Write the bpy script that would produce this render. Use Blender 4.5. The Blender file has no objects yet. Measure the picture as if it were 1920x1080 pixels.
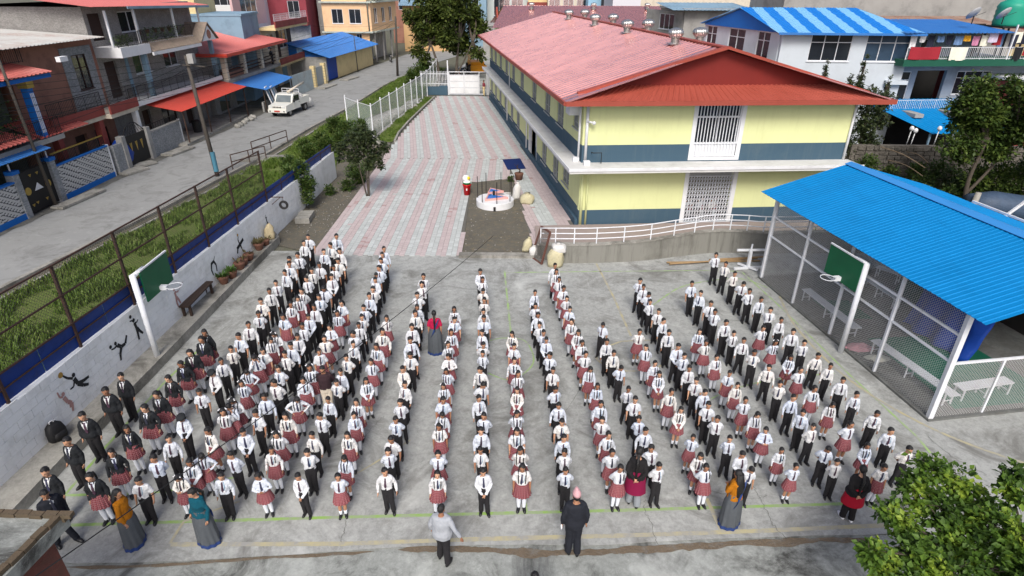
import bpy, bmesh, math, random
from mathutils import Vector, Matrix, noise
R = math.radians
random.seed(11)
scene = bpy.context.scene
col = scene.collection

# ------------------------------------------------------------------ camera
CAM_H = 10.8
FPX = 1118.0            # focal length in photo pixels (photo 1920 wide)
PITCH, ROLL = R(27.1), R(0.4)
_cp, _sp, _cr, _sr = math.cos(PITCH), math.sin(PITCH), math.cos(ROLL), math.sin(ROLL)
FW = Vector((0, _cp, -_sp))
_up0 = Vector((0, _sp, _cp))
RT = _cr*Vector((1, 0, 0)) + _sr*_up0
UP = _cr*_up0 - _sr*Vector((1, 0, 0))
EYE = Vector((0, 0, CAM_H))
cam_d = bpy.data.cameras.new('camera')
cam_d.sensor_width = 36.0
cam_d.lens = 36.0*FPX/1920.0
cam_d.clip_start = 0.1
cam_d.clip_end = 2000.0
cam = bpy.data.objects.new('camera', cam_d)
cam.matrix_world = Matrix((
    (RT.x, UP.x, -FW.x, EYE.x), (RT.y, UP.y, -FW.y, EYE.y), (RT.z, UP.z, -FW.z, EYE.z), (0, 0, 0, 1)))
col.objects.link(cam)
scene.camera = cam

# ------------------------------------------------------------------ world, sun, exposure (soft bright overcast)
SUN_EL, SUN_AZ = R(46), R(182)     # azimuth measured clockwise from +Y
world = bpy.data.worlds.new('World')
scene.world = world
world.use_nodes = True
_nt = world.node_tree
_nt.nodes.clear()
_sky = _nt.nodes.new('ShaderNodeTexSky')
_sky.sky_type = 'NISHITA'
_sky.sun_disc = False
_sky.sun_elevation = SUN_EL
_sky.sun_rotation = SUN_AZ
_sky.air_density = 0.6
_sky.dust_density = 4.0
_sky.ozone_density = 1.0
_bg = _nt.nodes.new('ShaderNodeBackground')
_bg.inputs['Strength'].default_value = 0.135
_wo = _nt.nodes.new('ShaderNodeOutputWorld')
_nt.links.new(_sky.outputs[0], _bg.inputs[0])
_nt.links.new(_bg.outputs[0], _wo.inputs[0])
sun_d = bpy.data.lights.new('sun', 'SUN')
sun_d.energy = 1.9
sun_d.angle = R(22)
sun_d.color = (1.0, 0.985, 0.95)
sun = bpy.data.objects.new('sun', sun_d)
_sd = Vector((math.sin(SUN_AZ)*math.cos(SUN_EL), math.cos(SUN_AZ)*math.cos(SUN_EL), math.sin(SUN_EL)))
sun.rotation_euler = _sd.to_track_quat('Z', 'Y').to_euler()
col.objects.link(sun)
scene.view_settings.view_transform = 'Standard'
scene.view_settings.look = 'None'
scene.view_settings.gamma = 1.0
scene.view_settings.exposure = 0.40
scene.cycles.max_bounces = 5
scene.cycles.diffuse_bounces = 3
scene.cycles.transparent_max_bounces = 12

# ------------------------------------------------------------------ measuring helpers: where a photo pixel lies in the place
def _ray(px, py):
    return FW*FPX + RT*(px-960) - UP*(py-540)
def G(px, py, z=0.0):
    "point of the level plane z seen at that pixel"
    d = _ray(px, py)
    return EYE + d*((z-CAM_H)/d.z)
def HZ(px, py, base):
    "height seen at that pixel above a ground point"
    d = _ray(px, py)
    t = math.hypot(base[0], base[1])/math.hypot(d.x, d.y)
    return CAM_H + t*d.z
def GY(px, py, y):
    d = _ray(px, py)
    return EYE + d*(y/d.y)

# ------------------------------------------------------------------ mesh builder
class MB:
    def __init__(s):
        s.v, s.f, s.m, s.uv = [], [], [], {}
    def vert(s, *p):
        s.v.append(tuple(p) if len(p) == 3 else tuple(p[0])); return len(s.v)-1
    def face(s, idx, m=0, uv=None):
        s.f.append(tuple(idx)); s.m.append(m)
        if uv: s.uv[len(s.f)-1] = uv
    def poly(s, pts, m=0):
        b = len(s.v)
        s.v += [tuple(p) for p in pts]
        s.face(range(b, b+len(pts)), m)
    def obox(s, o, a, b, c, m=0):
        "box from corner o with edge vectors a, b, c"
        o, a, b, c = Vector(o), Vector(a), Vector(b), Vector(c)
        i = len(s.v)
        for p in (o, o+a, o+a+b, o+b, o+c, o+a+c, o+a+b+c, o+b+c): s.v.append(tuple(p))
        if a.cross(b).dot(c) < 0:
            fs = ((0,1,2,3),(7,6,5,4),(4,5,1,0),(5,6,2,1),(6,7,3,2),(7,4,0,3))
        else:
            fs = ((3,2,1,0),(4,5,6,7),(0,1,5,4),(1,2,6,5),(2,3,7,6),(3,0,4,7))
        for f in fs: s.face([i+k for k in f], m)
    def box(s, x0, x1, y0, y1, z0, z1, m=0):
        s.obox((x0, y0, z0), (x1-x0, 0, 0), (0, y1-y0, 0), (0, 0, z1-z0), m)
    def bar(s, p, q, w, h=None, m=0, upv=(0, 0, 1)):
        "rectangular bar from p to q"
        p, q = Vector(p), Vector(q); h = w if h is None else h
        d = q-p
        u = Vector(upv)
        if abs(d.normalized().dot(u)) > .98: u = Vector((0, 1, 0))
        sx = d.cross(u).normalized(); sz = sx.cross(d).normalized()
        s.obox(p - sx*w/2 - sz*h/2, sx*w, d, sz*h, m)
    def tube(s, pts, rad, n=8, m=0, caps=True, sq=None):
        pts = [Vector(p) for p in pts]
        if not hasattr(rad, '__len__'): rad = [rad]*len(pts)
        base = len(s.v); prev = None
        for i, p in enumerate(pts):
            if i == 0: t = pts[1]-p
            elif i == len(pts)-1: t = p-pts[i-1]
            else: t = (pts[i+1]-p).normalized() + (p-pts[i-1]).normalized()
            t.normalize()
            if prev is None:
                a = Vector((1, 0, 0)) if abs(t.x) < .8 else Vector((0, 1, 0))
                u = (a - t*a.dot(t)).normalized()
            else:
                u = (prev - t*prev.dot(t)).normalized()
            prev = u; w = t.cross(u)
            for k in range(n):
                an = 2*math.pi*k/n
                rr = rad[i]
                q = p + u*(math.cos(an)*rr) + w*(math.sin(an)*rr*(sq or 1))
                s.v.append(tuple(q))
        for i in range(len(pts)-1):
            for k in range(n):
                k2 = (k+1) % n
                s.face((base+i*n+k, base+i*n+k2, base+(i+1)*n+k2, base+(i+1)*n+k), m)
        if caps:
            s.face([base+k for k in range(n)][::-1], m)
            s.face([base+(len(pts)-1)*n+k for k in range(n)], m)
    def loft(s, rings, n=14, m=0, e=2.0, caps=True, fn=None, uvs=False, xf=None):
        "stack of horizontal (super)ellipses: (cx, cy, cz, rx, ry)"
        base = len(s.v)
        for (cx, cy, cz, rx, ry) in rings:
            for k in range(n):
                a = 2*math.pi*k/n
                ca, sa = math.cos(a), math.sin(a)
                x = cx + rx*math.copysign(abs(ca)**(2/e), ca)
                y = cy + ry*math.copysign(abs(sa)**(2/e), sa)
                p = (x, y, cz)
                if fn: p = fn(p, a, (cx, cy, cz, rx, ry))
                if xf: p = xf(p)
                s.v.append(tuple(p))
        for i in range(len(rings)-1):
            for k in range(n):
                k2 = (k+1) % n
                uv = None
                if uvs:
                    z0, z1 = rings[i][2], rings[i+1][2]
                    uv = [(k/n, z0), ((k+1)/n, z0), ((k+1)/n, z1), (k/n, z1)]
                up = rings[i+1][2] >= rings[i][2]
                f = (base+i*n+k, base+i*n+k2, base+(i+1)*n+k2, base+(i+1)*n+k)
                if not up: f = f[::-1]; uv = uv[::-1] if uv else None
                s.face(f, m, uv)
        if caps:
            up = rings[-1][2] >= rings[0][2]
            a = [base+k for k in range(n)]; b = [base+(len(rings)-1)*n+k for k in range(n)]
            s.face(a[::-1] if up else a, m); s.face(b if up else b[::-1], m)
    def ell(s, c, r, nu=12, nv=8, m=0, xf=None, keep=None):
        base = len(s.v); c = Vector(c)
        pts = []
        for j in range(nv+1):
            th = math.pi*j/nv
            for k in range(nu):
                a = 2*math.pi*k/nu
                p = Vector((c.x+r[0]*math.sin(th)*math.cos(a), c.y+r[1]*math.sin(th)*math.sin(a), c.z+r[2]*math.cos(th)))
                pts.append(p); s.v.append(tuple(xf(p)) if xf else tuple(p))
        for j in range(nv):
            for k in range(nu):
                k2 = (k+1) % nu
                ids = (j*nu+k, (j+1)*nu+k, (j+1)*nu+k2, j*nu+k2)
                if keep and not keep(sum((pts[i] for i in ids), Vector())/4): continue
                if j == 0: ids = (ids[0], ids[1], ids[2])
                elif j == nv-1: ids = (ids[0], ids[1], ids[3])
                s.face([base+i for i in ids], m)
    def prism(s, pts, a, m=0):
        "flat polygon pts extruded by vector a"
        a = Vector(a); n = len(pts); b = len(s.v)
        pts = [Vector(p) for p in pts]
        nn = Vector()
        for i in range(n): nn += (pts[i]-pts[0]).cross(pts[(i+1) % n]-pts[0])
        flip = nn.dot(a) < 0
        s.v += [tuple(p) for p in pts] + [tuple(p+a) for p in pts]
        lo = list(range(b, b+n)); hi = list(range(b+n, b+2*n))
        s.face(lo if flip else lo[::-1], m); s.face(hi[::-1] if flip else hi, m)
        for i in range(n):
            j = (i+1) % n
            f = (b+i, b+j, b+n+j, b+n+i)
            s.face(f[::-1] if flip else f, m)
    def mesh(s, name, mats, smooth=False):
        me = bpy.data.meshes.new(name)
        me.from_pydata(s.v, [], s.f)
        mats = mats if isinstance(mats, (list, tuple)) else [mats]
        for mt in mats: me.materials.append(mt)
        if len(mats) > 1: me.polygons.foreach_set('material_index', s.m)
        if smooth: me.polygons.foreach_set('use_smooth', [True]*len(s.f))
        if s.uv:
            l = me.uv_layers.new(name='UVMap')
            for fi, uv in s.uv.items():
                p = me.polygons[fi]
                for k, li in enumerate(p.loop_indices): l.data[li].uv = uv[k]
        me.update()
        return me
    def build(s, name, mats, parent=None, smooth=False, kind=None, loc=None, rz=0):
        return put(name, s.mesh(name, mats, smooth), parent, kind, loc, rz)

def put(name, me, parent=None, kind=None, loc=None, rz=0):
    o = bpy.data.objects.new(name, me)
    col.objects.link(o)
    if parent is not None: o.parent = parent
    if kind: o['kind'] = kind
    if loc is not None: o.location = loc
    if rz: o.rotation_euler.z = rz
    return o
def empty(name, label, cat, loc=(0, 0, 0), rz=0, group=None):
    o = bpy.data.objects.new(name, None)
    o.empty_display_size = .2
    col.objects.link(o); o.location = loc; o.rotation_euler.z = rz
    return tag(o, label, cat, group)
def tag(o, label, cat, group=None):
    o['label'] = label; o['category'] = cat
    if group: o['group'] = group
    return o
def copy_tree(o, parent=None):
    c = o.copy(); col.objects.link(c)
    if parent is not None: c.parent = parent
    for ch in o.children: copy_tree(ch, c)
    return c
def fuse(mb, name, mats, voxel=.012, smooth=2, wr=0.0, wscale=9.0, seed=0):
    "one continuous skin over overlapping pieces"
    me = mb.mesh('tmp', mats)
    ob = bpy.data.objects.new('tmp', me); col.objects.link(ob)
    r = ob.modifiers.new('r', 'REMESH'); r.mode = 'VOXEL'; r.voxel_size = voxel
    if smooth:
        sm = ob.modifiers.new('s', 'SMOOTH'); sm.factor = .5; sm.iterations = smooth
    dg = bpy.context.evaluated_depsgraph_get()
    out = bpy.data.meshes.new_from_object(ob.evaluated_get(dg))
    out.name = name
    bpy.data.objects.remove(ob); bpy.data.meshes.remove(me)
    if wr:
        co = [v.co.copy() for v in out.vertices]; no = [v.normal.copy() for v in out.vertices]
        flat = []
        for p, nn in zip(co, no):
            q = Vector((p.x*wscale, p.y*wscale, p.z*wscale*.8+seed*3.1))
            flat += (p + nn*(wr*noise.noise(q) + .5*wr*noise.noise(q*2.3)))[:]
        out.vertices.foreach_set('co', flat)
    out.polygons.foreach_set('use_smooth', [True]*len(out.polygons))
    if len(out.materials) == 0:
        for mt in (mats if isinstance(mats, (list, tuple)) else [mats]): out.materials.append(mt)
    out.update()
    return out

# ------------------------------------------------------------------ materials
def srgb(r, g, b):
    f = lambda c: (c/255/12.92) if c/255 <= .04045 else ((c/255+.055)/1.055)**2.4
    return (f(r), f(g), f(b))
class NT:
    "small node-tree writer"
    def __init__(s, name):
        s.mat = bpy.data.materials.new(name); s.mat.use_nodes = True
        s.t = s.mat.node_tree; s.b = s.t.nodes['Principled BSDF']
        s.co = s.n('ShaderNodeTexCoord')
    def n(s, ty, **kw):
        nd = s.t.nodes.new(ty)
        for k, v in kw.items(): setattr(nd, k, v)
        return nd
    def set(s, nd, key, val):
        if hasattr(val, 'is_linked') or isinstance(val, bpy.types.NodeSocket): s.t.links.new(val, nd.inputs[key])
        else:
            if isinstance(val, tuple) and len(val) == 3 and nd.inputs[key].type == 'RGBA': val = (*val, 1)
            nd.inputs[key].default_value = val
        return nd
    def obj(s, scale=None, world=False):
        if world:
            g = s.n('ShaderNodeNewGeometry'); v = g.outputs['Position']
        else: v = s.co.outputs['Object']
        if scale is None: return v
        mp = s.n('ShaderNodeMapping'); s.set(mp, 'Vector', v)
        mp.inputs['Scale'].default_value = scale if isinstance(scale, tuple) else (scale,)*3
        return mp.outputs[0]
    def noise(s, scale, detail=4, rough=.6, vec=None, world=False, dist=0):
        nd = s.n('ShaderNodeTexNoise'); s.set(nd, 'Vector', vec or s.obj(world=world))
        nd.inputs['Scale'].default_value = scale; nd.inputs['Detail'].default_value = detail
        nd.inputs['Roughness'].default_value = rough; nd.inputs['Distortion'].default_value = dist
        return nd.outputs['Fac']
    def ramp(s, fac, stops, interp='LINEAR'):
        nd = s.n('ShaderNodeValToRGB'); s.set(nd, 'Fac', fac)
        cr = nd.color_ramp; cr.interpolation = interp
        while len(cr.elements) < len(stops): cr.elements.new(.5)
        for e, (p, c) in zip(cr.elements, stops):
            e.position = p; e.color = (*c, 1) if hasattr(c, '__len__') else (c, c, c, 1)
        return nd.outputs['Color']
    def mix(s, fac, a, b, blend='MIX'):
        nd = s.n('ShaderNodeMix', data_type='RGBA', blend_type=blend)
        for i, v in ((0, fac), (6, a), (7, b)):
            if isinstance(v, bpy.types.NodeSocket): s.t.links.new(v, nd.inputs[i])
            else: nd.inputs[i].default_value = (*v, 1) if hasattr(v, '__len__') else v
        return nd.outputs[2]
    def math(s, op, a, b=0.0, c=0.0, clamp=False):
        nd = s.n('ShaderNodeMath', operation=op, use_clamp=clamp)
        for i, v in ((0, a), (1, b), (2, c)):
            if isinstance(v, bpy.types.NodeSocket): s.t.links.new(v, nd.inputs[i])
            else: nd.inputs[i].default_value = v
        return nd.outputs[0]
    def rnd(s):
        return s.n('ShaderNodeObjectInfo').outputs['Random']
    def bump(s, h, strength=.3, dist=.01):
        nd = s.n('ShaderNodeBump'); s.set(nd, 'Height', h)
        nd.inputs['Strength'].default_value = strength; nd.inputs['Distance'].default_value = dist
        s.t.links.new(nd.outputs[0], s.b.inputs['Normal'])
    def out(s, color, rough=.7, metal=0.0, spec=.3, alpha=None, trans=None):
        s.set(s.b, 'Base Color', color); s.set(s.b, 'Roughness', rough); s.set(s.b, 'Metallic', metal)
        s.set(s.b, 'Specular IOR Level', spec)
        if alpha is not None: s.set(s.b, 'Alpha', alpha)
        if trans is not None: s.set(s.b, 'Transmission Weight', trans)
        return s.mat
def sc(c, k): return tuple(min(1, x*k) for x in c)
def plain(name, c, rough=.7, var=.18, scale=6, bump=0.0, metal=0.0, spec=.3, dirt=None, dscale=1.2, damt=.5, rnd=0.0, world=False):
    "painted or raw surface with uneven tone, optional stains"
    t = NT(name)
    nz = t.noise(scale, 5, .65, world=world)
    cc = t.mix(nz, sc(c, 1-var), sc(c, 1+var))
    if rnd:
        cc = t.mix(t.rnd(), t.mix(1.0, cc, (1-rnd,)*3, 'MULTIPLY'), t.mix(1.0, cc, (1+rnd,)*3, 'MULTIPLY'))
    if dirt:
        d = t.ramp(t.noise(dscale, 6, .7, world=world), [(.48, 0.0), (.72, damt)])
        cc = t.mix(d, cc, dirt)
    if bump: t.bump(t.noise(scale*4, 4, .7, world=world), bump, .02)
    return t.out(cc, rough, metal, spec)
MATS = {}
def mt(name, *a, **k):
    if name not in MATS: MATS[name] = plain(name, *a, **k)
    return MATS[name]
# ================================================================== SETTING
def concrete(name, lo, hi, stain=(.10, .095, .085), bs=.25, k=1.0):
    t = NT(name)
    w = t.obj(world=True)
    big = t.noise(.22, 5, .6, w, dist=.6)
    mid = t.noise(1.1, 6, .68, w, dist=.3)
    fine = t.noise(14, 5, .7, w)
    sp_ = t.noise(4.5, 6, .75, w, dist=.4)
    c = t.mix(t.math('MULTIPLY_ADD', big, .55, t.math('MULTIPLY', mid, .45)), lo, hi)
    c = t.mix(t.ramp(fine, [(.35, .3), (.62, 0.0)]), c, sc(lo, .6))
    c = t.mix(t.ramp(sp_, [(.36, .38), (.52, 0.0)]), c, sc(lo, .55))
    c = t.mix(t.ramp(sp_, [(.56, 0.0), (.70, .4)]), c, sc(hi, 1.3))
    c = t.mix(t.ramp(t.noise(.55, 7, .72, w, dist=1.0), [(.49, 0.0), (.65, .78*k)]), c, stain)
    c = t.mix(t.ramp(t.noise(.38, 6, .66, w, dist=.8), [(.56, 0.0), (.70, .6)]), c, sc(hi, 1.28))
    c = t.mix(t.ramp(t.noise(45, 3, .7, w), [(.60, 0.0), (.72, .35)]), c, sc(hi, 1.3))
    t.bump(t.noise(30, 5, .7, w), bs, .01)
    return t.out(c, t.ramp(mid, [(.3, .72), (.7, .92)]), 0, .25)
M_COURT = concrete('court_concrete', (.29, .298, .282), (.46, .47, .446), (.14, .138, .124))
M_APRON = concrete('apron_concrete', (.22, .235, .215), (.41, .425, .40), (.06, .06, .055), .5, 1.3)
M_CONC = concrete('rough_concrete', (.10, .10, .088), (.20, .195, .175), (.05, .048, .04), .4, 1.2)
M_KERB = concrete('kerb_concrete', (.26, .25, .22), (.40, .39, .35), (.10, .095, .08), .4, 1.0)
def soil(name, a, b, c3, wet=.5):
    t = NT(name); w = t.obj(world=True)
    c = t.mix(t.noise(.9, 7, .7, w, dist=.5), a, b)
    c = t.mix(t.ramp(t.noise(3.2, 6, .75, w), [(.5, 0.0), (.68, .8)]), c, c3)
    c = t.mix(t.ramp(t.noise(26, 4, .7, w), [(.55, 0.0), (.75, .5)]), c, sc(b, 1.5))
    t.bump(t.noise(9, 7, .75, w), .8, .05)
    return t.out(c, .95, 0, .15)
M_SOIL = soil('bare_soil', (.085, .080, .066), (.16, .148, .120), (.20, .165, .105))
M_DIRT = soil('brown_dirt', (.125, .095, .065), (.20, .16, .115), (.20, .195, .175))
M_LAND = soil('open_land', (.10, .10, .075), (.17, .165, .13), (.09, .11, .05))
M_GRASSSOIL = soil('grassy_soil', (.075, .11, .025), (.13, .17, .045), (.13, .12, .06))
def asphalt():
    t = NT('road_surface'); w = t.obj(world=True)
    c = t.mix(t.noise(.35, 6, .65, w, dist=.7), (.22, .225, .218), (.33, .335, .325))
    c = t.mix(t.ramp(t.noise(.8, 7, .7, w, dist=.9), [(.50, 0.0), (.68, .6)]), c, (.13, .13, .122))
    c = t.mix(t.ramp(t.noise(2.6, 6, .72, w, dist=.5), [(.55, 0.0), (.70, .45)]), c, (.40, .40, .385))
    c = t.mix(t.ramp(t.noise(60, 3, .7, w), [(.55, 0.0), (.72, .4)]), c, (.34, .335, .32))
    t.bump(t.noise(70, 4, .7, w), .35, .008)
    return t.out(c, .9, 0, .2)
M_ROAD = asphalt()

def sheet(name, pts, z, m, kind='structure', sub=0, parent=None):
    b = MB(); b.poly([(p[0], p[1], z) for p in pts])
    o = b.build(name, m, parent, kind=kind if parent is None else None)
    return o
def curve_pts(pts, n=6):
    "Catmull-Rom through points"
    P = [Vector(p) for p in pts]; out = []
    for i in range(len(P)-1):
        a, b, c, d = P[max(0, i-1)], P[i], P[i+1], P[min(len(P)-1, i+2)]
        for k in range(n):
            t = k/n
            out.append(.5*((2*b)+(c-a)*t+(2*a-5*b+4*c-d)*t*t+(3*b-a-3*c+d)*t*t*t))
    out.append(P[-1]); return out
def ribbon(mb, pts, w, z, jit=0.0, rnd=random):
    pts = [Vector((p[0], p[1], 0)) for p in pts]; prev = None
    for i, p in enumerate(pts):
        t = (pts[min(i+1, len(pts)-1)]-pts[max(i-1, 0)]).normalized()
        nn = Vector((-t.y, t.x, 0))*(w/2)*(1+rnd.uniform(-jit, jit))
        ids = (mb.vert(p.x+nn.x, p.y+nn.y, z), mb.vert(p.x-nn.x, p.y-nn.y, z))
        if prev: mb.face((prev[1], ids[1], ids[0], prev[0]))
        prev = ids

sheet('ground', [(-600, -60), (600, -60), (600, 1500), (-600, 1500)], -.060, M_LAND)
def ragged(pts, amp, step=.25, seed=1):
    rnd = random.Random(seed); out = []
    for a, b in zip(pts, pts[1:]+pts[:1]):
        a, b = Vector(a[:2]), Vector(b[:2]); n = max(1, int((b-a).length/step))
        d = (b-a).normalized(); nn = Vector((-d.y, d.x))
        for k in range(n):
            p = a.lerp(b, k/n)
            out.append(p + nn*amp*(noise.noise(Vector((p.x*1.1, p.y*1.1, seed)))*1.3+rnd.uniform(-.25, .25)))
    return out
# the near apron, the brown dirt between it and the court, the court itself
sheet('apron', [(-14, 2), (24, 2), (24, 9.3), (-14, 9.3)], -.030, M_APRON)
def dirt_band(mid, half, seed):
    "ragged band of bare dirt along a line"
    rnd = random.Random(seed); p = curve_pts([(x, y, 0) for x, y in mid], 14); b = MB(); prev = None
    n = len(p)
    for i, q in enumerate(p):
        f = min(1, min(i, n-1-i)/6)
        h = half*f
        up = h*(.9+.5*noise.noise(Vector((q.x*1.7, 1, seed)))+rnd.uniform(-.15, .15)); dn = h*(1.0+1.3*noise.noise(Vector((q.x*1.1, 5, seed)))+.5*noise.noise(Vector((q.x*4, 9, seed)))+rnd.uniform(-.2, .2))
        ids = (b.vert(q.x, q.y+max(.005, up), -.014), b.vert(q.x, q.y-max(.005, dn), -.014))
        if prev: b.face((prev[0], prev[1], ids[1], ids[0]))
        prev = ids
    return b.build('dirt_strip', M_DIRT, kind='structure')
dirt_band([(-2.4, 8.80), (-1.4, 8.84), (-.4, 8.80), (.5, 8.76), (1.5, 8.76), (2.6, 8.84), (4.2, 8.96), (6.0, 9.08), (8.0, 9.16)], .085, 4)
dirt_band([(-9.2, 8.32), (-7.6, 8.36), (-5.6, 8.54), (-4.0, 8.66), (-2.9, 8.76)], .04, 9)
edge = [(-11.6, 8.50), (-9.0, 8.40), (-7.0, 8.46), (-5.0, 8.62), (-3, 8.80), (-1.8, 8.90), (0, 8.94), (2, 8.94), (4, 9.1), (7, 9.24), (10, 9.36), (14, 9.6), (22, 10.2)]
court = sheet('court', ragged([(-11.2, 24.6)]+edge+[(22, 13.2), (18, 24.8)], .02, .3, 3), 0.0, M_COURT)
# painted lines, worn
def paint(name, c, wear=.5):
    t = NT(name); w = t.obj(world=True)
    f = t.ramp(t.noise(2.2, 7, .75, w), [(.40, 0.0), (.62, 1.0)])
    return t.out(t.mix(t.math('MULTIPLY', f, wear), c, (.31, .31, .29)), .85, 0, .2)
M_GREEN, M_YEL = paint('green_line_paint', srgb(138, 172, 88), .75), paint('yellow_line_paint', srgb(176, 168, 134), 1.0)
M_GREEN2 = paint('faded_green_line_paint', srgb(150, 182, 110), 1.0)
def line(pxs, w, m, smooth=False, z=.004):
    p = [G(*q) for q in pxs]
    if smooth: p = curve_pts(p, 8)
    else:
        q = []
        for a, b in zip(p, p[1:]): q += [a.lerp(b, k/12) for k in range(12)]
        p = q+[p[-1]]
    b = MB(); ribbon(b, p, w, z, .10); b.build('painted_line', m, court)
line([(120, 985), (320, 979), (636, 970), (917, 963), (1177, 956.7), (1437, 949), (1640, 943)], .085, M_GREEN)
line([(121, 929), (200, 836), (312, 713), (390, 640)], .075, M_GREEN, z=.005)
line([(121, 929), (250, 926), (310, 922), (440, 895)], .075, M_GREEN2, z=.006)
line([(946, 508), (957, 617), (972, 790), (987, 962)], .07, M_GREEN2, z=.005)
line([(946, 511), (1140, 509), (1330, 507), (1390, 509)], .06, M_GREEN2)
line([(1390, 509), (1455, 568), (1592, 702), (1717, 817), (1745, 850)], .07, M_GREEN2, z=.005)
line([(1225, 572), (1273, 540), (1328, 527), (1390, 523), (1440, 540)], .07, M_GREEN2, True, z=.007)
line([(915, 640), (945, 634), (985, 640), (1000, 680), (960, 712), (915, 700)], .05, M_GREEN2, True, z=.006)
line([(1565, 700), (1450, 712), (1360, 735), (1300, 770)], .05, M_GREEN2, True, z=.006)
line([(1118, 494), (1150, 556), (1183, 630)], .085, M_YEL)
line([(1165, 640), (1130, 655), (1120, 675), (1165, 695), (1230, 690), (1255, 665), (1235, 640), (1165, 640)], .07, M_YEL, True, z=.008)
line([(1462, 556), (1490, 610), (1560, 685), (1640, 745), (1740, 800), (1830, 838), (1925, 870)], .09, M_YEL, True, z=.007)
line([(320, 1021), (640, 1020), (900, 1011), (1180, 1004), (1440, 995), (1660, 985)], .11, M_YEL, z=.006)
line([(318, 1020), (345, 978), (450, 940)], .06, M_YEL, z=.009)
line([(1325, 935), (1352, 995)], .09, M_YEL, z=.009)
line([(770, 825), (700, 870), (640, 905)], .05, M_YEL, z=.009)
# cracks
M_CRACK = plain('crack', (.13, .128, .118), .95, .2)
rc = random.Random(5)
def crack(pxs, w=.009):
    p = curve_pts([G(*q) for q in pxs], 10)
    p = [Vector((a.x+rc.uniform(-.03, .03), a.y+rc.uniform(-.03, .03), 0)) for a in p]
    b = MB(); ribbon(b, p, w, .010, .5, rc); b.build('crack', M_CRACK, court)
for c in ([(1210, 938), (1208, 955), (1222, 985), (1232, 1022)], [(1412, 910), (1435, 955), (1450, 985), (1475, 1012)], [(650, 965), (648, 990), (640, 1015)], [(1158, 860), (1175, 872), (1195, 885)],
          [(1655, 905), (1668, 925), (1690, 950)], [(885, 665), (960, 655), (1010, 668)], [(720, 780), (700, 800), (680, 830), (660, 870)], [(560, 480), (620, 486), (700, 488)],
          [(1740, 820), (1790, 860), (1850, 890)], [(1100, 700), (1080, 740), (1050, 790)], [(1330, 920), (1400, 935), (1440, 930)]): crack(c)

# raised platform along the left wall
WL0, WL1 = Vector((-11.92, 8.2, 0)), Vector((-11.28, 26.3, 0))
PLAT_Z = .30
def wall_pt(y, z=0.0, off=0.0):
    t = (y-WL0.y)/(WL1.y-WL0.y); p = WL0.lerp(WL1, t); return Vector((p.x+off, y, z))
b = MB()
kerb = [(-11.06, 6.5), (-11.06, 11.3), (-10.95, 15.0), (-10.87, 20.7), (-10.78, 25.6), (-11.2, 26.2)]
b.prism([(p[0], p[1], -.05) for p in kerb]+[(-12.1, 26.2, -.05), (-12.1, 6.5, -.05)], (0, 0, PLAT_Z+.05))
plat = b.build('platform', M_KERB, kind='structure')
b = MB()
for a, c in zip(kerb[:4], kerb[1:5]):
    a, c = Vector((*a, PLAT_Z)), Vector((*c, PLAT_Z)); b.bar(a+Vector((-.07, .01, .012)), c+Vector((-.07, -.01, .012)), .15, .03)
b.build('kerb_edge', M_KERB, plat)

# soil between the wall and the paved path, soil patch round the fountain
sheet('soil_strip', ragged([(-11.3, 25.5), (-8.8, 24.4), (-8.86, 30), (-8.96, 38), (-9.2, 45), (-13, 52), (-13.5, 47), (-11.2, 36)], .1, .4, 7), -.020, M_SOIL)
b = MB(); b.prism([(p.x, p.y, -.04) for p in ragged([(-2.20, 24.35), (1.02, 24.35), (.45, 31.0), (.02, 35.9), (-2.52, 35.0)], .03, .3, 12)], (0, 0, .075))
b.build('soil_patch', M_SOIL, kind='structure')
b = MB(); b.box(-2.35, 1.25, 23.98, 24.33, -.04, .13); b.build('kerb', M_KERB, kind='structure')

# paved path: striped pavers laid one by one
sheet('path', [(-8.9, 24.2), (-2.25, 24.2), (-2.5, 35.1), (.0, 36), (.9, 25.0), (3.3, 24.6), (3.1, 28.2), (-2.6, 66.5), (-8.2, 66.5), (-9.1, 45), (-8.96, 37)], -.010, plain('paver_bed', (.13, .125, .11), .95, .3, 4, world=True))
PV = [plain('paver_pink_a', (.46, .385, .378), .85, .15, 9, bump=.3), plain('paver_pink_b', (.49, .415, .408), .85, .15, 9, bump=.3), plain('paver_pink_c', (.40, .29, .28), .85, .2, 9, bump=.3),
      plain('paver_grey_a', (.45, .475, .46), .85, .12, 9, bump=.3), plain('paver_grey_b', (.42, .445, .43), .85, .15, 9, bump=.3), plain('paver_grey_c', (.50, .53, .515), .85, .1, 9, bump=.3)]
rp = random.Random(21)
def inside(p, poly):
    c = False; j = len(poly)-1
    for i in range(len(poly)):
        if (poly[i][1] > p[1]) != (poly[j][1] > p[1]) and p[0] < (poly[j][0]-poly[i][0])*(p[1]-poly[i][1])/(poly[j][1]-poly[i][1])+poly[i][0]: c = not c
        j = i
    return c
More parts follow.
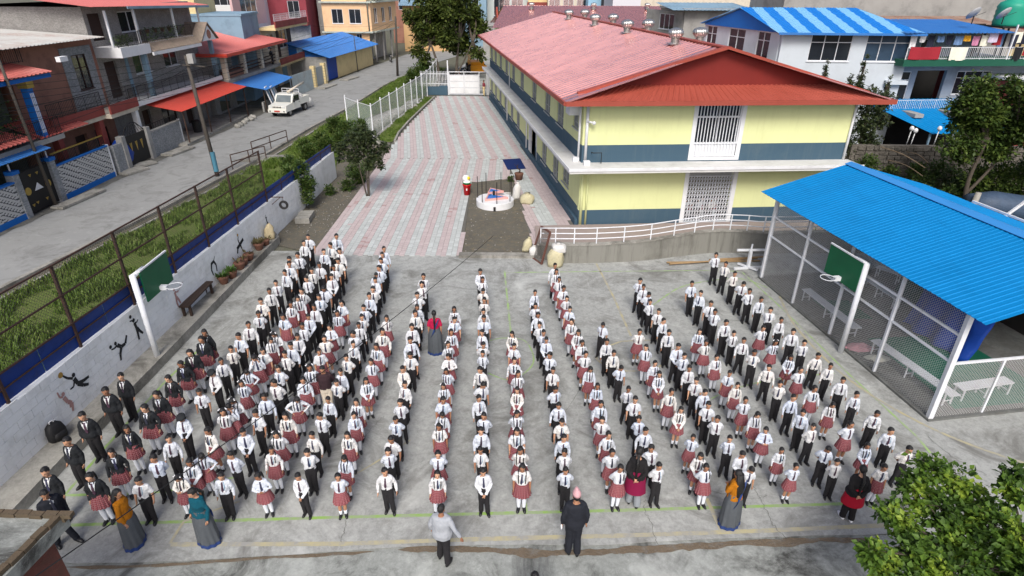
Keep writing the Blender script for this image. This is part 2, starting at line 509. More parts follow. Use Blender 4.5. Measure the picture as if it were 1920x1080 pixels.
def pavers(b, poly, o, ang, stripe, size, odd=0):
    ca, sa = math.cos(ang), math.sin(ang)
    xs = [(p[0]-o[0])*ca+(p[1]-o[1])*sa for p in poly]; ys = [-(p[0]-o[0])*sa+(p[1]-o[1])*ca for p in poly]
    nx0, nx1, ny0, ny1 = int(min(xs)/size)-1, int(max(xs)/size)+1, int(min(ys)/size)-1, int(max(ys)/size)+1
    g = .011
    for i in range(nx0, nx1):
        st = (i//stripe+odd) % 2
        for j in range(ny0, ny1):
            x, y = i*size, j*size+(size/2 if i % 2 else 0)
            c = (o[0]+(x+size/2)*ca-(y+size/2)*sa, o[1]+(x+size/2)*sa+(y+size/2)*ca)
            if not inside(c, poly): continue
            h = rp.uniform(0, .006)
            n = noise.noise(Vector((c[0]*.5, c[1]*.5, 3)))
            if st: m = 2 if n > .38 and rp.random() < .35 else rp.choice((0, 0, 1))
            else: m = 3+(1 if rp.random() < .12+.3*max(0, n) else 2 if rp.random() < .3 else 0)
            if rp.random() < .004: m = rp.randrange(6)
            q = [(x+g/2, y+g/2), (x+size-g/2, y+g/2), (x+size-g/2, y+size-g/2), (x+g/2, y+size-g/2)]
            w = [(o[0]+a*ca-e*sa, o[1]+a*sa+e*ca) for a, e in q]
            k = len(b.v); z1 = .012+h
            b.v += [(a, e, -.012) for a, e in w]+[(a, e, z1) for a, e in w]
            b.face((k+4, k+5, k+6, k+7), m)
            for e in range(4): b.face((k+e, k+(e+1) % 4, k+4+(e+1) % 4, k+4+e), m)
path = bpy.data.objects['path']
b = MB(); pavers(b, [(-8.86, 24.25), (-2.30, 24.25), (-2.60, 35.1), (.0, 36.05), (-.4, 40.55), (-9.0, 40.55), (-8.96, 37)], (-7.55, 24.25), 0, 2, .23)
b.build('paver', PV, path, kind='stuff')
b = MB(); pavers(b, [(-9.0, 40.57), (-.35, 40.57), (1.2, 40.57), (-2.7, 65.9), (-8.1, 65.9), (-8.85, 52)], (-4.0, 44.8), R(9.4), 2, .23, 1)
b.build('paver', PV, path, kind='stuff')
b = MB(); pavers(b, [(.06, 35.9), (1.05, 24.45), (3.2, 24.7), (3.0, 28.0), (1.25, 40.5), (-.3, 40.5)], (1.0, 25.2), R(8.8), 4, .21, 1)
b.build('paver', PV, path, kind='stuff')
b = MB()
kb = [(-8.95, 45.2), (-9.15, 48), (-9.05, 52.5), (-8.7, 59), (-8.3, 65)]
for a, c in zip(kb, kb[1:]): b.bar((*a, .05), (*c, .05), .14, .20)
b.build('kerb', M_KERB, kind='structure')
# road, its kerb and drain, shoulder in front of the houses
kr = [(-20.9, 10), (-20.0, 20.6), (-19.4, 24.7), (-18.6, 29.8), (-18.0, 34.8), (-17.4, 39.5), (-16.8, 49.6), (-15.8, 59.5), (-15.2, 72.4), (-14.3, 79.8), (-12.6, 92.6), (-9.5, 104), (-6, 118), (-2, 150)]
sheet('road', kr+[(-12, 150), (-16.5, 118), (-19.0, 100), (-20.5, 90), (-22.5, 72), (-23.9, 53), (-24.7, 44), (-24.6, 30), (-25.2, 10)], -.012, M_ROAD)
b = MB()
for a, c in zip(kr[:10], kr[1:11]): b.bar((a[0]+.1, a[1], .04), (c[0]+.1, c[1], .04), .22, .22)
for a, c in zip(kr[:6], kr[1:7]): b.bar((a[0]+.75, a[1], .0), (c[0]+.75, c[1], .0), .14, .16)
b.build('kerb', M_KERB, kind='structure')
sheet('verge', [(-11.7, 10), (-11.35, 26), (-11.0, 36), (-13.4, 46), (-14.0, 52), (-11.0, 60), (-9.6, 66), (-9.6, 90), (-12.9, 90), (-14.2, 79.8), (-15.1, 72.4), (-15.7, 59.5), (-16.7, 49.6), (-17.3, 39.5), (-17.9, 34.8), (-18.5, 29.8), (-19.3, 24.7), (-19.9, 20.6), (-20.8, 10)], -.008, M_GRASSSOIL)
b = MB(); ribbon(b, [(p[0]+.45, p[1]) for p in kr[:8]], .42, -.003); b.build('drain', M_SOIL, kind='structure')
sheet('shoulder', ragged([(-24.2, 26), (-23.9, 35), (-23.6, 44), (-23.0, 53), (-22.6, 60), (-26.5, 60), (-26.5, 26)], .12, .5, 17), .006, M_CONC)
sheet('lane', [(-7.9, 66.6), (-2.7, 66.6), (.5, 85), (3, 112), (-4.5, 112), (-8.0, 90)], -.008, M_COURT)
sheet('rubble_bed', ragged([(-13.6, 47), (-10.9, 44.5), (-10.2, 52), (-9.4, 64), (-10.4, 64), (-13.0, 53)], .15, .4, 6), .012, plain('pale_rubble', (.36, .35, .32), .95, .5, 3, bump=.8, dirt=(.10, .12, .06), dscale=.8, world=True))
sheet('lawn', ragged([(-10.6, 44.9), (-9.15, 45.3), (-9.2, 52), (-8.5, 65.2), (-9.5, 65.2), (-10.6, 49)], .06, .4, 5), .008, M_GRASSSOIL)
sheet('yard', [(12, 25.2), (17.0, 23.8), (40, 20), (60, 60), (17, 40)], -.005, M_SOIL)
# ================================================================== generic block for buildings
def corr(mb, p0, p1, p2, p3, pitch=.25, amp=.025, m=0, th=.012, flip=False):
    "ribbed sheet: edge p0-p1 carries the rib profile, ribs run towards p3-p2"
    p0, p1, p2, p3 = map(Vector, (p0, p1, p2, p3))
    nn = (p1-p0).cross(p3-p0).normalized()
    if nn.z < 0: nn = -nn
    L = (p1-p0).length; n = max(1, int(L/pitch))
    prof = []
    for i in range(n):
        for f, h in ((0, 0), (.55, 0), (.66, 1), (.88, 1), (.99, 0)): prof.append(((i+f)/n, h))
    prof.append((1, 0))
    top = []; bot = []
    for f, h in prof:
        o = nn*(amp*h)
        top.append((mb.vert(p0.lerp(p1, f)+o), mb.vert(p3.lerp(p2, f)+o)))
        bot.append((mb.vert(p0.lerp(p1, f)+o-nn*th), mb.vert(p3.lerp(p2, f)+o-nn*th)))
    up = (p1-p0).cross(p3-p0).z > 0
    for (a, b), (c, d) in zip(zip(top, bot), list(zip(top, bot))[1:]):
        q = (a[0], c[0], c[1], a[1]); mb.face(q if up else q[::-1], m)
        q = (b[0], b[1], d[1], d[0]); mb.face(q if up else q[::-1], m)
        mb.face((a[0], b[0], d[0], c[0]), m); mb.face((a[1], c[1], d[1], b[1]), m)
    mb.face((top[0][0], top[0][1], bot[0][1], bot[0][0]), m); mb.face((top[-1][0], bot[-1][0], bot[-1][1], top[-1][1]), m)

def sheets(name, q, mat, parent, w=1.0, pitch=.25, amp=.02, lift=.007):
    "slope laid with separate overlapping ribbed sheets"
    p0, p1, p2, p3 = map(Vector, q); n = max(1, round((p1-p0).length/w))
    for i in range(n):
        a, c = i/n, min(1, (i+1.03)/n); dz = Vector((0, 0, lift*(i % 2)))
        b = MB(); corr(b, p0.lerp(p1, a)+dz, p0.lerp(p1, c)+dz, p3.lerp(p2, c)+dz, p3.lerp(p2, a)+dz, pitch, amp); b.build(name, mat, parent)
def glass(name, c, rough=.08):
    t = NT(name)
    return t.out(t.mix(t.noise(1.2, 3), sc(c, .6), sc(c, 1.5)), rough, 0, .6)
MG = dict(dark=glass('dark_window_glass', (.018, .022, .028)), grey=glass('grey_window_glass', (.14, .165, .175), .12), green=glass('green_tinted_glass', (.02, .055, .018)), blue=glass('blue_tinted_glass', (.03, .055, .09)))
M_WHITEP = plain('white_paint', (.72, .73, .74), .6, .07, 3, dirt=(.42, .41, .38), dscale=1.1, damt=.35)
M_WHITEM = plain('white_metal_paint', (.70, .72, .75), .45, .06, 8, dirt=(.40, .36, .30), dscale=5, damt=.3)
M_DARKM = plain('dark_iron', (.018, .017, .017), .6, .3, 12)
M_ALU = plain('window_alu', (.36, .38, .38), .45, .08)
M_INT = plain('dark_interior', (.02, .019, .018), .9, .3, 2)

class Blk:
    def __init__(s, name, label, cat, o, U=(1, 0, 0), N=(0, -1, 0), group=None):
        s.root = empty(name, label, cat, o, 0, group)
        s.U, s.N = Vector(U).normalized(), Vector(N).normalized()
        s.U.z = s.N.z = 0
    def P(s, u, n, z): return s.U*u+s.N*n+Vector((0, 0, z))
    def ob(s, mb, u0, u1, n0, n1, z0, z1, m=0):
        mb.obox(s.P(u0, n0, z0), s.U*(u1-u0), s.N*(n1-n0), Vector((0, 0, z1-z0)), m)
    def box(s, name, u0, u1, n0, n1, z0, z1, mat, parent=None):
        b = MB(); s.ob(b, u0, u1, n0, n1, z0, z1); return b.build(name, mat, parent or s.root)
    def boxes(s, name, lst, mat, parent=None):
        b = MB()
        for q in lst: s.ob(b, *q)
        return b.build(name, mat, parent or s.root)
    def wall(s, name, u0, u1, n, th, z0, z1, mat, op=(), parent=None):
        "wall with real openings op = [(u0,u1,z0,z1)]"
        b = MB()
        us = sorted({u0, u1, *[min(max(o[i], u0), u1) for o in op for i in (0, 1)]})
        for a, c in zip(us, us[1:]):
            if c-a < 1e-4: continue
            z = z0
            for o in sorted([o for o in op if o[0] <= a+1e-4 and o[1] >= c-1e-4], key=lambda o: o[2]):
                if o[2]-z > 1e-3: s.ob(b, a, c, n-th, n, z, min(o[2], z1))
                z = max(z, o[3])
            if z1-z > 1e-3: s.ob(b, a, c, n-th, n, z, z1)
        return b.build(name, mat, parent or s.root)
    def win(s, u0, u1, z0, z1, n=0.0, cols=2, rows=1, fm=None, gm=None, fw=.05, dep=.09, sill=True, bars=0, name='window', trans=None):
        fm = fm or M_WHITEM; gm = gm or MG['dark']
        b = MB()
        for (a, c, e, f) in ((u0, u1, z0, z0+fw), (u0, u1, z1-fw, z1), (u0, u0+fw, z0+fw, z1-fw), (u1-fw, u1, z0+fw, z1-fw)): s.ob(b, a, c, n-dep, n-dep+.06, e, f)
        for i in range(1, cols): u = u0+(u1-u0)*i/cols; s.ob(b, u-fw*.4, u+fw*.4, n-dep+.004, n-dep+.052, z0+fw, z1-fw)
        if trans: s.ob(b, u0+fw, u1-fw, n-dep+.006, n-dep+.050, trans-fw*.4, trans+fw*.4)
        o = b.build(name, fm, s.root)
        zs = [z0+fw, z1-fw] if not trans else [z0+fw, trans, z1-fw]
        for i in range(cols):
            for z_, z2 in zip(zs, zs[1:]):
                a, c = u0+(u1-u0)*i/cols, u0+(u1-u0)*(i+1)/cols
                p = MB(); s.ob(p, a+fw*.3, c-fw*.3, n-dep-.006+.003*(i % 2), n-dep+.002+.003*(i % 2), z_, z2); p.build('pane', gm, o)
        if bars:
            p = MB()
            for i in range(1, bars): u = u0+(u1-u0)*i/bars; s.ob(p, u-.009, u+.009, n-.022, n-.004, z0+.02, z1-.02)
            for z in (z0+(z1-z0)*.3, z0+(z1-z0)*.72): s.ob(p, u0, u1, n-.020, n-.006, z-.01, z+.01)
            p.build('grille', fm, o)
        if sill:
            p = MB(); s.ob(p, u0-.06, u1+.06, n-.05, n+.06, z0-.06, z0-.003); p.build('sill', fm, o)
        return o
    def rail(s, u0, u1, n, z0, z1, mat, step=.14, name='railing', w=.03, n1=None, mids=0):
        n1 = n if n1 is None else n1
        b = MB(); a, c = s.P(u0, n, 0), s.P(u1, n1, 0); L = (c-a).length; k = max(2, int(L/step))
        b.bar(a+Vector((0, 0, z1)), c+Vector((0, 0, z1)), w*1.5, w)
        b.bar(a+Vector((0, 0, z0+.06)), c+Vector((0, 0, z0+.06)), w, w)
        for i in range(mids): z = z0+.06+(z1-z0-.06)*(i+1)/(mids+1); b.bar(a+Vector((0, 0, z)), c+Vector((0, 0, z)), w*.8, w*.8)
        for i in range(k+1):
            p = a.lerp(c, i/k); b.bar(p+Vector((0, 0, z0 if i % 8 == 0 or i == k else z0+.06)), p+Vector((0, 0, z1)), w*(1 if i % 8 == 0 or i == k else .55))
        return b.build(name, mat, s.root)
    def sheet(s, name, q, mat, pitch=.25, amp=.025, parent=None):
        "ribbed roof through four (u,n,z) corners; ribs run from the first edge to the opposite"
        b = MB(); corr(b, *[s.P(*p) for p in q], pitch=pitch, amp=amp); return b.build(name, mat, parent or s.root)

# ================================================================== SCHOOL
SA = Vector((3.25, 27.99, 0))
SU = Vector((math.cos(R(4.24)), math.sin(R(4.24)), 0)); SV = Vector((-math.sin(R(8.77)), math.cos(R(8.77)), 0))
SW, SL = 12.94, 37.0
def streaky(name, c, d, amt=.5):
    "painted wall with faint rain streaks and scuffs"
    t = NT(name)
    cc = t.mix(t.noise(1.4, 4, .6), sc(c, .965), sc(c, 1.03))
    cc = t.mix(t.ramp(t.noise(1.0, 6, .7, t.obj((4.5, 4.5, .35))), [(.50, 0.0), (.74, amt)]), cc, d)
    cc = t.mix(t.ramp(t.noise(.55, 6, .7), [(.52, 0.0), (.72, amt*.7)]), cc, d)
    t.bump(t.noise(40, 3), .12, .01)
    return t.out(cc, .78, 0, .25)
M_YELW = streaky('pale_yellow_wall', srgb(216, 220, 164), srgb(192, 194, 140), .32)
M_SLATE = streaky('slate_blue_band', srgb(64, 88, 104), srgb(88, 104, 112), .5)
def roofmat(name, c, rough=.38, var=.12, streak=.25, spec=.5, coat=0.0, metal=0.0):
    t = NT(name)
    n1 = t.noise(1.1, 5, .6)
    cc = t.mix(n1, sc(c, 1-var), sc(c, 1+var))
    cc = t.mix(t.rnd(), t.mix(1.0, cc, (.95,)*3, 'MULTIPLY'), t.mix(1.0, cc, (1.04,)*3, 'MULTIPLY'))
    st = t.ramp(t.noise(1.0, 6, .7, t.obj((2.2, .35, 1))), [(.5, 0.0), (.75, streak)])
    cc = t.mix(st, cc, sc(c, .62))
    t.set(t.b, 'Coat Weight', coat); t.set(t.b, 'Coat Roughness', .16); t.set(t.b, 'Coat IOR', 1.9)
    return t.out(cc, t.ramp(n1, [(.3, rough*.8), (.7, rough*1.3)]), metal, spec)
M_REDROOF = roofmat('glare_paled_red_roof_sheet', srgb(212, 146, 140), .28, .03, .05, 1.0, 1.0, .66)  # red sheet; sky glare on the slopes is put into the pale base colour
M_REDTRIM = roofmat('red_roof_trim', srgb(154, 74, 60), .5, .12, .3, .3)
sb = Blk('school_building', 'long two storey yellow school with slate bands and red metal roof', 'building', SA, SU, -SV)
left = Blk.__new__(Blk); left.root, left.U, left.N = sb.root, SV, -SU      # left wall: u runs back, n outward
upw = [(c-.80, c+.80, 3.98, 5.52) for c in (35.6, 32.5, 28.9, 25.2, 21.4, 17.3, 12.5, 8.2, 4.8)]+[(.9, 1.9, 4.55, 5.52)]
low = [(c-.78, c+.78, .85, 2.52) for c in (35.8, 32.5, 29.2, 25.8, 22.1, 18.9, 8.75, 5.5)]+[(2.2, 3.7, 1.25, 2.52), (11.1, 14.1, .05, 2.5)]
fup, flow = [(5.30, 7.50, 3.32, 5.86)], [(5.35, 7.62, .12, 2.74)]
TH = .25
left.wall('wall', TH, SL, 0, TH, .95, 2.98, M_YELW, low)
left.wall('wall', TH, SL, 0, TH, 4.0, 6.05, M_YELW, upw)
left.wall('band', TH, SL, .012, TH+.012, 0, .95, M_SLATE, low)
left.wall('band', TH, SL, .012, TH+.012, 3.2, 4.0, M_SLATE, upw)
sb.wall('wall', 0, SW, 0, TH, .82, 2.98, M_YELW, flow)
sb.wall('wall', 0, SW, 0, TH, 4.03, 6.05, M_YELW, fup)
sb.wall('band', 0, SW, .012, TH+.012, 0, .82, M_SLATE, flow)
sb.wall('band', 0, SW, .012, TH+.012, 3.2, 4.03, M_SLATE, fup)
sb.box('wall', SW-TH, SW, -SL, -TH, 0, 6.05, M_YELW)
sb.box('wall', 0, SW, -SL-TH, -SL, 0, 6.05, M_YELW)
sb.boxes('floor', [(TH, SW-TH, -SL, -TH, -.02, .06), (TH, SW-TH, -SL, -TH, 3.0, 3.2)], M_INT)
sb.boxes('partition', [(TH, SW-TH, -4.3, -4.15, .06, 3.0), (TH, SW-TH, -4.3, -4.15, 3.2, 6.0), (3.0, 3.1, -SL, -4.3, .06, 3.0), (3.0, 3.1, -SL, -4.3, 3.2, 6.0)], plain('inner_wall', (.30, .28, .2), .9))
left.box('plinth', .05, SL, .012, .14, 0, .34, M_SLATE)
for v in (3.2, 6.0, 9.9, 15.0, 18.2, 21.5, 25.0, 28.5, 32): left.box('plinth_post', v, v+.10, .14, .18, 0, .36, M_SLATE)
# concrete ledge round the first floor
M_LEDGE = plain('white_ledge', (.62, .62, .60), .7, .08, 1.5, dirt=(.34, .34, .31), dscale=.8, damt=.6)
b = MB()
def SP(u, v, z): return SU*u+SV*v+Vector((0, 0, z))
for (u0, u1, v0, v1) in ((-.82, SW+.25, -1.15, -.003), (-.82, -.003, 0, SL-.3)):
    b.prism([SP(u0, v0, 2.985), SP(u1, v0, 2.985), SP(u1, v1, 2.985), SP(u0, v1, 2.985)], (0, 0, .22))
b.build('ledge', M_LEDGE, sb.root)
b = MB()
b.obox(SP(-.86, -1.19, 3.10), SU*(SW+1.15), SV*.05, (0, 0, .14)); b.obox(SP(-.86, -1.14, 3.10), SU*.05, SV*(SL+.8), (0, 0, .14))
b.build('ledge_lip', M_WHITEP, sb.root)
for w in upw: left.win(w[0], w[1], w[2], w[3], 0, 2 if w[1]-w[0] > 1.2 else 1, fm=M_ALU, gm=MG['grey'], bars=5, dep=.12)
for w in low[:-1]: left.win(w[0], w[1], w[2], w[3], 0, 2, fm=M_ALU, gm=MG['grey'], bars=5, dep=.12)
# entrance on the left side
d = left.box('door_frame', 11.1, 11.2, -.2, .015, .05, 2.5, M_WHITEM); left.box('door_frame', 14.0, 14.1, -.2, .015, .05, 2.5, M_WHITEM)
dd = left.box('door', 11.2, 12.5, -.21, -.16, .05, 2.45, M_SLATE); left.box('pane', 11.35, 12.35, -.16, -.152, 1.0, 2.3, MG['grey'], dd)
# front upper grille door-window and lower folding gate
o = sb.wall('window_surround', 5.16, 7.66, .03, .06, 3.26, 5.97, M_WHITEP, [(5.34, 7.46, 3.40, 5.84)])
w = sb.win(5.34, 7.46, 4.05, 5.84, .0, 2, fm=M_WHITEM, bars=0, sill=False, trans=5.30)
p = MB()
for i in range(1, 14): u = 5.34+2.12*i/14; sb.ob(p, u-.019, u+.019, -.005, .02, 3.42, 5.82)
for z in (3.45, 4.05, 5.28): sb.ob(p, 5.34, 7.46, -.004, .028, z-.02, z+.02)
p.build('grille', M_WHITEM, w)
sb.box('panel', 5.36, 7.44, -.06, -.03, 3.40, 4.05, M_WHITEM, w)
o = sb.wall('gate_surround', 5.16, 7.80, .03, .06, .05, 2.97, M_WHITEP, [(5.36, 7.60, .10, 2.80)])
p = MB()
nU = 16
for i in range(nU+1): u = 5.38+2.2*i/nU; sb.ob(p, u-.014, u+.014, -.03, -.012, .12, 2.42)
for i in range(nU):
    u = 5.38+2.2*i/nU; du = 2.2/nU
    for j in range(11):
        z = .16+j*.205
        for s_ in (0, 1): p.bar(sb.P(u+(du if s_ else 0), -.008, z), sb.P(u+(0 if s_ else du), -.008, z+.2), .024, .014)
for z in (.13, 2.44, 2.78): sb.ob(p, 5.36, 7.60, -.035, .0, z-.02, z+.02)
for i in range(1, 6): z = 2.44+.34*i/6; sb.ob(p, 5.36, 7.60, -.03, -.01, z-.012, z+.012)
g_ = p.build('folding_gate', M_WHITEM, sb.root)
# roof: two ribbed slopes, front pent roof, gable wall, ridge cap, fascia
EZ, RZ, RU = 6.10, 8.22, 6.47
e0, e1, vf, vb = -1.08, SW+1.2, -.88, SL+.6
zl = lambda u: EZ+(RZ-EZ)*(u-e0)/(RU-e0)
zr = lambda u: EZ+(RZ-EZ)*(e1-u)/(e1-RU)
r0 = .55
sheets('roof_sheet', (SP(e0, vb, EZ), SP(e0, vf+.02, EZ), SP(RU, r0, RZ), SP(RU, vb, RZ)), M_REDROOF, sb.root, 1.26, .42, .050)
sheets('roof_sheet', (SP(e1, vf+.02, EZ), SP(e1, vb, EZ), SP(RU, vb, RZ), SP(RU, r0, RZ)), M_REDROOF, sb.root, 1.26, .42, .050)
b = MB(); corr(b, SP(e0+.05, vf, EZ-.01), SP(e1-.05, vf, EZ-.01), SP(e1-1.9, .75, 6.62), SP(e0+1.9, .75, 6.62), .30, .03); b.build('pent_roof', M_REDTRIM, sb.root)
b = MB(); b.prism([SP(e0+1.4, .70, 6.50), SP(e1-1.4, .70, 6.50), SP(RU, .70, RZ-.06)], SV*.08); b.build('gable', roofmat('red_gable_sheet', srgb(122, 42, 36), .6, .12, .25, .25), sb.root)
b = MB()
b.bar(SP(e0, vf-.03, EZ-.03), SP(e1, vf-.03, EZ-.03), .10, .20); b.bar(SP(e0-.03, vf+.02, EZ-.03), SP(e0-.03, vb, EZ-.03), .10, .18); b.bar(SP(e1+.03, vf+.02, EZ-.03), SP(e1+.03, vb, EZ-.03), .10, .18)
b.build('fascia', M_REDTRIM, sb.root)
b = MB()
for (ua, za, ub, zb) in ((e0+.75, zl(e0+.75), RU, RZ), (e1-.75, zr(e1-.75), RU, RZ)):
    b.bar(SP(ua, .1, za+.05), SP(ub, .42, zb+.05), .30, .12)
b.bar(SP(RU, .35, RZ+.05), SP(RU, vb, RZ+.05), .36, .06)
b.build('ridge_cap', M_REDTRIM, sb.root)
sb.box('soffit', -1.0, SW+1.1, -.002-SL, .80, 5.98, 6.04, M_SLATE)
# roof turbine ventilators
M_STEEL = plain('ventilator_steel', (.55, .54, .51), .28, .2, 20, metal=.85, spec=.5)
def vent(u, v, label):
    z = zl(u) if u < RU else zr(u)
    t = empty('roof_ventilator', label, 'ventilator', SA+SP(u, v, z), R(8), 'turbine ventilators along the red ridge')
    t.scale = (1.06,)*3
    b = MB(); b.box(-.30, .30, -.30, .30, .05, .09); b.loft([(0, 0, -.12, .20, .20), (0, 0, .30, .20, .20)], 16); b.build('base', M_STEEL, t)
    b = MB(); N = 20
    pr = [(.20, .30), (.25, .36), (.33, .44), (.36, .53), (.34, .63), (.26, .71), (.14, .76), (.03, .775)]
    def fn(p, a, r): k = 1+.07*math.cos(a*N+r[2]*9); return (p[0]*k, p[1]*k, p[2])
    b.loft([(0, 0, z_, r_, r_) for r_, z_ in pr], 80, fn=fn); b.build('turbine', M_STEEL, t, True)
    return t
vs = [28.6, 20.4, 13.0, 5.3]
for i, v in enumerate(vs):
    n_ = ('farthest', 'second farthest', 'second nearest', 'nearest')[i]
    vent(RU-.75, v-.7, f'round steel turbine ventilator, {n_} on the near side of the school ridge')
    vent(RU+.75, v-.2, f'round steel turbine ventilator, {n_} on the hidden side of the school ridge')
# pipes, camera, air conditioner, lamps
for (u, v, z0, z1, m, r_) in ((.16, -.07, 3.2, 6.0, M_WHITEP, .07), (-.10, .22, 3.2, 6.0, M_WHITEP, .055), (.10, -.07, .1, 2.98, M_YELW, .07), (.36, -.06, .1, 2.98, M_YELW, .05), (-.08, 14.6, 0, 2.98, M_WHITEP, .05), (-.08, 22.9, 3.2, 6.0, M_WHITEP, .05), (-.08, 24.2, 0, 2.98, M_WHITEP, .05), (SW-.02, -.06, 3.2, 6.0, M_WHITEP, .06)):
    b = MB(); b.tube([SP(u, v, z0), SP(u, v, z1)], r_, 10); b.build('drain_pipe', m, sb.root, True)
b = MB(); b.tube([SP(.16, -.12, 5.15), SP(.35, -.30, 5.13)], .05, 8); b.ell(SP(.40, -.33, 5.12), (.09, .09, .09), 10, 8); b.build('security_camera', M_WHITEP, sb.root, True)
b = MB(); b.obox(SP(-.55, .55, 5.30), SU*.5, SV*.75, (0, 0, .5)); b.build('air_conditioner', M_WHITEP, sb.root)
for (u, v) in ((.0, -.55), (-.35, .15)):
    b = MB(); b.obox(SP(u, v, 3.21), SU*.28, SV*.22, (0, 0, .20)); b.build('flood_lamp', M_WHITEP, sb.root)
b = MB(); b.tube([SP(.45, -.03, 3.7), SP(.45, -.35, 3.75), SP(.85, -.35, 3.75), SP(.85, -.35, 3.25)], .022, 6); b.build('pipe', M_DARKM, sb.root)
# cross-piece behind: second red roof beyond the school
sr = Blk('school_annex', 'red gabled metal roof building just behind the school', 'building', (-2.0, 80, 0), (1, .07, 0), (.07, -1, 0))
sr.box('wall', 0, 26, -9, 0, 0, 6.0, M_YELW)
sr.sheet('roof', [(-.7, .8, 5.9), (26.7, .8, 5.9), (25, -4.5, 8.2), (1.0, -4.5, 8.2)], M_REDROOF, .4, .04)
sr.sheet('roof', [(26.7, -9.8, 5.9), (-.7, -9.8, 5.9), (1.0, -4.5, 8.2), (25, -4.5, 8.2)], M_REDROOF, .4, .04)
b = MB(); b.prism([sr.P(0, 0, 6.0), sr.P(0, -9, 6.0), sr.P(0, -4.5, 8.05)], sr.U*.2); b.build('gable', M_REDTRIM, sr.root)
# ================================================================== LEFT WALL with murals, sheet-and-mesh fence
M_BLOCK = plain('whitewashed_block', (.80, .82, .82), .9, .08, 2.2, bump=.5, dirt=(.50, .51, .48), dscale=1.6, damt=.55, rnd=.02, world=True)
M_JOINT = plain('whitewashed_mortar', (.76, .78, .78), .95, .12, 3, dirt=(.30, .30, .28), dscale=1.4, damt=.5, world=True)
wall = empty('boundary_wall', 'long whitewashed block wall with painted sport silhouettes beside the court', 'wall', (0, 0, 0))
def wtop(y): return 1.90-.011*(y-10)
wy0, wy1 = 8.2, 36.0
def wpt(y, z, off=0.0):
    if y <= 26.3: return wall_pt(y, z, off)
    p0 = wall_pt(26.3); t = (y-26.3)/(36-26.3); return Vector((p0.x+.38*t+off, y, z))
b = MB()
ys = [wy0+(wy1-wy0)*i/56 for i in range(57)]
for y, y2 in zip(ys, ys[1:]):
    q = [wpt(y, -.05, -.22), wpt(y, -.05, -.015), wpt(y, wtop(y)-.03, -.015), wpt(y, wtop(y)-.03, -.22)]
    r = [wpt(y2, -.05, -.22), wpt(y2, -.05, -.015), wpt(y2, wtop(y2)-.03, -.015), wpt(y2, wtop(y2)-.03, -.22)]
    k = len(b.v); b.v += [tuple(x) for x in q+r]
    for i in range(4): b.face((k+i, k+(i+1) % 4, k+4+(i+1) % 4, k+4+i))
    if y == ys[0]: b.face((k, k+3, k+2, k+1))
    if y2 == ys[-1]: b.face((k+4, k+5, k+6, k+7))
b.build('mortar_core', M_JOINT, wall)
rb = random.Random(3)
bl, bh, nb = .46, .228, 0
rest = MB(); cands = []
for r in range(9):
    z = (PLAT_Z if r else 0)+.0
    z = .02+r*bh
    y = wy0-(bl/2 if r % 2 else 0)
    while y < wy1:
        ya, yb = max(y, wy0)+.006, min(y+bl, wy1)-.006
        zt = min(z+bh-.008, wtop((ya+yb)/2)-.002)
        if yb-ya > .06 and zt-z > .04 and not (z+bh < PLAT_Z and y < 25.8): cands.append((ya, yb, z, zt))
        y += bl
cands.sort(key=lambda c: c[0])
shared = {}
for i, (ya, yb, z, zt) in enumerate(cands):
    off = round(rb.uniform(-.002, .002), 4)
    def geo(mb, o=Vector()):
        q = [wpt(ya, z, -.03)-o, wpt(yb, z, -.03)-o, wpt(yb, z, off)-o, wpt(ya, z, off)-o]
        mb.prism(q, (0, 0, zt-z))
    if i < 300:
        o = wpt(ya, z); m_ = MB(); geo(m_, o)
        m_.build('block', M_BLOCK, wall, loc=o)
    else: geo(rest)
rest.build('block', M_BLOCK, wall, kind='stuff')
# murals: flat painted figures
M_BLK = plain('black_mural_paint', (.022, .024, .026), .85, .3, 5)
M_PNK = plain('pink_mural_paint', (.42, .25, .23), .85, .2, 5)
M_ORG = plain('ochre_mural_paint', (.36, .22, .05), .85, .2, 5)
def limb2(mb, pts, ws, cy, cz, s=1.0, lay=0):
    for (a, c), (wa, wb) in zip(zip(pts, pts[1:]), zip(ws, ws[1:])):
        a, c = Vector(a)*s, Vector(c)*s; d = (c-a).normalized(); n = Vector((-d.y, d.x))
        q = [a+n*wa*s, c+n*wb*s, c-n*wb*s, a-n*wa*s]
        mb.poly([wpt(cy+p.x, cz+p.y, .007+lay*.0007) for p in q])
def dot(mb, c, r, cy, cz, s, lay=0):
    mb.poly([wpt(cy+(c[0]+r*math.cos(a*math.pi/6))*s, cz+(c[1]+r*math.sin(a*math.pi/6))*s, .0075+lay*.0007) for a in range(12)])
def mural(cy, cz, s, joints, head, mat=M_BLK, ball=None):
    s *= .82
    b = MB()
    for i, (pts, ws) in enumerate(joints): limb2(b, pts, ws, cy, cz, s, i)
    if head: dot(b, head, .075, cy, cz, s, 7)
    o = b.build('mural_figure', mat, wall)
    if ball:
        b = MB(); dot(b, ball[0], ball[1], cy, cz, s, 8); b.build('mural_ball', ball[2], wall)
W3 = (.075, .06, .045)
mural(13.10, 1.15, 1.0, [([(0, .15), (.08, -.10)], (.085, .07)), ([(-.03, .18), (-.22, .32), (-.36, .52)], (.045, .04, .03)), ([(.08, -.1), (.33, -.16), (.58, -.17)], W3), ([(.06, -.1), (.26, -.30), (.46, -.40)], W3), ([(0, .10), (-.12, -.08), (-.28, -.08)], (.04, .03, .025))], (.03, .27), M_BLK, ((-.42, .58), .10, M_ORG))
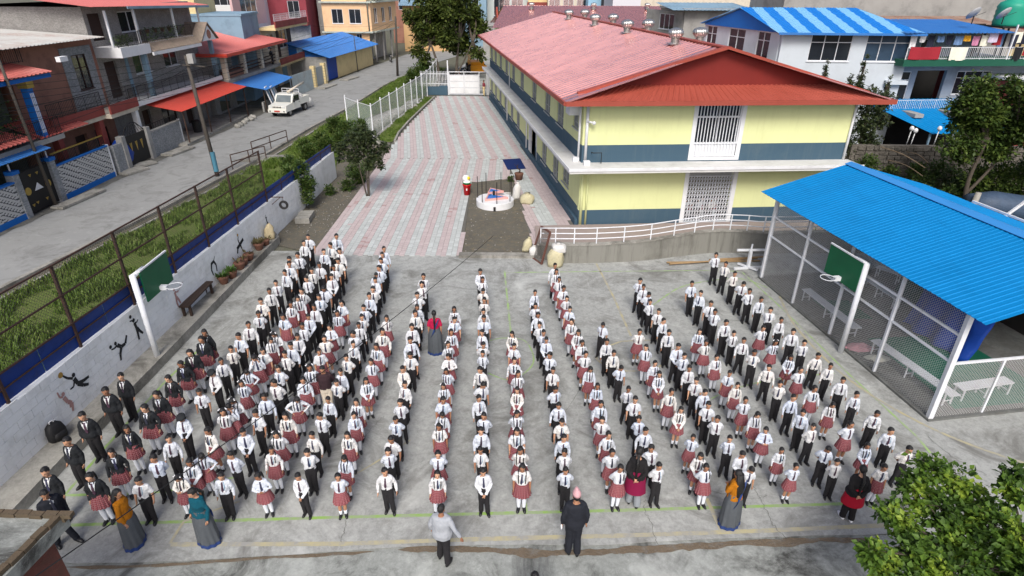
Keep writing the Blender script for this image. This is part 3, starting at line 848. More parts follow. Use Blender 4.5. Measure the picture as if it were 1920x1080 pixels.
mural(12.60, .95, .95, [([(0, .1), (.08, -.15)], (.08, .07)), ([(-.02, .14), (-.14, .20), (-.16, .42)], (.04, .035, .03)), ([(.08, -.15), (.22, -.28), (.14, -.58)], W3), ([(.06, -.15), (.18, -.20), (.10, -.40)], W3)], (.02, .22), M_PNK)
mural(14.95, 1.08, .95, [([(-.05, .12), (.12, -.05)], (.085, .07)), ([(-.06, .12), (-.25, .10), (-.40, .14)], (.045, .035, .025)), ([(.12, -.05), (.36, -.06), (.55, .20)], W3), ([(.10, -.06), (-.05, -.28), (-.12, -.52)], W3)], (-.12, .24), M_BLK, ((-.40, .26), .075, M_BLK))
mural(15.85, 1.28, .95, [([(0, .15), (.03, -.12)], (.075, .065)), ([(0, .18), (-.1, .30), (-.22, .33)], (.04, .03, .025)), ([(.02, .12), (.14, .10), (.24, .16)], (.035, .03, .02)), ([(.03, -.12), (0, -.36), (-.02, -.62)], W3), ([(.05, -.12), (.15, -.32), (.28, -.50)], W3)], (0, .27), M_BLK, ((-.12, .48), .075, M_BLK))
mural(18.1, 1.18, .9, [([(0, .15), (0, -.12)], (.075, .065)), ([(0, .16), (.18, .06), (.28, .12)], (.04, .03, .025)), ([(0, -.12), (-.06, -.36), (-.02, -.60)], W3), ([(.02, -.12), (.14, -.32), (.20, -.54)], W3), ([(.2, .02), (.75, .30)], (.012, .012))], (-.02, .28), M_PNK)
mural(20.75, 1.02, .85, [([(-.22, .22), (.12, .28)], (.085, .075)), ([(.10, .26), (.25, .0), (.20, -.38)], W3), ([(-.18, .22), (-.30, -.05), (-.22, -.42)], W3), ([(.12, .30), (.30, .5)], (.03, .02))], None)
mural(23.0, 1.0, .95, [([(-.4, -.12), (.45, .12)], (.10, .09)), ([(-.3, -.1), (-.45, -.35)], (.07, .06)), ([(0, 0), (.1, -.3)], (.07, .05)), ([(-.05, .05), (-.12, .3), (-.02, .46)], (.05, .045, .03))], None, M_BLK, ((-.06, .55), .08, M_ORG))
mural(25.75, .95, .8, [([(0, .2), (.06, -.05)], (.06, .055)), ([(0, .2), (-.1, .38), (.02, .52)], (.03, .025, .02)), ([(.06, -.05), (-.1, -.25), (-.2, -.48)], (.05, .04, .03)), ([(.06, -.05), (.2, -.2), (.26, -.45)], (.05, .04, .03))], (.02, .3))

# fence on top of the wall
M_RUST = plain('rusty_steel', (.060, .034, .026), .75, .35, 14, dirt=(.11, .055, .03), dscale=6, damt=.6)
M_BLUE = plain('blue_sheet', srgb(20, 56, 128), .5, .14, 2, dirt=srgb(12, 32, 72), dscale=1.6, damt=.6)
fence = empty('mesh_fence', 'rusty chain link fence with dark blue sheets on the white wall', 'fence', (0, 0, 0))
py_ = [8.9, 11.3, 13.8, 16.25, 18.6, 20.95, 23.4, 26.4]
def ft(y): return 4.36-.018*(y-10)
def bt(y): return wtop(y)+.78-.012*(y-10)
for y in py_:
    b = MB(); b.bar(wpt(y, wtop(y)-.25, -.10), wpt(y, ft(y), -.10), .07); b.build('post', M_RUST, fence)
for y in [35.9, 34, 32, 30, 28.2]:
    b = MB(); b.bar(wpt(y, wtop(y)-.2, -.12), wpt(y, bt(y), -.12), .05); b.build('post', M_RUST, fence)
for f in (lambda y: ft(y), lambda y: (ft(y)+bt(y))/2, lambda y: bt(y)):
    b = MB()
    for y, y2 in zip(py_, py_[1:]): b.bar(wpt(y, f(y), -.06), wpt(y2, f(y2), -.06), .04)
    b.build('rail', M_RUST, fence)
yy = py_+[28.2, 30, 32, 34, 35.9]
for y, y2 in zip(yy, yy[1:]):
    for k in range(2):
        a, c = y+(y2-y)*k/2+.012, y+(y2-y)*(k+1)/2-.012
        b = MB(); b.prism([wpt(a, wtop(a)+.01, -.13), wpt(c, wtop(c)+.01, -.13), wpt(c, bt(c)-.02, -.13), wpt(a, bt(a)-.02, -.13)], (.012+.008*k, 0, 0)); b.build('blue_panel', M_BLUE, fence)
b = MB()
for y, y2 in zip(yy, yy[1:]): b.bar(wpt(y, wtop(y)+.36, -.085), wpt(y2, wtop(y2)+.36, -.085), .03)
b.build('rail', M_RUST, fence)
M_WIRE = plain('dull_wire', (.06, .055, .05), .7, .3, 20)
M_WIREW = plain('galvanised_wire', (.48, .48, .47), .5, .2, 20)
def chainlink(name, P, L, H, parent, mat, sp=.09, r=.0035):
    "diamond mesh in the plane P(a, h)"
    b = MB(); n = int((L+H)/sp)
    for i in range(n+1):
        for sgn in (0, 1):
            a0 = i*sp-H; h0, h1 = 0.0, H
            s, e = a0, a0+H
            if s < 0: h0 = -s; s = 0
            if e > L: h1 = H-(e-L); e = L
            if e-s < .02: continue
            if sgn: p, q = P(L-s, h0), P(L-e, h1)
            else: p, q = P(s, h0), P(e, h1)
            p, q = Vector(p), Vector(q); d = (q-p).normalized()
            u = d.cross(Vector((.3, .9, .2))).normalized(); v = d.cross(u)
            k = len(b.v)
            for c in (0, 1, 2):
                an = c*2.094; o = u*math.cos(an)*r+v*math.sin(an)*r
                b.v += [tuple(p+o), tuple(q+o)]
            for c in range(3): c2 = (c+1) % 3; b.face((k+2*c, k+2*c2, k+2*c2+1, k+2*c+1))
    return b.build(name, mat, parent, kind='stuff')
chainlink('wire_mesh', lambda a, h: wpt(8.9+a, bt(8.9+a)+.02+h*(ft(8.9+a)-bt(8.9+a)-.04)/1.6, -.06), 17.5, 1.6, fence, M_WIRE, .10, .0040)

# ------------------------------------------------------------------ small things along the wall
M_WOODD = plain('dark_stained_wood', (.045, .028, .020), .6, .3, 6, bump=.3)
pb = G(365, 578, PLAT_Z); bn = empty('bench', 'dark brown wooden bench on the kerb under the painted wall', 'bench', (-11.40, 19.05, PLAT_Z), R(1.5))
for i in range(3): b = MB(); b.box(-.17+i*.117, -.17+i*.117+.108, -1.0, 1.0, .40, .45); b.build('slat', M_WOODD, bn)
for y in (-.85, .85):
    for x in (-.12, .12): b = MB(); b.box(x-.04, x+.04, y-.04, y+.04, 0, .40); b.build('leg', M_WOODD, bn)
M_TERRA = plain('terracotta', (.16, .075, .05), .85, .25, 8, bump=.3, dirt=(.07, .05, .04), dscale=5)
M_LEAF0 = plain('pot_leaf', (.07, .14, .025), .6, .4, 20, rnd=.3)
M_LEAF1 = plain('pot_leaf_brown', (.10, .085, .035), .7, .4, 20)
def pot(x, y, s, leaf, label, z=PLAT_Z, mat=None, h=.3, lm=None):
    t = empty('flower_pot', label, 'flower pot', (x, y, z), random.uniform(0, 3), 'flower pots on the kerb by the wall')
    b = MB(); b.loft([(0, 0, 0, .13*s, .13*s), (0, 0, .02, .14*s, .14*s), (0, 0, .22*s, .20*s, .20*s), (0, 0, .26*s, .22*s, .22*s), (0, 0, .30*s, .215*s, .215*s)], 16); b.build('pot', mat or M_TERRA, t, True)
    b = MB(); rr = random.Random(int(x*100+y*37))
    for k in range(leaf):
        a = rr.uniform(0, 6.28); r = rr.uniform(0, .2)*s; tilt = rr.uniform(.2, 1.2); L = rr.uniform(.12, .26)*s
        o = Vector((math.cos(a)*r, math.sin(a)*r, .29*s)); d = Vector((math.cos(a)*math.sin(tilt), math.sin(a)*math.sin(tilt), math.cos(tilt)))*L
        w = d.cross(Vector((0, 0, 1))).normalized()*L*.16
        b.poly([o, o+d*.5+w, o+d, o+d*.5-w])
    if leaf: b.build('foliage', lm or M_LEAF0, t)
pot(-11.22, 20.75, 1.0, 90, 'terracotta pot with bright green plant nearest the bench')
pot(-11.10, 21.25, 1.0, 90, 'terracotta pot with green plant, second from the bench')
pot(-11.12, 22.05, 1.05, 14, 'dry terracotta pot, third from the bench', lm=M_LEAF1)
pot(-11.14, 22.45, 1.0, 10, 'dry terracotta pot, fourth from the bench', lm=M_LEAF1)
pot(-11.10, 22.95, 1.0, 12, 'dry terracotta pot, fifth from the bench', lm=M_LEAF1)
pot(-11.10, 24.05, 1.05, 60, 'terracotta pot with brownish plant beside the pale boulder', lm=M_LEAF1)
pot(-11.00, 24.55, .9, 20, 'small dark pot touching the pale boulder', lm=M_LEAF1)
def rock(name, label, cat, c, r, mat, seed=1, flat=0):
    b = MB()
    def xf(p):
        q = Vector(p); n = noise.noise(q*2.2/max(r)+Vector((seed, 0, 0)))*.35+noise.noise(q*5/max(r)+Vector((0, seed, 0)))*.15
        return q*(1+n)
    b.ell((0, 0, 0), r, 16, 12, xf=xf)
    o = b.build(name, mat, smooth=True, loc=c); tag(o, label, cat); return o
rock('boulder', 'tall cream coloured stone standing at the end of the kerb', 'stone', (-11.05, 25.25, .62), (.24, .22, .40), plain('cream_stone', (.50, .42, .26), .9, .25, 5, bump=.6, dirt=(.28, .22, .12), dscale=4), 3)
b = MB(); b.box(-.35, .35, -.6, .6, 0, .28); o = b.build('concrete_step', M_KERB, loc=(-10.55, 28.6, 0), rz=R(4)); tag(o, 'low concrete step block below the hanging tyre', 'step')
# hanging tyre on a bracket
ty = empty('hanging_tyre', 'old black tyre hanging from a rusty bracket on the wall', 'tyre', (-10.72, 26.6, .45)); ty.scale = (.72,)*3
b = MB(); b.bar((-.75, 0, 1.95), (.05, 0, 1.95), .05); b.bar((-.75, 0, 1.45), (-.15, 0, 1.93), .04); b.build('bracket', M_RUST, ty)
b = MB(); b.tube([(0, 0, 1.93), (0, 0, 1.72)], .012, 6); b.build('chain', M_RUST, ty)
b = MB()
for i in range(28):
    a, c = 2*math.pi*i/28, 2*math.pi*(i+1)/28
    pr = [(.16, -.05), (.24, -.075), (.29, -.06), (.29, .06), (.24, .075), (.16, .05)]
    k = len(b.v)
    for an in (a, c):
        for (r, d) in pr: b.v.append((math.sin(an)*r, d, 1.42+math.cos(an)*r))
    for j in range(6): j2 = (j+1) % 6; b.face((k+j, k+j2, k+6+j2, k+6+j))
b.build('tyre', plain('tyre_rubber', (.03, .03, .03), .85, .3, 14), ty)
# backpack leaning on the wall
bp = empty('backpack', 'black school backpack leaning against the painted wall', 'backpack', (-11.62, 11.85, PLAT_Z), R(75))
M_BAG = plain('black_nylon', (.012, .012, .013), .6, .3, 20, bump=.3)
b = MB(); b.loft([(0, 0, .0, .20, .10), (0, 0, .05, .23, .13), (0, 0, .25, .23, .13), (0, .02, .42, .19, .11), (0, .03, .50, .10, .06)], 16, e=3); b.build('bag', M_BAG, bp, True)
b = MB(); b.loft([(0, -.12, .04, .15, .05), (0, -.13, .16, .16, .06), (0, -.12, .24, .13, .04)], 14, e=3); b.build('pocket', M_BAG, bp, True)
b = MB(); b.tube(curve_pts([(-.05, .03, .49), (-.05, .03, .55), (.05, .03, .55), (.05, .03, .49)], 4), .012, 6); b.build('handle', M_WHITEP, bp)
b = MB(); b.tube(curve_pts([(.14, .10, .44), (.20, .2, .25), (.18, .12, .05)], 5), .018, 6); b.build('strap', M_BAG, bp)

# ------------------------------------------------------------------ basketball hoops
M_GRN = plain('green_backboard', srgb(0, 92, 58), .45, .08, 2, dirt=srgb(0, 74, 48), dscale=1.5)
def hoop(base, face, label, top, sh):
    "face: unit vector pointing into the court"
    t = empty('basketball_hoop', label, 'basketball hoop', base)
    f = Vector(face).normalized(); s = Vector((-f.y, f.x, 0))
    b = MB(); b.tube([(0, 0, -.05), (0, 0, top)], .085, 16); b.tube([(0, 0, top-.05), s*sh*.6+Vector((0, 0, top-.05))], .07, 12); b.tube([(0, 0, top-.8), s*sh*.6+Vector((0, 0, top-.8))], .04, 8); b.build('pole', M_WHITEM, t, True)
    o = f*.06+s*sh+Vector((0, 0, top-1.02))
    bw, bh_ = 1.55, 1.0
    b = MB(); b.obox(o-s*bw/2, s*bw, f*.035, (0, 0, bh_)); bb = b.build('backboard', M_GRN, t)
    b = MB(); b.obox(o-s*(bw/2+.01)+Vector((0, 0, bh_+.001)), s*(bw+.02), f*.05, (0, 0, .045)); b.build('edge', M_WHITEM, bb)
    b = MB(); c = o+f*.47+Vector((0, 0, .16))
    b.tube([c+f*.23*math.cos(a)+s*.23*math.sin(a) for a in [2*math.pi*i/24 for i in range(25)]], .013, 6, caps=False); b.build('rim', M_WHITEM, t, True)
    b = MB(); b.obox(o+f*.035-s*.07+Vector((0, 0, .04)), s*.14, f*.20, (0, 0, .14)); b.build('bracket', M_WHITEM, t)
hoop((-11.12, 15.66, 0), (1, .02, 0), 'green basketball backboard on a white pole beside the painted wall', 3.12, 1.0)
hoop((10.87, 16.62, 0), (-.985, -.17, 0), 'green basketball backboard on a white pole by the netted pavilion', 3.24, -.82)

# ------------------------------------------------------------------ netted pavilion
M_BLUEROOF = roofmat('bright_blue_roof_sheet', srgb(6, 122, 184), .5, .09, .35, .2)
M_BLUECAP = roofmat('blue_ridge_cap', srgb(58, 138, 205), .4, .08, .2, .5)
pv = empty('pavilion', 'open netted pavilion with bright blue metal roof and white posts', 'pavilion', (0, 0, 0))
p0, p1 = Vector((10.28, 22.13, 0)), Vector((11.68, 13.22, 0))
pd = (p1-p0).normalized(); pn = Vector((-pd.y, pd.x, 0)); pn = pn if pn.x > 0 else -pn
PL, PW = (p1-p0).length, 6.6
def PP(a, n, z): return p0+pd*a+pn*n+Vector((0, 0, z))
for i in range(5):
    a = PL*i/4; b = MB(); b.bar(PP(a, 0, -.05), PP(a, 0, 3.50), .13 if i in (0, 4) else .085); b.build('post', M_WHITEM, pv)
for a in (0, PL/2, PL): b = MB(); b.bar(PP(a, PW, -.05), PP(a, PW, 3.5), .12); b.build('post', M_WHITEM, pv)
for n in (0, PW):
    for z in ((2.70, 1.90) if n == 0 else (1.9,)): b = MB(); b.bar(PP(0, n, z), PP(PL, n, z), .06); b.build('rail', M_WHITEM, pv)
    b = MB(); b.bar(PP(0, n, 3.46), PP(PL, n, 3.46), .07, .09); b.build('beam', M_WHITEM, pv)
for a in (0, PL/2, PL):
    b = MB(); b.bar(PP(a, 0, 3.48), PP(a, PW/2, 4.38), .06); b.bar(PP(a, PW, 3.48), PP(a, PW/2, 4.38), .06); b.bar(PP(a, 0, 3.38), PP(a, PW, 3.38), .06); b.build('truss', M_WHITEM, pv)
sheets('roof_sheet', (PP(PL+.7, -.32, 3.50), PP(-.75, -.32, 3.50), PP(-.75, PW/2, 4.52), PP(PL+.7, PW/2, 4.52)), M_BLUEROOF, pv, .95, .16, .013, .006)
sheets('roof_sheet', (PP(-.75, PW+.32, 3.50), PP(PL+.7, PW+.32, 3.50), PP(PL+.7, PW/2, 4.52), PP(-.75, PW/2, 4.52)), M_BLUEROOF, pv, .95, .16, .013, .006)
b = MB()
for s in (-1, 1): b.prism([PP(-.76, PW/2, 4.57), PP(PL+.71, PW/2, 4.57), PP(PL+.71, PW/2+s*.26, 4.49), PP(-.76, PW/2+s*.26, 4.49)], (0, 0, .012))
b.build('ridge_cap', M_BLUECAP, pv)
b = MB(); b.bar(PP(1.6, PW+.36, 3.56), PP(PL+.7, PW+.36, 3.56), .07, .07); b.build('gutter', M_WHITEM, pv)
chainlink('wire_net', lambda a, h: PP(a, .0, .06+h), PL, 3.40, pv, M_WIREW, .085, .0042)
chainlink('wire_net', lambda a, h: PP(PL, a, .06+h), PW, 1.75, pv, M_WIREW, .085, .0042)
chainlink('wire_net', lambda a, h: PP(.0, a, .06+h), PW, 1.8, pv, M_WIREW, .10, .003)
b = MB(); b.bar(PP(PL, 0, 1.86), PP(PL, PW, 1.86), .06); b.build('rail', M_WHITEM, pv)
for n in (1.65, 3.3, 4.95): b = MB(); b.bar(PP(PL, n, 0), PP(PL, n, 1.86), .055); b.build('post', M_WHITEM, pv)
b = MB()
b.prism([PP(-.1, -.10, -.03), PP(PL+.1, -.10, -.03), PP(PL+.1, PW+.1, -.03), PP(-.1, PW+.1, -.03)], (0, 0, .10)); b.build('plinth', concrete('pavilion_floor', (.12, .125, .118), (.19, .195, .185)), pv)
b = MB(); b.obox(PP(-.05, PW+.02, .05), pd*(PL+.1), pn*.03, (0, 0, 2.9)); b.build('added_dark_backing', plain('interior_darkening', (.03, .028, .026), .9, .4, 1.5), pv)  # dark backing, added so the pavilion interior looks darker
M_TARP = plain('blue_tarpaulin', srgb(18, 62, 150), .45, .25, 3, bump=.6)
M_GMAT = plain('green_floor_mat', srgb(20, 96, 74), .8, .12, 4)
rt = random.Random(9)
def tarp(name, label, a0, a1, n, z0, z1, m, amp=.12):
    b = MB(); nu, nv = 26, 12
    for j in range(nv+1):
        for i in range(nu+1):
            u, v = i/nu, j/nv
            q = PP(a0+(a1-a0)*u, n+amp*math.sin(u*19+v*2)*(1-.5*v)+.10*noise.noise(Vector((u*6, v*5, n)))+(1-v)**3*-.35, z0+(z1-z0)*v)
            b.v.append(tuple(q))
    for j in range(nv):
        for i in range(nu): k = j*(nu+1)+i; b.face((k, k+1, k+nu+2, k+nu+1))
    o = b.build(name, m, smooth=True); sol = o.modifiers.new('t', 'SOLIDIFY'); sol.thickness = .01; tag(o, label, 'tarpaulin')
tarp('tarpaulin', 'large blue tarpaulin hung inside the netted pavilion', 4.2, 6.9, 3.4, .12, 2.3, M_TARP)
tarp('tarpaulin', 'dark green cloth hung behind the backboard inside the pavilion', 2.6, 4.3, 4.2, .5, 2.6, plain('green_cloth', srgb(24, 70, 60), .8, .3, 3), .08)
tarp('tarpaulin', 'dark red cloth hung at the near end inside the pavilion', 8.35, 9.0, 3.6, 1.2, 2.9, plain('red_cloth', srgb(110, 28, 36), .8, .3, 3), .05)
def matpatch(label, pts, m):
    b = MB(); b.prism([PP(a, n, .074) for a, n in pts], (0, 0, .012)); tag(b.build('floor_mat', m), label, 'mat')
matpatch('green floor mat under the far pavilion bench', [(2.2, .9), (3.6, .9), (3.8, 2.2), (2.4, 2.2)], M_GMAT)
matpatch('large green floor mat under the blue tarpaulin', [(5.0, 1.1), (8.8, 1.0), (8.85, 4.4), (5.2, 4.2)], M_GMAT)
b = MB()
for i in range(24): pass
def cloth_heap(label, c, r, m, seed):
    b = MB(); n = 22
    for j in range(n+1):
        for i in range(n+1):
            x, y = (i/n-.5)*2*r[0], (j/n-.5)*2*r[1]; q = Vector((x*3+seed, y*3, 0))
            edge_ = max(0, 1-(x/r[0])**2-(y/r[1])**2)
            b.v.append((c[0]+x*(1+.2*noise.noise(q)), c[1]+y*(1+.2*noise.noise(q+Vector((9, 0, 0)))), c[2]+.01+edge_*.10*(1+noise.noise(q*2.5))))
    for j in range(n):
        for i in range(n):
            cx, cy = ((i+.5)/n-.5)*2, ((j+.5)/n-.5)*2
            if cx*cx+cy*cy < 1+.35*noise.noise(Vector((cx*2+seed, cy*2, 1))): k = j*(n+1)+i; b.face((k, k+1, k+n+2, k+n+1))
    o = b.build('cloth', m, smooth=True); o.modifiers.new('t', 'SOLIDIFY').thickness = .008; tag(o, label, 'cloth')
q = G(1612, 652, .08); cloth_heap('crumpled pink cloth lying on the pavilion floor by the benches', (q.x, q.y, .08), (.45, .28), plain('pink_cloth', srgb(205, 150, 158), .9, .1), 2)
q = G(1645, 672, .08); cloth_heap('crumpled whitish sheet beside the pink cloth on the pavilion floor', (q.x, q.y, .08), (.40, .22), plain('pale_cloth', srgb(190, 190, 178), .9, .1), 7)
def wbench(label, a, c, w=.36):
    "white metal bench between two pixels (front edge of the seat)"
    a, c = Vector(a), Vector(c); d = (c-a); L = d.length; d.normalize(); n = Vector((-d.y, d.x, 0))
    t = empty('metal_bench', label, 'bench', (a.x, a.y, .07), 0, 'white metal benches in the pavilion')
    for i in range(4): b = MB(); b.obox(n*(i*w/4+.005)+Vector((0, 0, .40)), d*L, n*(w/4-.015), (0, 0, .035)); b.build('slat', M_WHITEM, t)
    for f in (.05, .5, .95):
        for k in (0.02, w-.06):
            b = MB(); b.bar(d*L*f+n*k, d*L*f+n*k+Vector((0, 0, .40)), .035); b.build('leg', M_WHITEM, t)
        b = MB(); b.bar(d*L*f+n*.02+Vector((0, 0, .15)), d*L*f+n*(w-.06)+Vector((0, 0, .15)), .025); b.build('stretcher', M_WHITEM, t)
wbench('long white bench at the far end of the pavilion beside the net', PP(2.0, .45, 0), PP(4.95, .45, 0))
wbench('long white bench at the near end of the pavilion beside the net', PP(5.7, .55, 0), PP(8.75, .75, 0))
wbench('short white bench behind the low net at the pavilion end', PP(8.55, 1.35, 0), PP(8.45, 3.15, 0))
wbench('white bench far back in the pavilion by the hanging cloth', PP(1.3, 3.4, 0), PP(3.3, 3.4, 0))
wbench('tilted white frame bench standing at the back corner of the pavilion', PP(.6, 4.6, 0), PP(2.2, 5.4, 0))

# ------------------------------------------------------------------ ramp with railing in front of the school
ramp = empty('ramp', 'concrete ramp wall in front of the school', 'ramp', (0, 0, 0))
front = [(1.10, 24.05), (2.1, 23.55), (3.6, 23.55), (5.6, 23.80), (7.4, 24.3), (8.9, 24.7), (10.2, 24.75), (11.6, 24.7), (15.5, 25.0)]
topz = [.60, .80, .82, .87, .96, 1.02, 1.0, .95, .93]
fr = curve_pts([(x, y, z) for (x, y), z in zip(front, topz)], 5)
b = MB(); prev = None
for p in fr:
    ids = [b.vert(p.x, p.y, -.05), b.vert(p.x, p.y, p.z), b.vert(p.x, p.y+.20, p.z), b.vert(p.x, p.y+.20, -.05)]
    if prev:
        for i in range(3): b.face((prev[i], ids[i], ids[i+1], prev[i+1]))
    else: b.face(ids)
    prev = ids
b.face(prev[::-1])
b.build('retaining_wall', streaky('ramp_wall_concrete', (.235, .232, .205), (.10, .097, .082), .85), ramp)
for p, q in zip(fr, fr[1:]):
    b = MB(); b.prism([(p.x, p.y-.03, p.z+.002), (q.x, q.y-.03, q.z+.002), (q.x, q.y+.23, q.z+.002), (p.x, p.y+.23, p.z+.002)], (0, 0, .06)); b.build('coping', M_KERB, ramp)
b = MB(); prev = None
for p in fr:
    fl = .10
    back = SA+SU*max(-.4, (p.x-SA.x))+Vector((0, -.03, 0)); by = 27.9+(p.x-3.25)*math.tan(R(4.24))-.02
    ids = (b.vert(p.x, p.y+.20, fl), b.vert(p.x, by, fl))
    if prev: b.face((prev[0], ids[0], ids[1], prev[1]))
    prev = ids
b.build('ramp_floor', plain('ramp_tiles', (.30, .25, .225), .85, .15, 3, world=True), ramp)
rl = empty('handrail', 'white three bar handrail along the school ramp', 'railing', (0, 0, 0))
rp_ = [p for i, p in enumerate(fr) if i % 3 == 1]
dz = [.76, .52, .28]
for p in rp_: b = MB(); b.bar((p.x, p.y+.1, p.z), (p.x, p.y+.1, p.z+.78), .045); b.build('post', M_WHITEM, rl)
for z in dz:
    b = MB(); b.tube([(p.x, p.y+.1-.0, p.z+z) for p in fr[1:]], .024, 8); b.build('bar', M_WHITEM, rl, True)
# bamboo poles, white stand, sacks, brown frame
M_BAMB = plain('bamboo', (.30, .20, .10), .6, .3, 4)
for i, (a, c) in enumerate((((1250, 492), (1425, 489)), ((1255, 495), (1420, 484)), ((1330, 487), (1440, 481)))):
    a, c = G(*a, .05+.05*i), G(*c, .05+.05*i); b = MB(); n = 12
    b.tube([a.lerp(c, k/n) for k in range(n+1)], [.035 if k % 3 else .042 for k in range(n+1)], 8)
    tag(b.build('bamboo_pole', M_BAMB, smooth=True), f'bamboo pole lying along the ramp wall, {("front", "middle", "rear")[i]} one', 'pole', 'bamboo poles by the ramp')
st = empty('rotor_stand', 'white steel stand with crossed top bars beside the pavilion corner', 'stand', (10.05, 23.05, 0), R(12))
b = MB(); b.bar((0, 0, .05), (.05, .1, .80), .11); b.build('post', M_WHITEM, st)
b = MB(); b.bar((-.62, .05, .05), (.62, -.05, .05), .09); b.bar((-.25, .4, .10), (.2, -.4, .10), .07); b.build('base', M_WHITEM, st)
b = MB(); b.bar((-.55, .18, .84), (.62, -.02, .84), .08); b.build('cross_bar', M_WHITEM, st)
b = MB(); b.bar((-.2, -.25, .93), (.28, .40, .93), .07); b.build('cross_bar', M_WHITEM, st)
def sack(label, c, r, m, seed, lean=(0, 0)):
    b = MB()
    def xf(p):
        q = Vector(p); h = q.z/r[2]
        n = noise.noise(q*4+Vector((seed, 0, 0)))*.30+noise.noise(q*10+Vector((0, seed, 0)))*.14+.10*abs(noise.noise(q*18+Vector((seed, seed, 0))))
        pin = 1; n *= .8 if h < .6 else .4
        return Vector((q.x*(1+n)*pin+lean[0]*(h+1), q.y*(1+n)*pin+lean[1]*(h+1), max(-r[2]*.92, q.z*(1+n*.5))))
    pr = [(-.98, .80), (-.92, .95), (-.6, 1.0), (-.2, .97), (.2, 1.0), (.5, .86), (.72, .58), (.80, .30), (.86, .24), (1.0, .46)]
    b.loft([(0, 0, z_*r[2], r[0]*k_, r[1]*k_) for z_, k_ in pr], 26, e=2.6, xf=xf)
    o = b.build('sack', m, smooth=True, loc=(c[0], c[1], c[2]+r[2]*.92)); tag(o, label, 'sack', 'filled sacks'); return o
M_SACKW = plain('white_woven_sack', (.60, .59, .56), .8, .15, 5, bump=.4)
M_SACKY = plain('yellowed_woven_sack', (.50, .46, .30), .8, .2, 5, bump=.4, dirt=(.25, .2, .1), dscale=4)
sack('tall white sack standing behind the fountain', (.18, 32.0, .04), (.22, .20, .50), M_SACKW, 1, (.05, 0))
sack('round yellowish sack on the pavers right of the fountain', (.80, 31.4, .02), (.36, .30, .30), M_SACKY, 2)
sack('small pale sack leaning left of the brown frame', (.60, 24.55, .13), (.18, .18, .34), M_SACKY, 3, (.08, 0))
sack('pale sack inside the leaning brown frame', (.98, 24.2, .02), (.22, .16, .27), M_SACKW, 4)
sack('big cream sack at the foot of the ramp wall', (1.85, 23.25, 0), (.34, .26, .44), M_SACKY, 5)
sack('white sack lying on top of the cream sack by the ramp', (1.98, 23.38, .62), (.30, .26, .20), M_SACKW, 6)
fm = empty('steel_frame', 'rusty brown frame with dark mesh leaning at the ramp corner', 'frame', (1.05, 23.75, 0), R(-62))
F = lambda x, z: Vector((x, z*.30, z*.95))
b = MB()
for a, c in (((-.45, 0), (.45, 0)), ((-.38, 1.45), (.38, 1.45)), ((-.45, 0), (-.38, 1.45)), ((.45, 0), (.38, 1.45))): b.bar(F(*a), F(*c), .07)
b.build('frame', plain('brown_steel', (.13, .06, .045), .6, .3, 8), fm)
chainlink('mesh', lambda a, h: F(-.40+a, .05+h), .8, 1.35, fm, M_WIRE, .05, .004)
# ================================================================== THINGS ON THE PATH
# fountain with two triangular basins
M_POOLB = plain('pool_blue', srgb(28, 112, 190), .3, .1, 3)
M_POOLP = plain('pink_rim_paint', srgb(214, 160, 152), .8, .1, 4)
ft_ = empty('fountain', 'round white fountain base with pink rimmed blue triangular basins', 'fountain', (-.95, 31.0, .03))
b = MB(); b.loft([(0, 0, 0, 1.02, 1.02), (0, 0, .34, 1.02, 1.02), (0, 0, .36, .99, .99)], 48); b.build('base', M_WHITEP, ft_)
def tri(name, c, s, z0, h, rot):
    pts = [Vector((c[0]+s*math.cos(a+rot), c[1]+s*math.sin(a+rot), z0)) for a in (0, 2.2, 4.1)]
    ce = sum(pts, Vector())/3
    b = MB(); inn = [p.lerp(ce, .17) for p in pts]
    for i in range(3):
        j = (i+1) % 3
        b.prism([pts[i], pts[j], inn[j], inn[i]], (0, 0, h))
    o = b.build(name, M_POOLP, ft_)
    b = MB(); b.prism(inn, (0, 0, h*.72)); b.build('pool_floor', M_POOLB, o); return o
tri('basin', (-.02, .0), .74, .362, .12, R(-8)); tri('basin', (-.05, .62), .52, .50, .12, R(-8))
b = MB(); b.loft([(-.12, .45, .362, .12, .12), (-.12, .45, .50, .12, .12)], 12); b.build('pedestal', M_WHITEP, ft_)
b = MB(); b.box(-.14, -.01, .22, .34, .44, .70); b.build('pump', M_DARKM, ft_)
for i in range(7):
    a = 2*math.pi*i/7+.35; b = MB(); b.tube([(math.cos(a)*.95, math.sin(a)*.95, .30), (math.cos(a)*.95, math.sin(a)*.95, 1.55)], .020, 6); b.build('rod', M_DARKM, ft_)
b = MB(); b.box(-.06, .06, -1.10, -1.01, .0, .22); b.build('outlet', M_DARKM, ft_)
# planks behind the fountain
for i, (x, y, a, L) in enumerate(((-.75, 32.9, 4, 1.3), (-.5, 32.6, -6, .9))):
    b = MB(); b.box(-L/2, L/2, -.06, .06, 0, .05); tag(b.build('plank', M_SACKW, loc=(x, y, .045+.052*i*0), rz=R(a)), ('longer' if i == 0 else 'shorter')+' pale plank lying on the soil behind the fountain', 'plank')
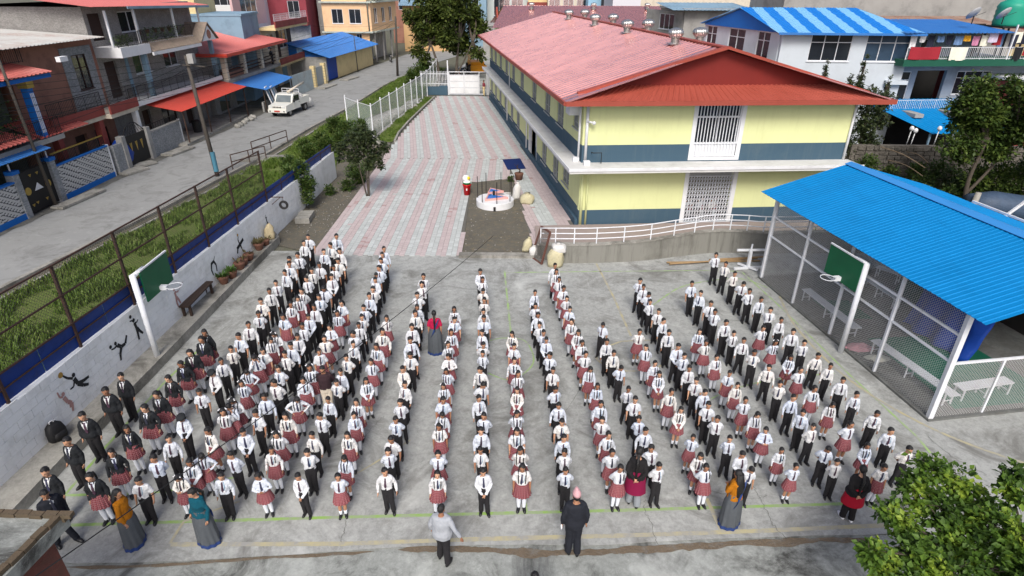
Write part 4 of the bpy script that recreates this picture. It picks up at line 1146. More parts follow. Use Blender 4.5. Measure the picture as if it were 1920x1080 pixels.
# nested bins
bn = empty('waste_bin', 'stack of waste bins, red outside with green, white and yellow lids', 'bin', (-2.60, 32.75, .02))
M_RB, M_GB, M_WB, M_YB = [plain(n, c, .4, .08, 4) for n, c in (('red_plastic', srgb(196, 22, 30)), ('green_plastic', srgb(20, 120, 70)), ('white_plastic', srgb(225, 225, 220)), ('yellow_plastic', srgb(226, 190, 40)))]
b = MB(); b.loft([(0, 0, 0, .17, .17), (0, 0, .55, .225, .225), (0, 0, .57, .25, .25), (0, 0, .61, .25, .25)], 24); b.build('bin', M_RB, bn, True)
b = MB(); b.box(-.03, .03, -.235, -.20, .30, .42); b.build('mark', M_WB, bn)
b = MB(); b.loft([(0, 0, .60, .20, .20), (0, 0, .70, .23, .23), (0, 0, .74, .255, .255)], 24); b.build('inner_bin', M_GB, bn, True)
b = MB(); b.loft([(0, 0, .73, .24, .22), (0, -.03, .86, .14, .12), (0, -.03, .92, .02, .02)], 14); b.build('lid', M_WB, bn)
b = MB(); b.loft([(-.03, .04, .78, .20, .18), (-.03, .04, .98, .22, .20), (-.03, .04, 1.12, .13, .12)], 18); b.build('inner_bin', M_WB, bn, True)
b = MB(); b.ell((.10, -.06, .98), (.11, .10, .10), 12, 8); b.build('bag', M_YB, bn, True)
b = MB(); b.prism([G(942, 300), G(975, 298), G(986, 317), G(952, 319)], (0, 0, .022)); o = b.build('floor_mat', plain('navy_mat', srgb(16, 40, 92), .85, .15, 6), loc=(0, 0, .026)); tag(o, 'dark blue mat lying in front of the school entrance', 'mat')
pt = empty('flower_pot', 'brown pot with a small bare trunk by the dark blue mat', 'flower pot', (.38, 35.75, .02))
b = MB(); b.loft([(0, 0, 0, .20, .20), (0, 0, .34, .27, .27), (0, 0, .40, .29, .29), (0, 0, .42, .25, .25)], 20); b.build('pot', M_TERRA, pt, True)
b = MB(); b.tube(curve_pts([(0, 0, .38), (.05, 0, .6), (-.12, .03, .72), (-.05, 0, .95)], 5), [.05, .05, .048, .045, .045, .045, .042, .04, .038, .035, .032, .03, .028, .025, .02, .015], 7)
b.tube([(-.1, .02, .75), (-.3, .05, .95)], [.02, .008], 5); b.build('trunk', M_WOODD, pt, True)
# ------------------------------------------------------------------ glass-panel fence along the lawn, gate at the end
def sheer(name, c, a):
    t = NT(name); return t.out(c, .15, 0, .5, alpha=a)
M_NETG = sheer('clear_fence_panel', (.45, .52, .48), .32)
gf = empty('panel_fence', 'fence of white posts and translucent panels beside the path', 'fence', (0, 0, 0))
fp = [(-13.75, 50.3, .0), (-12.2, 48.2, 0), (-10.85, 46.6, 0), (-10.66, 49.3, 0), (-10.42, 51.8, 0), (-10.2, 54.2, 0), (-10.0, 56.8, 0), (-9.76, 59.2, 0), (-9.55, 61.2, 0), (-9.35, 63.6, 0), (-9.2, 66.2, 0), (-9.2, 69.5, 0), (-9.3, 73, 0), (-9.4, 77, 0)]
for p in fp:
    b = MB(); b.bar((p[0], p[1], -.05), (p[0], p[1], 2.5), .085); b.ell((p[0], p[1], 2.55), (.06, .06, .06), 8, 6); b.build('post', M_WHITEM, gf)
for a, c in zip(fp, fp[1:]):
    a, c = Vector(a), Vector(c); d = (c-a).normalized()*.06
    b = MB(); n = Vector((-d.y, d.x, 0)).normalized()*.006; b.prism([a+d+Vector((0, 0, .12)), c-d+Vector((0, 0, .12)), c-d+Vector((0, 0, 2.35)), a+d+Vector((0, 0, 2.35))], n); b.build('panel', M_NETG, gf)
    b = MB(); b.bar(a+Vector((0, 0, 2.40)), c+Vector((0, 0, 2.40)), .04); b.build('rail', M_WHITEM, gf)
gt = empty('gate', 'white panelled sliding gate with pale sheets at the end of the path', 'gate', (0, 0, 0))
gy_ = 66.75
b = MB()
xs, zs = (-6.87, -5.27, -3.66, -2.9), (.12, .75, 1.4, 2.05, 2.35)
for x in xs[:3]: b.bar((x, gy_, .05), (x, gy_, 2.38), .07)
for z in (.10, 2.36): b.bar((-6.87, gy_, z), (-2.85, gy_, z), .07)
for z in (.75, 1.4, 2.05): b.bar((-6.87, gy_, z), (-3.66, gy_, z), .045)
b.build('frame', M_WHITEM, gt)
for x0, x1 in zip(xs, xs[1:3]):
    for z0, z1 in zip(zs[:3], zs[1:4]): b = MB(); b.box(x0+.05, x1-.05, gy_-.02, gy_+.01, z0+.04, z1-.04); b.build('panel', M_WHITEP, gt)
b = MB(); b.bar((-6.98, gy_, 0), (-6.98, gy_, 3.5), .12); b.build('post', M_WHITEM, gt)
b = MB(); b.bar((-2.75, gy_, 0), (-2.75, gy_, 2.5), .30); b.build('pillar', M_WHITEP, gt)
pf = empty('picket_fence', 'white picket railing on a slate base beside the gate', 'fence', (0, 0, 0))
b = MB(); b.box(-9.2, -7.4, gy_-.1, gy_+.1, 0, .85); b.box(-7.9, -7.05, gy_-.25, gy_+.2, 0, .95); b.build('base', M_SLATE, pf)
b = MB()
for z in (1.15, 2.15): b.bar((-9.9, gy_, z), (-7.05, gy_, z), .05)
b.build('rail', M_WHITEM, pf)
for i in range(19): b = MB(); x = -9.9+2.8*i/18; b.bar((x, gy_, .88), (x, gy_, 2.42), .04); b.build('picket', M_WHITEM, pf)
# white mortar stones along the lawn edge
for i, (px, py, s) in enumerate(((768, 197, .3), (772, 201, .26), (777, 199, .34), (763, 203, .25), (704, 264, .3), (710, 268, .3), (716, 270, .34), (724, 272, .3))):
    q = G(px, py); rock('stone', f'pale stone block, {("first", "second", "third", "fourth", "fifth", "sixth", "seventh", "eighth")[i]} along the lawn edge by the panel fence', 'stone', (q.x, q.y, .06), (s, s*.7, s*.4), M_KERB, i)
# small steel barrier and footbridge slab over the drain
br = empty('drain_barrier', 'low rusty pipe barrier beside the footbridge slab over the drain', 'railing', (0, 0, 0))
for p, q in (((437, 318), (500, 300)), ((475, 292), (540, 268))):
    a, c = G(p[0], p[1]), G(q[0], q[1])
    a.y = max(a.y, 33); b = MB()
    for f in (0, .5, 1): r = a.lerp(c, f); b.bar(r, r+Vector((0, 0, .95)), .05)
    for z in (.5, .95): b.bar(a+Vector((0, 0, z)), c+Vector((0, 0, z)), .05)
    b.build('rail', M_RUST, br)
b = MB(); a = G(480, 306); b.box(-1.3, 2.2, -.6, .7, 0, .12); tag(b.build('footbridge', M_KERB, loc=(a.x, a.y+1.0, .0), rz=R(4)), 'pale concrete slab bridging the drain beside the road', 'slab')
# ================================================================== HOUSES ALONG THE ROAD (left)
def brickmat(name, c1, c2, mortar, s=(6.0, 6.0, 6.0), dirt=None):
    t = NT(name)
    sp = t.n('ShaderNodeSeparateXYZ'); t.set(sp, 0, t.obj())
    cb = t.n('ShaderNodeCombineXYZ'); t.set(cb, 0, t.math('ADD', sp.outputs[0], sp.outputs[1])); t.set(cb, 1, sp.outputs[2])
    b = t.n('ShaderNodeTexBrick'); t.set(b, 'Vector', cb.outputs[0])
    b.inputs['Scale'].default_value = s[0]; b.inputs['Mortar Size'].default_value = .014
    t.set(b, 'Color1', c1); t.set(b, 'Color2', c2); t.set(b, 'Mortar', mortar)
    c = t.mix(t.ramp(t.noise(1.3, 5, .7), [(.45, 0.0), (.75, .5)]), b.outputs['Color'], dirt or sc(c1, .5))
    t.bump(b.outputs['Fac'], .5, -.02)
    return t.out(c, .9, 0, .2)
M_GBRICK = brickmat('grey_brick', (.22, .21, .20), (.34, .33, .31), (.42, .41, .39))
M_GSTONE = brickmat('grey_stone_cladding', (.22, .24, .25), (.36, .37, .38), (.26, .26, .26), (4.2,)*3)
M_PINK = plain('brownish_pink_plaster', srgb(150, 108, 92), .85, .12, 1.4, dirt=srgb(84, 60, 52), dscale=.9, damt=.6)
M_MAROON = plain('maroon_band_paint', srgb(140, 68, 62), .7, .12, 2, dirt=srgb(96, 40, 36), dscale=1.1)
M_TILE = roofmat('terracotta_tile_sheet', srgb(172, 88, 80), .5, .15, .35, .35)
M_REDSH = roofmat('bright_red_sheet', srgb(190, 64, 48), .42, .10, .25, .45)
M_PINKSH = roofmat('faded_red_sheet', srgb(188, 104, 98), .42, .10, .25, .5)
M_BLUSH = roofmat('sky_blue_sheet', srgb(52, 114, 182), .42, .10, .3, .5)
M_BLUEP = plain('bright_blue_paint', srgb(20, 100, 180), .6, .12, 2)
M_GREYR = plain('grey_render', (.33, .325, .31), .9, .16, 1.4, bump=.4, dirt=(.12, .12, .11), dscale=.8, damt=.65)
M_CREAM = plain('cream_render', srgb(220, 200, 150), .85, .06, 1.2, dirt=srgb(170, 150, 110), dscale=.7, damt=.5)
M_PEACH = plain('peach_render', srgb(226, 188, 146), .85, .05, 1.2, dirt=srgb(186, 146, 108), dscale=.7, damt=.45)
M_LBLUE = plain('pale_blue_render', srgb(130, 158, 176), .85, .10, .8, dirt=srgb(88, 108, 122), dscale=.6, damt=.6)
M_BEIGE = plain('beige_render', srgb(206, 196, 178), .85, .07, 1.2, dirt=srgb(150, 140, 124), dscale=.8, damt=.5)
M_BROWN = plain('dark_brown_paint', srgb(58, 40, 34), .7, .2, 3)
M_PLANT = plain('house_plant_leaf', (.045, .075, .02), .6, .5, 9)
def greenery(parent, boxes, n, mat, s=.10, seed=1, name='foliage'):
    rr = random.Random(seed); b = MB()
    for (x0, x1, y0, y1, z0, z1) in boxes:
        for k in range(n):
            o = Vector((rr.uniform(x0, x1), rr.uniform(y0, y1), rr.uniform(z0, z1))); a = rr.uniform(0, 6.28)
            d = Vector((math.cos(a), math.sin(a), rr.uniform(-.5, .9))).normalized()*s*rr.uniform(.7, 1.5); w = d.cross(Vector((rr.uniform(-1, 1), rr.uniform(-1, 1), 1))).normalized()*s*.35
            b.poly([o, o+d*.5+w, o+d, o+d*.5-w])
    return b.build(name, mat, parent, kind='stuff')
E_, N_ = (0, 1, 0), (1, 0, 0)
# --- gate wall with black and white slip tiles
def chequer():
    t = NT('black_white_slip_tiles')
    sp = t.n('ShaderNodeSeparateXYZ'); t.set(sp, 0, t.obj())
    y, z = sp.outputs[1], sp.outputs[2]
    row = t.math('FLOOR', t.math('MULTIPLY', z, 11.5))
    colm = t.math('MULTIPLY', y, 3.4)
    cy = t.math('ABSOLUTE', t.math('SUBTRACT', t.math('PINGPONG', colm, 4.0), 0.0))
    k = t.math('ADD', cy, t.math('MULTIPLY', t.math('PINGPONG', row, 6.0), .5))
    f = t.math('GREATER_THAN', t.math('FRACT', k), .5)
    c = t.mix(f, (.055, .058, .065), (.50, .50, .49))
    return t.out(c, .55, 0, .4)
M_SLIP = chequer()
gw = Blk('gate_wall', 'front wall clad in black and white slip tiles with a blue base by the road', 'wall', (-24.55, 0, 0), E_, N_)
def slipwall(u0, u1, h=1.85):
    "each course of slips is a proud strip"
    gw.box('wall', u0, u1, -.22, 0, .30, h, M_SLIP); gw.box('base', u0, u1, -.24, .03, 0, .30, M_BLUEP); gw.box('coping', u0, u1, -.26, .04, h, h+.08, M_BLUEP)
    b = MB(); n = int((h-.3)/.087)
    for i in range(n):
        u = u0+(.15 if i % 2 else 0)
        while u < u1-.1:
            if (int(u*3.4)+i//2) % 2 == 0: gw.ob(b, u, min(u+.26, u1), .0, .012, .31+i*.087, .31+i*.087+.075)
            u += .30
    b.build('slip_tile', MATS.setdefault('sw', plain('white_slip_tile', (.50, .50, .48), .6, .1, 6)), gw.root, kind='stuff')
slipwall(24.0, 28.4); slipwall(31.35, 35.9)
for u in (28.4, 31.0): gw.box('pillar', u, u+.38, -.34, .06, 0, 2.25, M_GSTONE); gw.box('cap', u-.05, u+.43, -.39, .11, 2.25, 2.42, M_BLUEP)
gw.box('end_post', 35.9, 36.02, -.24, .02, 0, 1.95, M_WHITEP)
g1 = gw.box('gate', 28.8, 30.98, -.16, -.10, .10, 2.2, M_DARKM)
M_GOLD = plain('gold_paint', (.42, .30, .08), .35, .2, 8, metal=.6)
b = MB()
for u, z, r in ((29.15, 1.2, .20), (30.6, 1.2, .20)): b.tube([(gw.P(u, -.09, z)), (gw.P(u, -.07, z))], r, 16)
for u, z in ((29.6, 1.9), (30.1, 1.9), (29.5, .5), (30.2, .5), (29.2, .45), (30.6, .5)):
    b.prism([gw.P(u-.1, -.09, z+.06), gw.P(u, -.09, z-.08), gw.P(u+.1, -.09, z+.06)], (.015, 0, 0))
b.build('ornament', M_GOLD, g1)
b = MB(); b.prism([gw.P(29.6, -.09, 1.1), gw.P(30.2, -.09, 1.1), gw.P(29.9, -.09, 1.45)], (.02, 0, 0)); b.build('ornament', M_WHITEM, g1)
gw.rail(28.8, 30.98, -.13, 2.2, 2.75, M_DARKM, .1, 'spikes'); gw.rail(31.4, 35.9, -.11, 1.9, 2.45, M_DARKM, .12, 'spikes')
b = MB()
for i in range(46): b.ell(gw.P(31.45+i*.098, -.11, 2.5), (.03, .03, .06), 6, 4)
for i in range(20): b.ell(gw.P(28.85+i*.108, -.13, 2.8), (.03, .03, .06), 6, 4)
b.build('spear_tip', M_GOLD, gw.root)
b = MB()
for u in (28.6, 31.2): b.tube([gw.P(u, -.14, 2.4), gw.P(u, -.14, 2.75)], .04, 8)
b.build('post_lamp', M_WHITEP, gw.root)
gw.sheet('canopy', [(26.5, .35, 2.95), (31.1, .35, 2.95), (31.1, -2.6, 3.75), (26.5, -2.6, 3.75)], M_BLUSH, .2, .02)
b = MB()
for u in (28.3, 31.05): b.bar(gw.P(u, -.3, 2.2), gw.P(u, -.3, 3.05), .05)
b.build('canopy_post', M_DARKM, gw.root)
# --- leftmost house
h0 = Blk('row_house', 'leftmost house with red tile canopies and a blue and white striped column', 'house', (-27.0, 0, 0), E_, N_, 'houses along the road')
h0.box('wall', 22, 32.6, -8, -.0, 0, 6.3, plain('dim_green_plaster', (.07, .085, .06), .9, .3, 1.5, dirt=(.03, .03, .03)))
h0.box('floor_slab', 22, 33.0, -8, 2.3, 3.05, 3.30, M_GREYR)
h0.rail(22, 33.0, 2.2, 3.3, 4.2, M_DARKM, .12)
for u in (26.0, 31.6):
    o = h0.box('column', u, u+.36, 1.85, 2.21, 3.3, 6.3, M_BLUEP)
    b = MB(); [h0.ob(b, u+k, u+k+.05, 2.212, 2.225, 3.6, 5.6) for k in (.06, .16, .26)]; b.build('stripe', M_WHITEP, o)
    h0.box('capital', u-.06, u+.42, 1.8, 2.3, 5.85, 6.3, M_GOLD, o)
h0.sheet('canopy', [(22, 2.5, 6.45), (33.4, 2.5, 6.45), (32.9, -.2, 7.05), (22, -.2, 7.05)], M_TILE, .3, .05)
h0.box('fascia', 22, 33.3, 2.30, 2.40, 6.2, 6.4, M_BLUEP)
h0.sheet('canopy', [(27.5, 2.6, 3.55), (30.6, 2.6, 3.55), (30.2, .6, 4.1), (27.5, .6, 4.1)], M_TILE, .3, .05)
h0.sheet('canopy', [(31.3, 2.3, 3.35), (35.2, 2.3, 3.35), (34.6, .2, 3.95), (31.6, .2, 3.95)], M_TILE, .3, .05)
h0.rail(22, 33.5, 1.0, 6.9, 7.7, M_DARKM, .14)
h0.win(27.5, 29.0, 4.0, 5.6, .0, 2, fm=M_BROWN); h0.win(29.5, 31.0, .9, 2.4, .0, 2, fm=M_BROWN)
greenery(h0.root, [(.3, 1.9, 27.5, 31, 3.5, 5.6)], 700, M_PLANT, .16, 3)
# --- pinkish house
h1 = Blk('row_house', 'brownish pink house with red balcony band and grey stone panel', 'house', (-26.6, 0, 0), E_, N_, 'houses along the road')
op = [(38.05, 39.35, 4.75, 6.75), (36.3, 37.4, .2, 2.3), (38.2, 39.5, .8, 2.3)]
h1.wall('wall', 33.0, 40.4, 0, .25, 0, 7.5, M_PINK, op)
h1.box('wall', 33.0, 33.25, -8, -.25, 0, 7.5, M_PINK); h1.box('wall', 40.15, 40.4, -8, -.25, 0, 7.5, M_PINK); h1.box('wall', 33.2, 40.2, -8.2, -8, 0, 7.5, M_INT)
h1.wall('stone_panel', 37.2, 40.05, .05, .05, 3.6, 7.2, M_GSTONE, [(38.05, 39.35, 4.75, 6.75)])
h1.win(38.05, 39.35, 4.75, 6.75, .02, 2, fm=M_BROWN, trans=6.0, dep=.05); h1.win(38.2, 39.5, .8, 2.3, .0, 2, fm=M_BROWN)
h1.box('door', 36.35, 37.35, -.2, -.15, .2, 2.3, M_BROWN)
h1.box('balcony', 33.0, 37.6, 0.002, 1.35, 3.15, 3.40, M_BEIGE); h1.box('balcony', 37.6, 40.6, 0.002, 1.75, 3.15, 3.40, M_BEIGE)
h1.box('band', 33.0, 37.6, 1.30, 1.42, 3.40, 3.95, M_MAROON); h1.box('band', 37.6, 40.6, 1.70, 1.82, 3.40, 3.95, M_MAROON)
h1.rail(33.0, 37.6, 1.36, 3.95, 4.75, M_DARKM, .13); h1.rail(37.6, 40.6, 1.76, 3.95, 4.75, M_DARKM, .13)
h1.sheet('roof', [(29.5, 1.3, 7.70), (40.3, 1.0, 7.62), (40.3, -8, 8.2), (29.5, -8, 8.3)], plain('weathered_tin', (.42, .42, .40), .5, .2, 2, dirt=(.25, .10, .05), dscale=.7, damt=.6), .3, .04)
h1.box('lamp', 33.6, 34.2, 2.3, 2.55, 6.9, 7.15, M_WHITEP)
for u in (33.2, 37.0): h1.box('column', u, u+.4, .9, 1.28, 0, 3.15, M_MAROON)
h1.box('column', 40.2, 40.5, 1.4, 1.7, 0, 3.15, M_WHITEP)
b = MB(); b.ell((1.6, 37.9, .9), (.5, .9, .95), 14, 10, xf=lambda p: p+Vector((.12*noise.noise(p*3), .15*noise.noise(p*3+Vector((5, 0, 0))), 0))); tag(b.build('tarpaulin', M_TARP, smooth=True, loc=(-26.6, 0, 0)), 'blue tarpaulin bundle beside the pinkish house door', 'tarpaulin')
# --- grey brick house
h2 = Blk('row_house', 'three storey grey brick house with balconies, potted plants and red awning', 'house', (-26.8, 0, 0), E_, N_, 'houses along the road')
op = [(44.6, 46.6, 4.85, 6.15), (48.6, 50.6, 4.85, 6.15), (41.3, 42.6, 3.7, 6.0), (44.0, 45.0, .2, 2.4), (46.5, 48.5, .9, 2.3), (50, 51.2, .2, 2.4), (44.2, 46.4, 7.6, 8.9), (41.0, 42.4, 7.3, 8.9)]
h2.wall('wall', 40.6, 54.2, 0, .25, 0, 9.3, M_GBRICK, op)
h2.box('wall', 40.6, 40.85, -9, -.25, 0, 9.3, M_GBRICK); h2.box('wall', 53.95, 54.2, -9, -.25, 0, 9.3, M_GBRICK); h2.box('wall', 40.8, 54, -9.2, -9, 0, 9.3, M_INT)
h2.win(44.6, 46.6, 4.85, 6.15, 0, 2, gm=MG['green']); h2.win(48.6, 50.6, 4.85, 6.15, 0, 2); h2.win(44.2, 46.4, 7.6, 8.9, 0, 2); h2.win(46.5, 48.5, .9, 2.3, 0, 2, fm=M_BROWN)
for q in ((41.3, 42.6, 3.7, 6.0), (44.0, 45.0, .2, 2.4), (50, 51.2, .2, 2.4), (41.0, 42.4, 7.3, 8.9)): h2.box('door', q[0]+.02, q[1]-.02, -.2, -.15, q[2], q[3], M_BROWN)
h2.box('balcony', 40.6, 54.2, .002, 1.6, 3.22, 3.52, M_WHITEP); h2.rail(40.6, 54.2, 1.52, 3.52, 4.45, M_DARKM, .13)
h2.box('balcony', 40.6, 44.0, .002, 1.8, 6.35, 6.95, M_WHITEP); h2.box('balcony', 44.0, 52.0, .002, 1.3, 6.65, 6.95, M_WHITEP)
h2.rail(40.6, 44.0, 1.7, 6.95, 7.75, M_DARKM, .13); h2.rail(44.0, 53.6, 1.2, 6.95, 7.75, M_DARKM, .13)
M_ROOFTILE = plain('mossy_roof_tile', (.25, .20, .16), .9, .4, 6, bump=.6, dirt=(.10, .10, .07), dscale=2)
h2.sheet('tile_skirt', [(44.0, 1.95, 6.42), (51.0, 1.95, 6.42), (51.0, 1.2, 6.98), (44.0, 1.2, 6.98)], M_ROOFTILE, .22, .05)
h2.box('fascia', 43.95, 51.0, 1.86, 1.98, 6.18, 6.40, M_WHITEP)
# little gabled porch tile roof
b = MB()
for s in (-1, 1):
    p = [h2.P(52.4, 2.1, 7.75), h2.P(52.4, .3, 7.75), h2.P(52.4+s*1.5, .3, 6.5), h2.P(52.4+s*1.5, 2.1, 6.5)]
    b.prism(p, (0, 0, .10))
b.build('porch_roof', M_ROOFTILE, h2.root)
b = MB(); b.prism([h2.P(51.2, 1.95, 6.5), h2.P(53.6, 1.95, 6.5), h2.P(52.4, 1.95, 7.6)], (.08, 0, 0)); g_ = b.build('porch_gable', M_WHITEP, h2.root)
b = MB(); b.tube([h2.P(52.4, 2.02, 6.95), h2.P(52.4, 2.05, 6.95)], .34, 20); b.build('roundel', M_PINK, g_)
for u, n in ((43.6, 1.45), (43.6, .05), (53.7, 1.45)): h2.box('column', u, u+.32, n-.28, n, 3.52, 6.35, M_LBLUE)
for u in (40.9, 44.0, 49.0, 53.0): h2.box('post', u, u+.12, 1.1, 1.22, 6.95, 9.1, M_WHITEP)
h2.sheet('roof', [(39.6, 1.35, 9.35), (54.8, 1.35, 9.0), (54.8, -9.2, 10.3), (39.6, -9.2, 10.5)], M_PINKSH, .3, .03)
b = MB(); b.bar(h2.P(43.2, 1.38, 9.20), h2.P(54.8, 1.38, 8.92), .06, .16); b.build('fascia', M_LBLUE, h2.root)
aw = h2.sheet('awning', [(43.6, 3.1, 2.45), (55.2, 3.1, 2.45), (54.0, .4, 3.30), (42.4, .4, 3.30)], M_REDSH, .25, .03)
b = MB()
for u in (44.0, 47.6, 51.2, 54.8): b.bar(h2.P(u, 2.95, 0), h2.P(u, 2.95, 2.45), .07)
b.build('awning_post', M_RUST, aw)
h2.box('step', 43.5, 54.5, .3, 3.0, 0, .16, M_KERB)
greenery(h2.root, [(.9, 1.6, 44.2, 49.5, 7.0, 7.8), (1.0, 1.5, 41, 43, 7.0, 7.6)], 350, M_PLANT, .14, 5)
for i in range(6):
    u = 44.6+i*1.0
    b = MB(); b.loft([(.95, u, 7.45, .10, .10), (.95, u, 7.75, .16, .16)], 10); b.build('pot', M_TERRA, h2.root)
b = MB(); b.loft([(1.9, 47.5, .16, .30, .28), (1.9, 47.5, 1.0, .34, .30), (1.9, 47.5, 1.1, .2, .2)], 14); o = b.build('water_drum', M_DARKM, loc=(-26.8, 0, 0)); tag(o, 'black drum standing in the shade under the red awning', 'drum')
# grey stone wall and black gate in front
gs = Blk('gate_wall', 'grey stone front wall with a black gate between two pillars', 'wall', (-24.45, 0, 0), E_, N_)
gs.box('wall', 40.2, 44.3, -.25, 0, 0, 1.65, M_GSTONE); gs.box('wall', 36.3, 37.3, -.25, 0, 0, 1.75, M_GSTONE); gs.box('coping', 40.15, 44.35, -.29, .04, 1.65, 1.75, M_GREYR)
for u in (37.2, 40.0): gs.box('pillar', u, u+.4, -.33, .06, 0, 2.1, M_GREYR)
g2 = gs.box('gate', 37.62, 39.98, -.16, -.10, .1, 1.95, M_DARKM)
b = MB()
for u in (38.2, 38.8, 39.4):
    b.prism([gs.P(u-.12, -.09, 1.5), gs.P(u-.03, -.09, 1.5), gs.P(u, -.09, 1.15), gs.P(u+.03, -.09, 1.5), gs.P(u+.12, -.09, 1.5), gs.P(u, -.09, .9)], (.015, 0, 0))
b.build('ornament', M_GOLD, g2)
b = MB(); b.tube(curve_pts([gs.P(37.6, -.13, 2.0), gs.P(38.4, -.13, 2.6), gs.P(39.2, -.13, 2.6), gs.P(40.0, -.13, 2.0)], 6), .03, 6)
for i in range(7): b.bar(gs.P(37.8+i*.33, -.13, 1.95), gs.P(38.3+i*.17, -.13, 2.55), .02)
b.build('arch', M_DARKM, g2)
gs.rail(40.3, 44.2, -.12, 1.75, 2.15, M_DARKM, .3, 'spikes')
gs.box('end_post', 44.32, 44.45, -.2, .0, 0, 1.8, M_WHITEP)
# --- unfinished house with red hip roof
h3 = Blk('row_house', 'unfinished house with open upper floor under a red hipped roof', 'house', (-26.5, 0, 0), E_, N_, 'houses along the road')
op = [(56.5, 58.3, 3.6, 5.3), (59.5, 61.5, 3.4, 5.3), (63, 65.0, 3.4, 5.3), (55.5, 58.0, .1, 2.5), (59, 65, .1, 2.6)]
h3.wall('wall', 54.6, 67.5, 0, .25, 0, 5.3, M_GREYR, op); h3.box('wall', 54.6, 54.85, -8, -.25, 0, 5.3, M_GREYR); h3.box('wall', 67.25, 67.5, -8, -.25, 0, 5.3, M_GREYR); h3.box('wall', 54.8, 67.3, -8.2, -8, 0, 5.3, M_INT)
h3.box('floor_slab', 54.6, 67.6, .002, 1.6, 2.75, 3.05, M_GREYR)
for u in (54.8, 58.8, 63.0, 67.0): h3.box('column', u, u+.4, 1.1, 1.5, 3.05, 5.3, M_BEIGE)
for z in (3.3, 3.6, 3.9): h3.box('rail', 55.2, 67.2, 1.3, 1.36, z, z+.10, M_BROWN)
h3.box('brick_stack', 55.3, 59.0, .7, 1.25, 3.05, 3.65, M_PINK)
b = MB(); ez, rz = 5.25, 6.7
for q in ([(53.6, 2.3, ez), (68.6, 2.3, ez), (64.0, -3.2, rz), (58, -3.2, rz)],): corr(b, *[h3.P(*p) for p in q], pitch=.3, amp=.03)
corr(b, h3.P(53.6, -8.8, ez), h3.P(53.6, 2.3, ez), h3.P(58, -3.2, rz), h3.P(58, -3.21, rz), pitch=.3, amp=.03)
corr(b, h3.P(68.6, 2.3, ez), h3.P(68.6, -8.8, ez), h3.P(64, -3.21, rz), h3.P(64, -3.2, rz), pitch=.3, amp=.03)
b.build('roof', M_PINKSH, h3.root)
b = MB(); b.bar(h3.P(53.6, 2.3, ez-.08), h3.P(68.6, 2.3, ez-.08), .06, .26); b.bar(h3.P(53.6, -8.8, ez-.08), h3.P(53.6, 2.3, ez-.08), .06, .26); b.build('fascia', M_REDSH, h3.root)
lt = h3.sheet('lean_to', [(56.0, 4.2, 2.05), (64.2, 3.9, 2.05), (63.5, 1.4, 2.75), (55.2, 1.4, 2.75)], M_BLUSH, .25, .025)
b = MB()
for u in (56.3, 60.2, 63.8): b.bar(h3.P(u, 3.8, 0), h3.P(u, 3.8, 2.1), .09)
b.build('post', M_WOODD, lt)
h3.box('low_wall', 56.4, 60.0, 3.4, 3.55, 0, .9, M_GREYR)
# workshop door frames leaning outside
for i, (u, n, L, w, a) in enumerate(((56.6, 4.5, 2.3, .75, 10), (57.4, 4.65, 2.2, .8, 14), (58.6, 4.3, 2.0, .8, 8))):
    t = empty('door_frame', f'white frame leaning at the workshop front, {("first", "second", "third")[i]} from the road side', 'frame', (-26.5+n, u, 0), R(8))
    F3 = lambda y, z: Vector((-z*.28, y, z*.95))
    b = MB()
    for p, q in (((0, 0), (w, 0)), ((0, L), (w, L)), ((0, 0), (0, L)), ((w, 0), (w, L))): b.bar(F3(*p), F3(*q), .09)
    b.build('frame', M_WHITEM, t)
    if i < 2: b = MB(); b.prism([F3(.05, .05), F3(w-.05, .05), F3(w-.05, L-.05), F3(.05, L-.05)], (.02, 0, .005)); b.build('pane', M_LBLUE, t)
# --- beige house with maroon bands and the pale blue blank wall before it
h4 = Blk('row_house', 'beige house with maroon balcony bands beside the blue roofed shed', 'house', (-27.0, 0, 0), E_, N_, 'houses along the road')
op = [(70.2, 72.4, 4.1, 5.6), (74.0, 76.5, 3.9, 5.8)]
h4.wall('wall', 68.2, 78, 0, .25, 0, 6.4, M_BEIGE, op); h4.box('wall', 68.2, 68.45, -9, -.25, 0, 6.4, M_BEIGE); h4.box('wall', 68.4, 78, -9.2, -9, 0, 6.4, M_INT)
h4.win(70.2, 72.4, 4.1, 5.6, 0, 2); h4.win(74.0, 76.5, 3.9, 5.8, 0, 2, fm=M_WHITEM)
h4.box('dark_pier', 73.2, 73.8, .002, .08, 3.0, 6.3, M_BROWN); h4.box('dark_pier', 76.8, 77.9, .002, .08, 3.0, 6.3, M_BROWN)
h4.box('balcony', 68.2, 79, .002, 1.9, 2.5, 2.75, M_CREAM); h4.box('band', 68.2, 79, 1.85, 1.98, 2.75, 3.35, M_MAROON)
h4.box('balcony', 68.2, 79, .002, 1.9, 6.15, 6.4, M_CREAM); h4.box('band', 68.2, 79, 1.85, 1.98, 6.4, 7.0, M_MAROON)
h4.rail(74, 79, 1.9, 3.35, 3.9, M_LBLUE, .2); h4.rail(68.2, 79, 1.9, 7.0, 7.7, M_WHITEM, .25, mids=2)
h4.wall('wall', 69, 78, -2.5, .25, 6.4, 9.8, plain('pink_render', srgb(210, 176, 174), .85, .06), [(71, 75.5, 7.6, 9.1)]); h4.win(71, 75.5, 7.6, 9.1, -2.5, 3, gm=MG['blue'])
for q in ((69.5, 71.2), (73.5, 75)): h4.box('shutter', q[0], q[1], .004, .05, 0, 2.3, M_LBLUE)
bw_ = Blk('blank_house', 'tall house with a blank pale blue side wall behind the red hipped roof', 'house', (-29.5, 62, 0), (1, .12, 0), (.12, -1, 0), 'houses along the road')
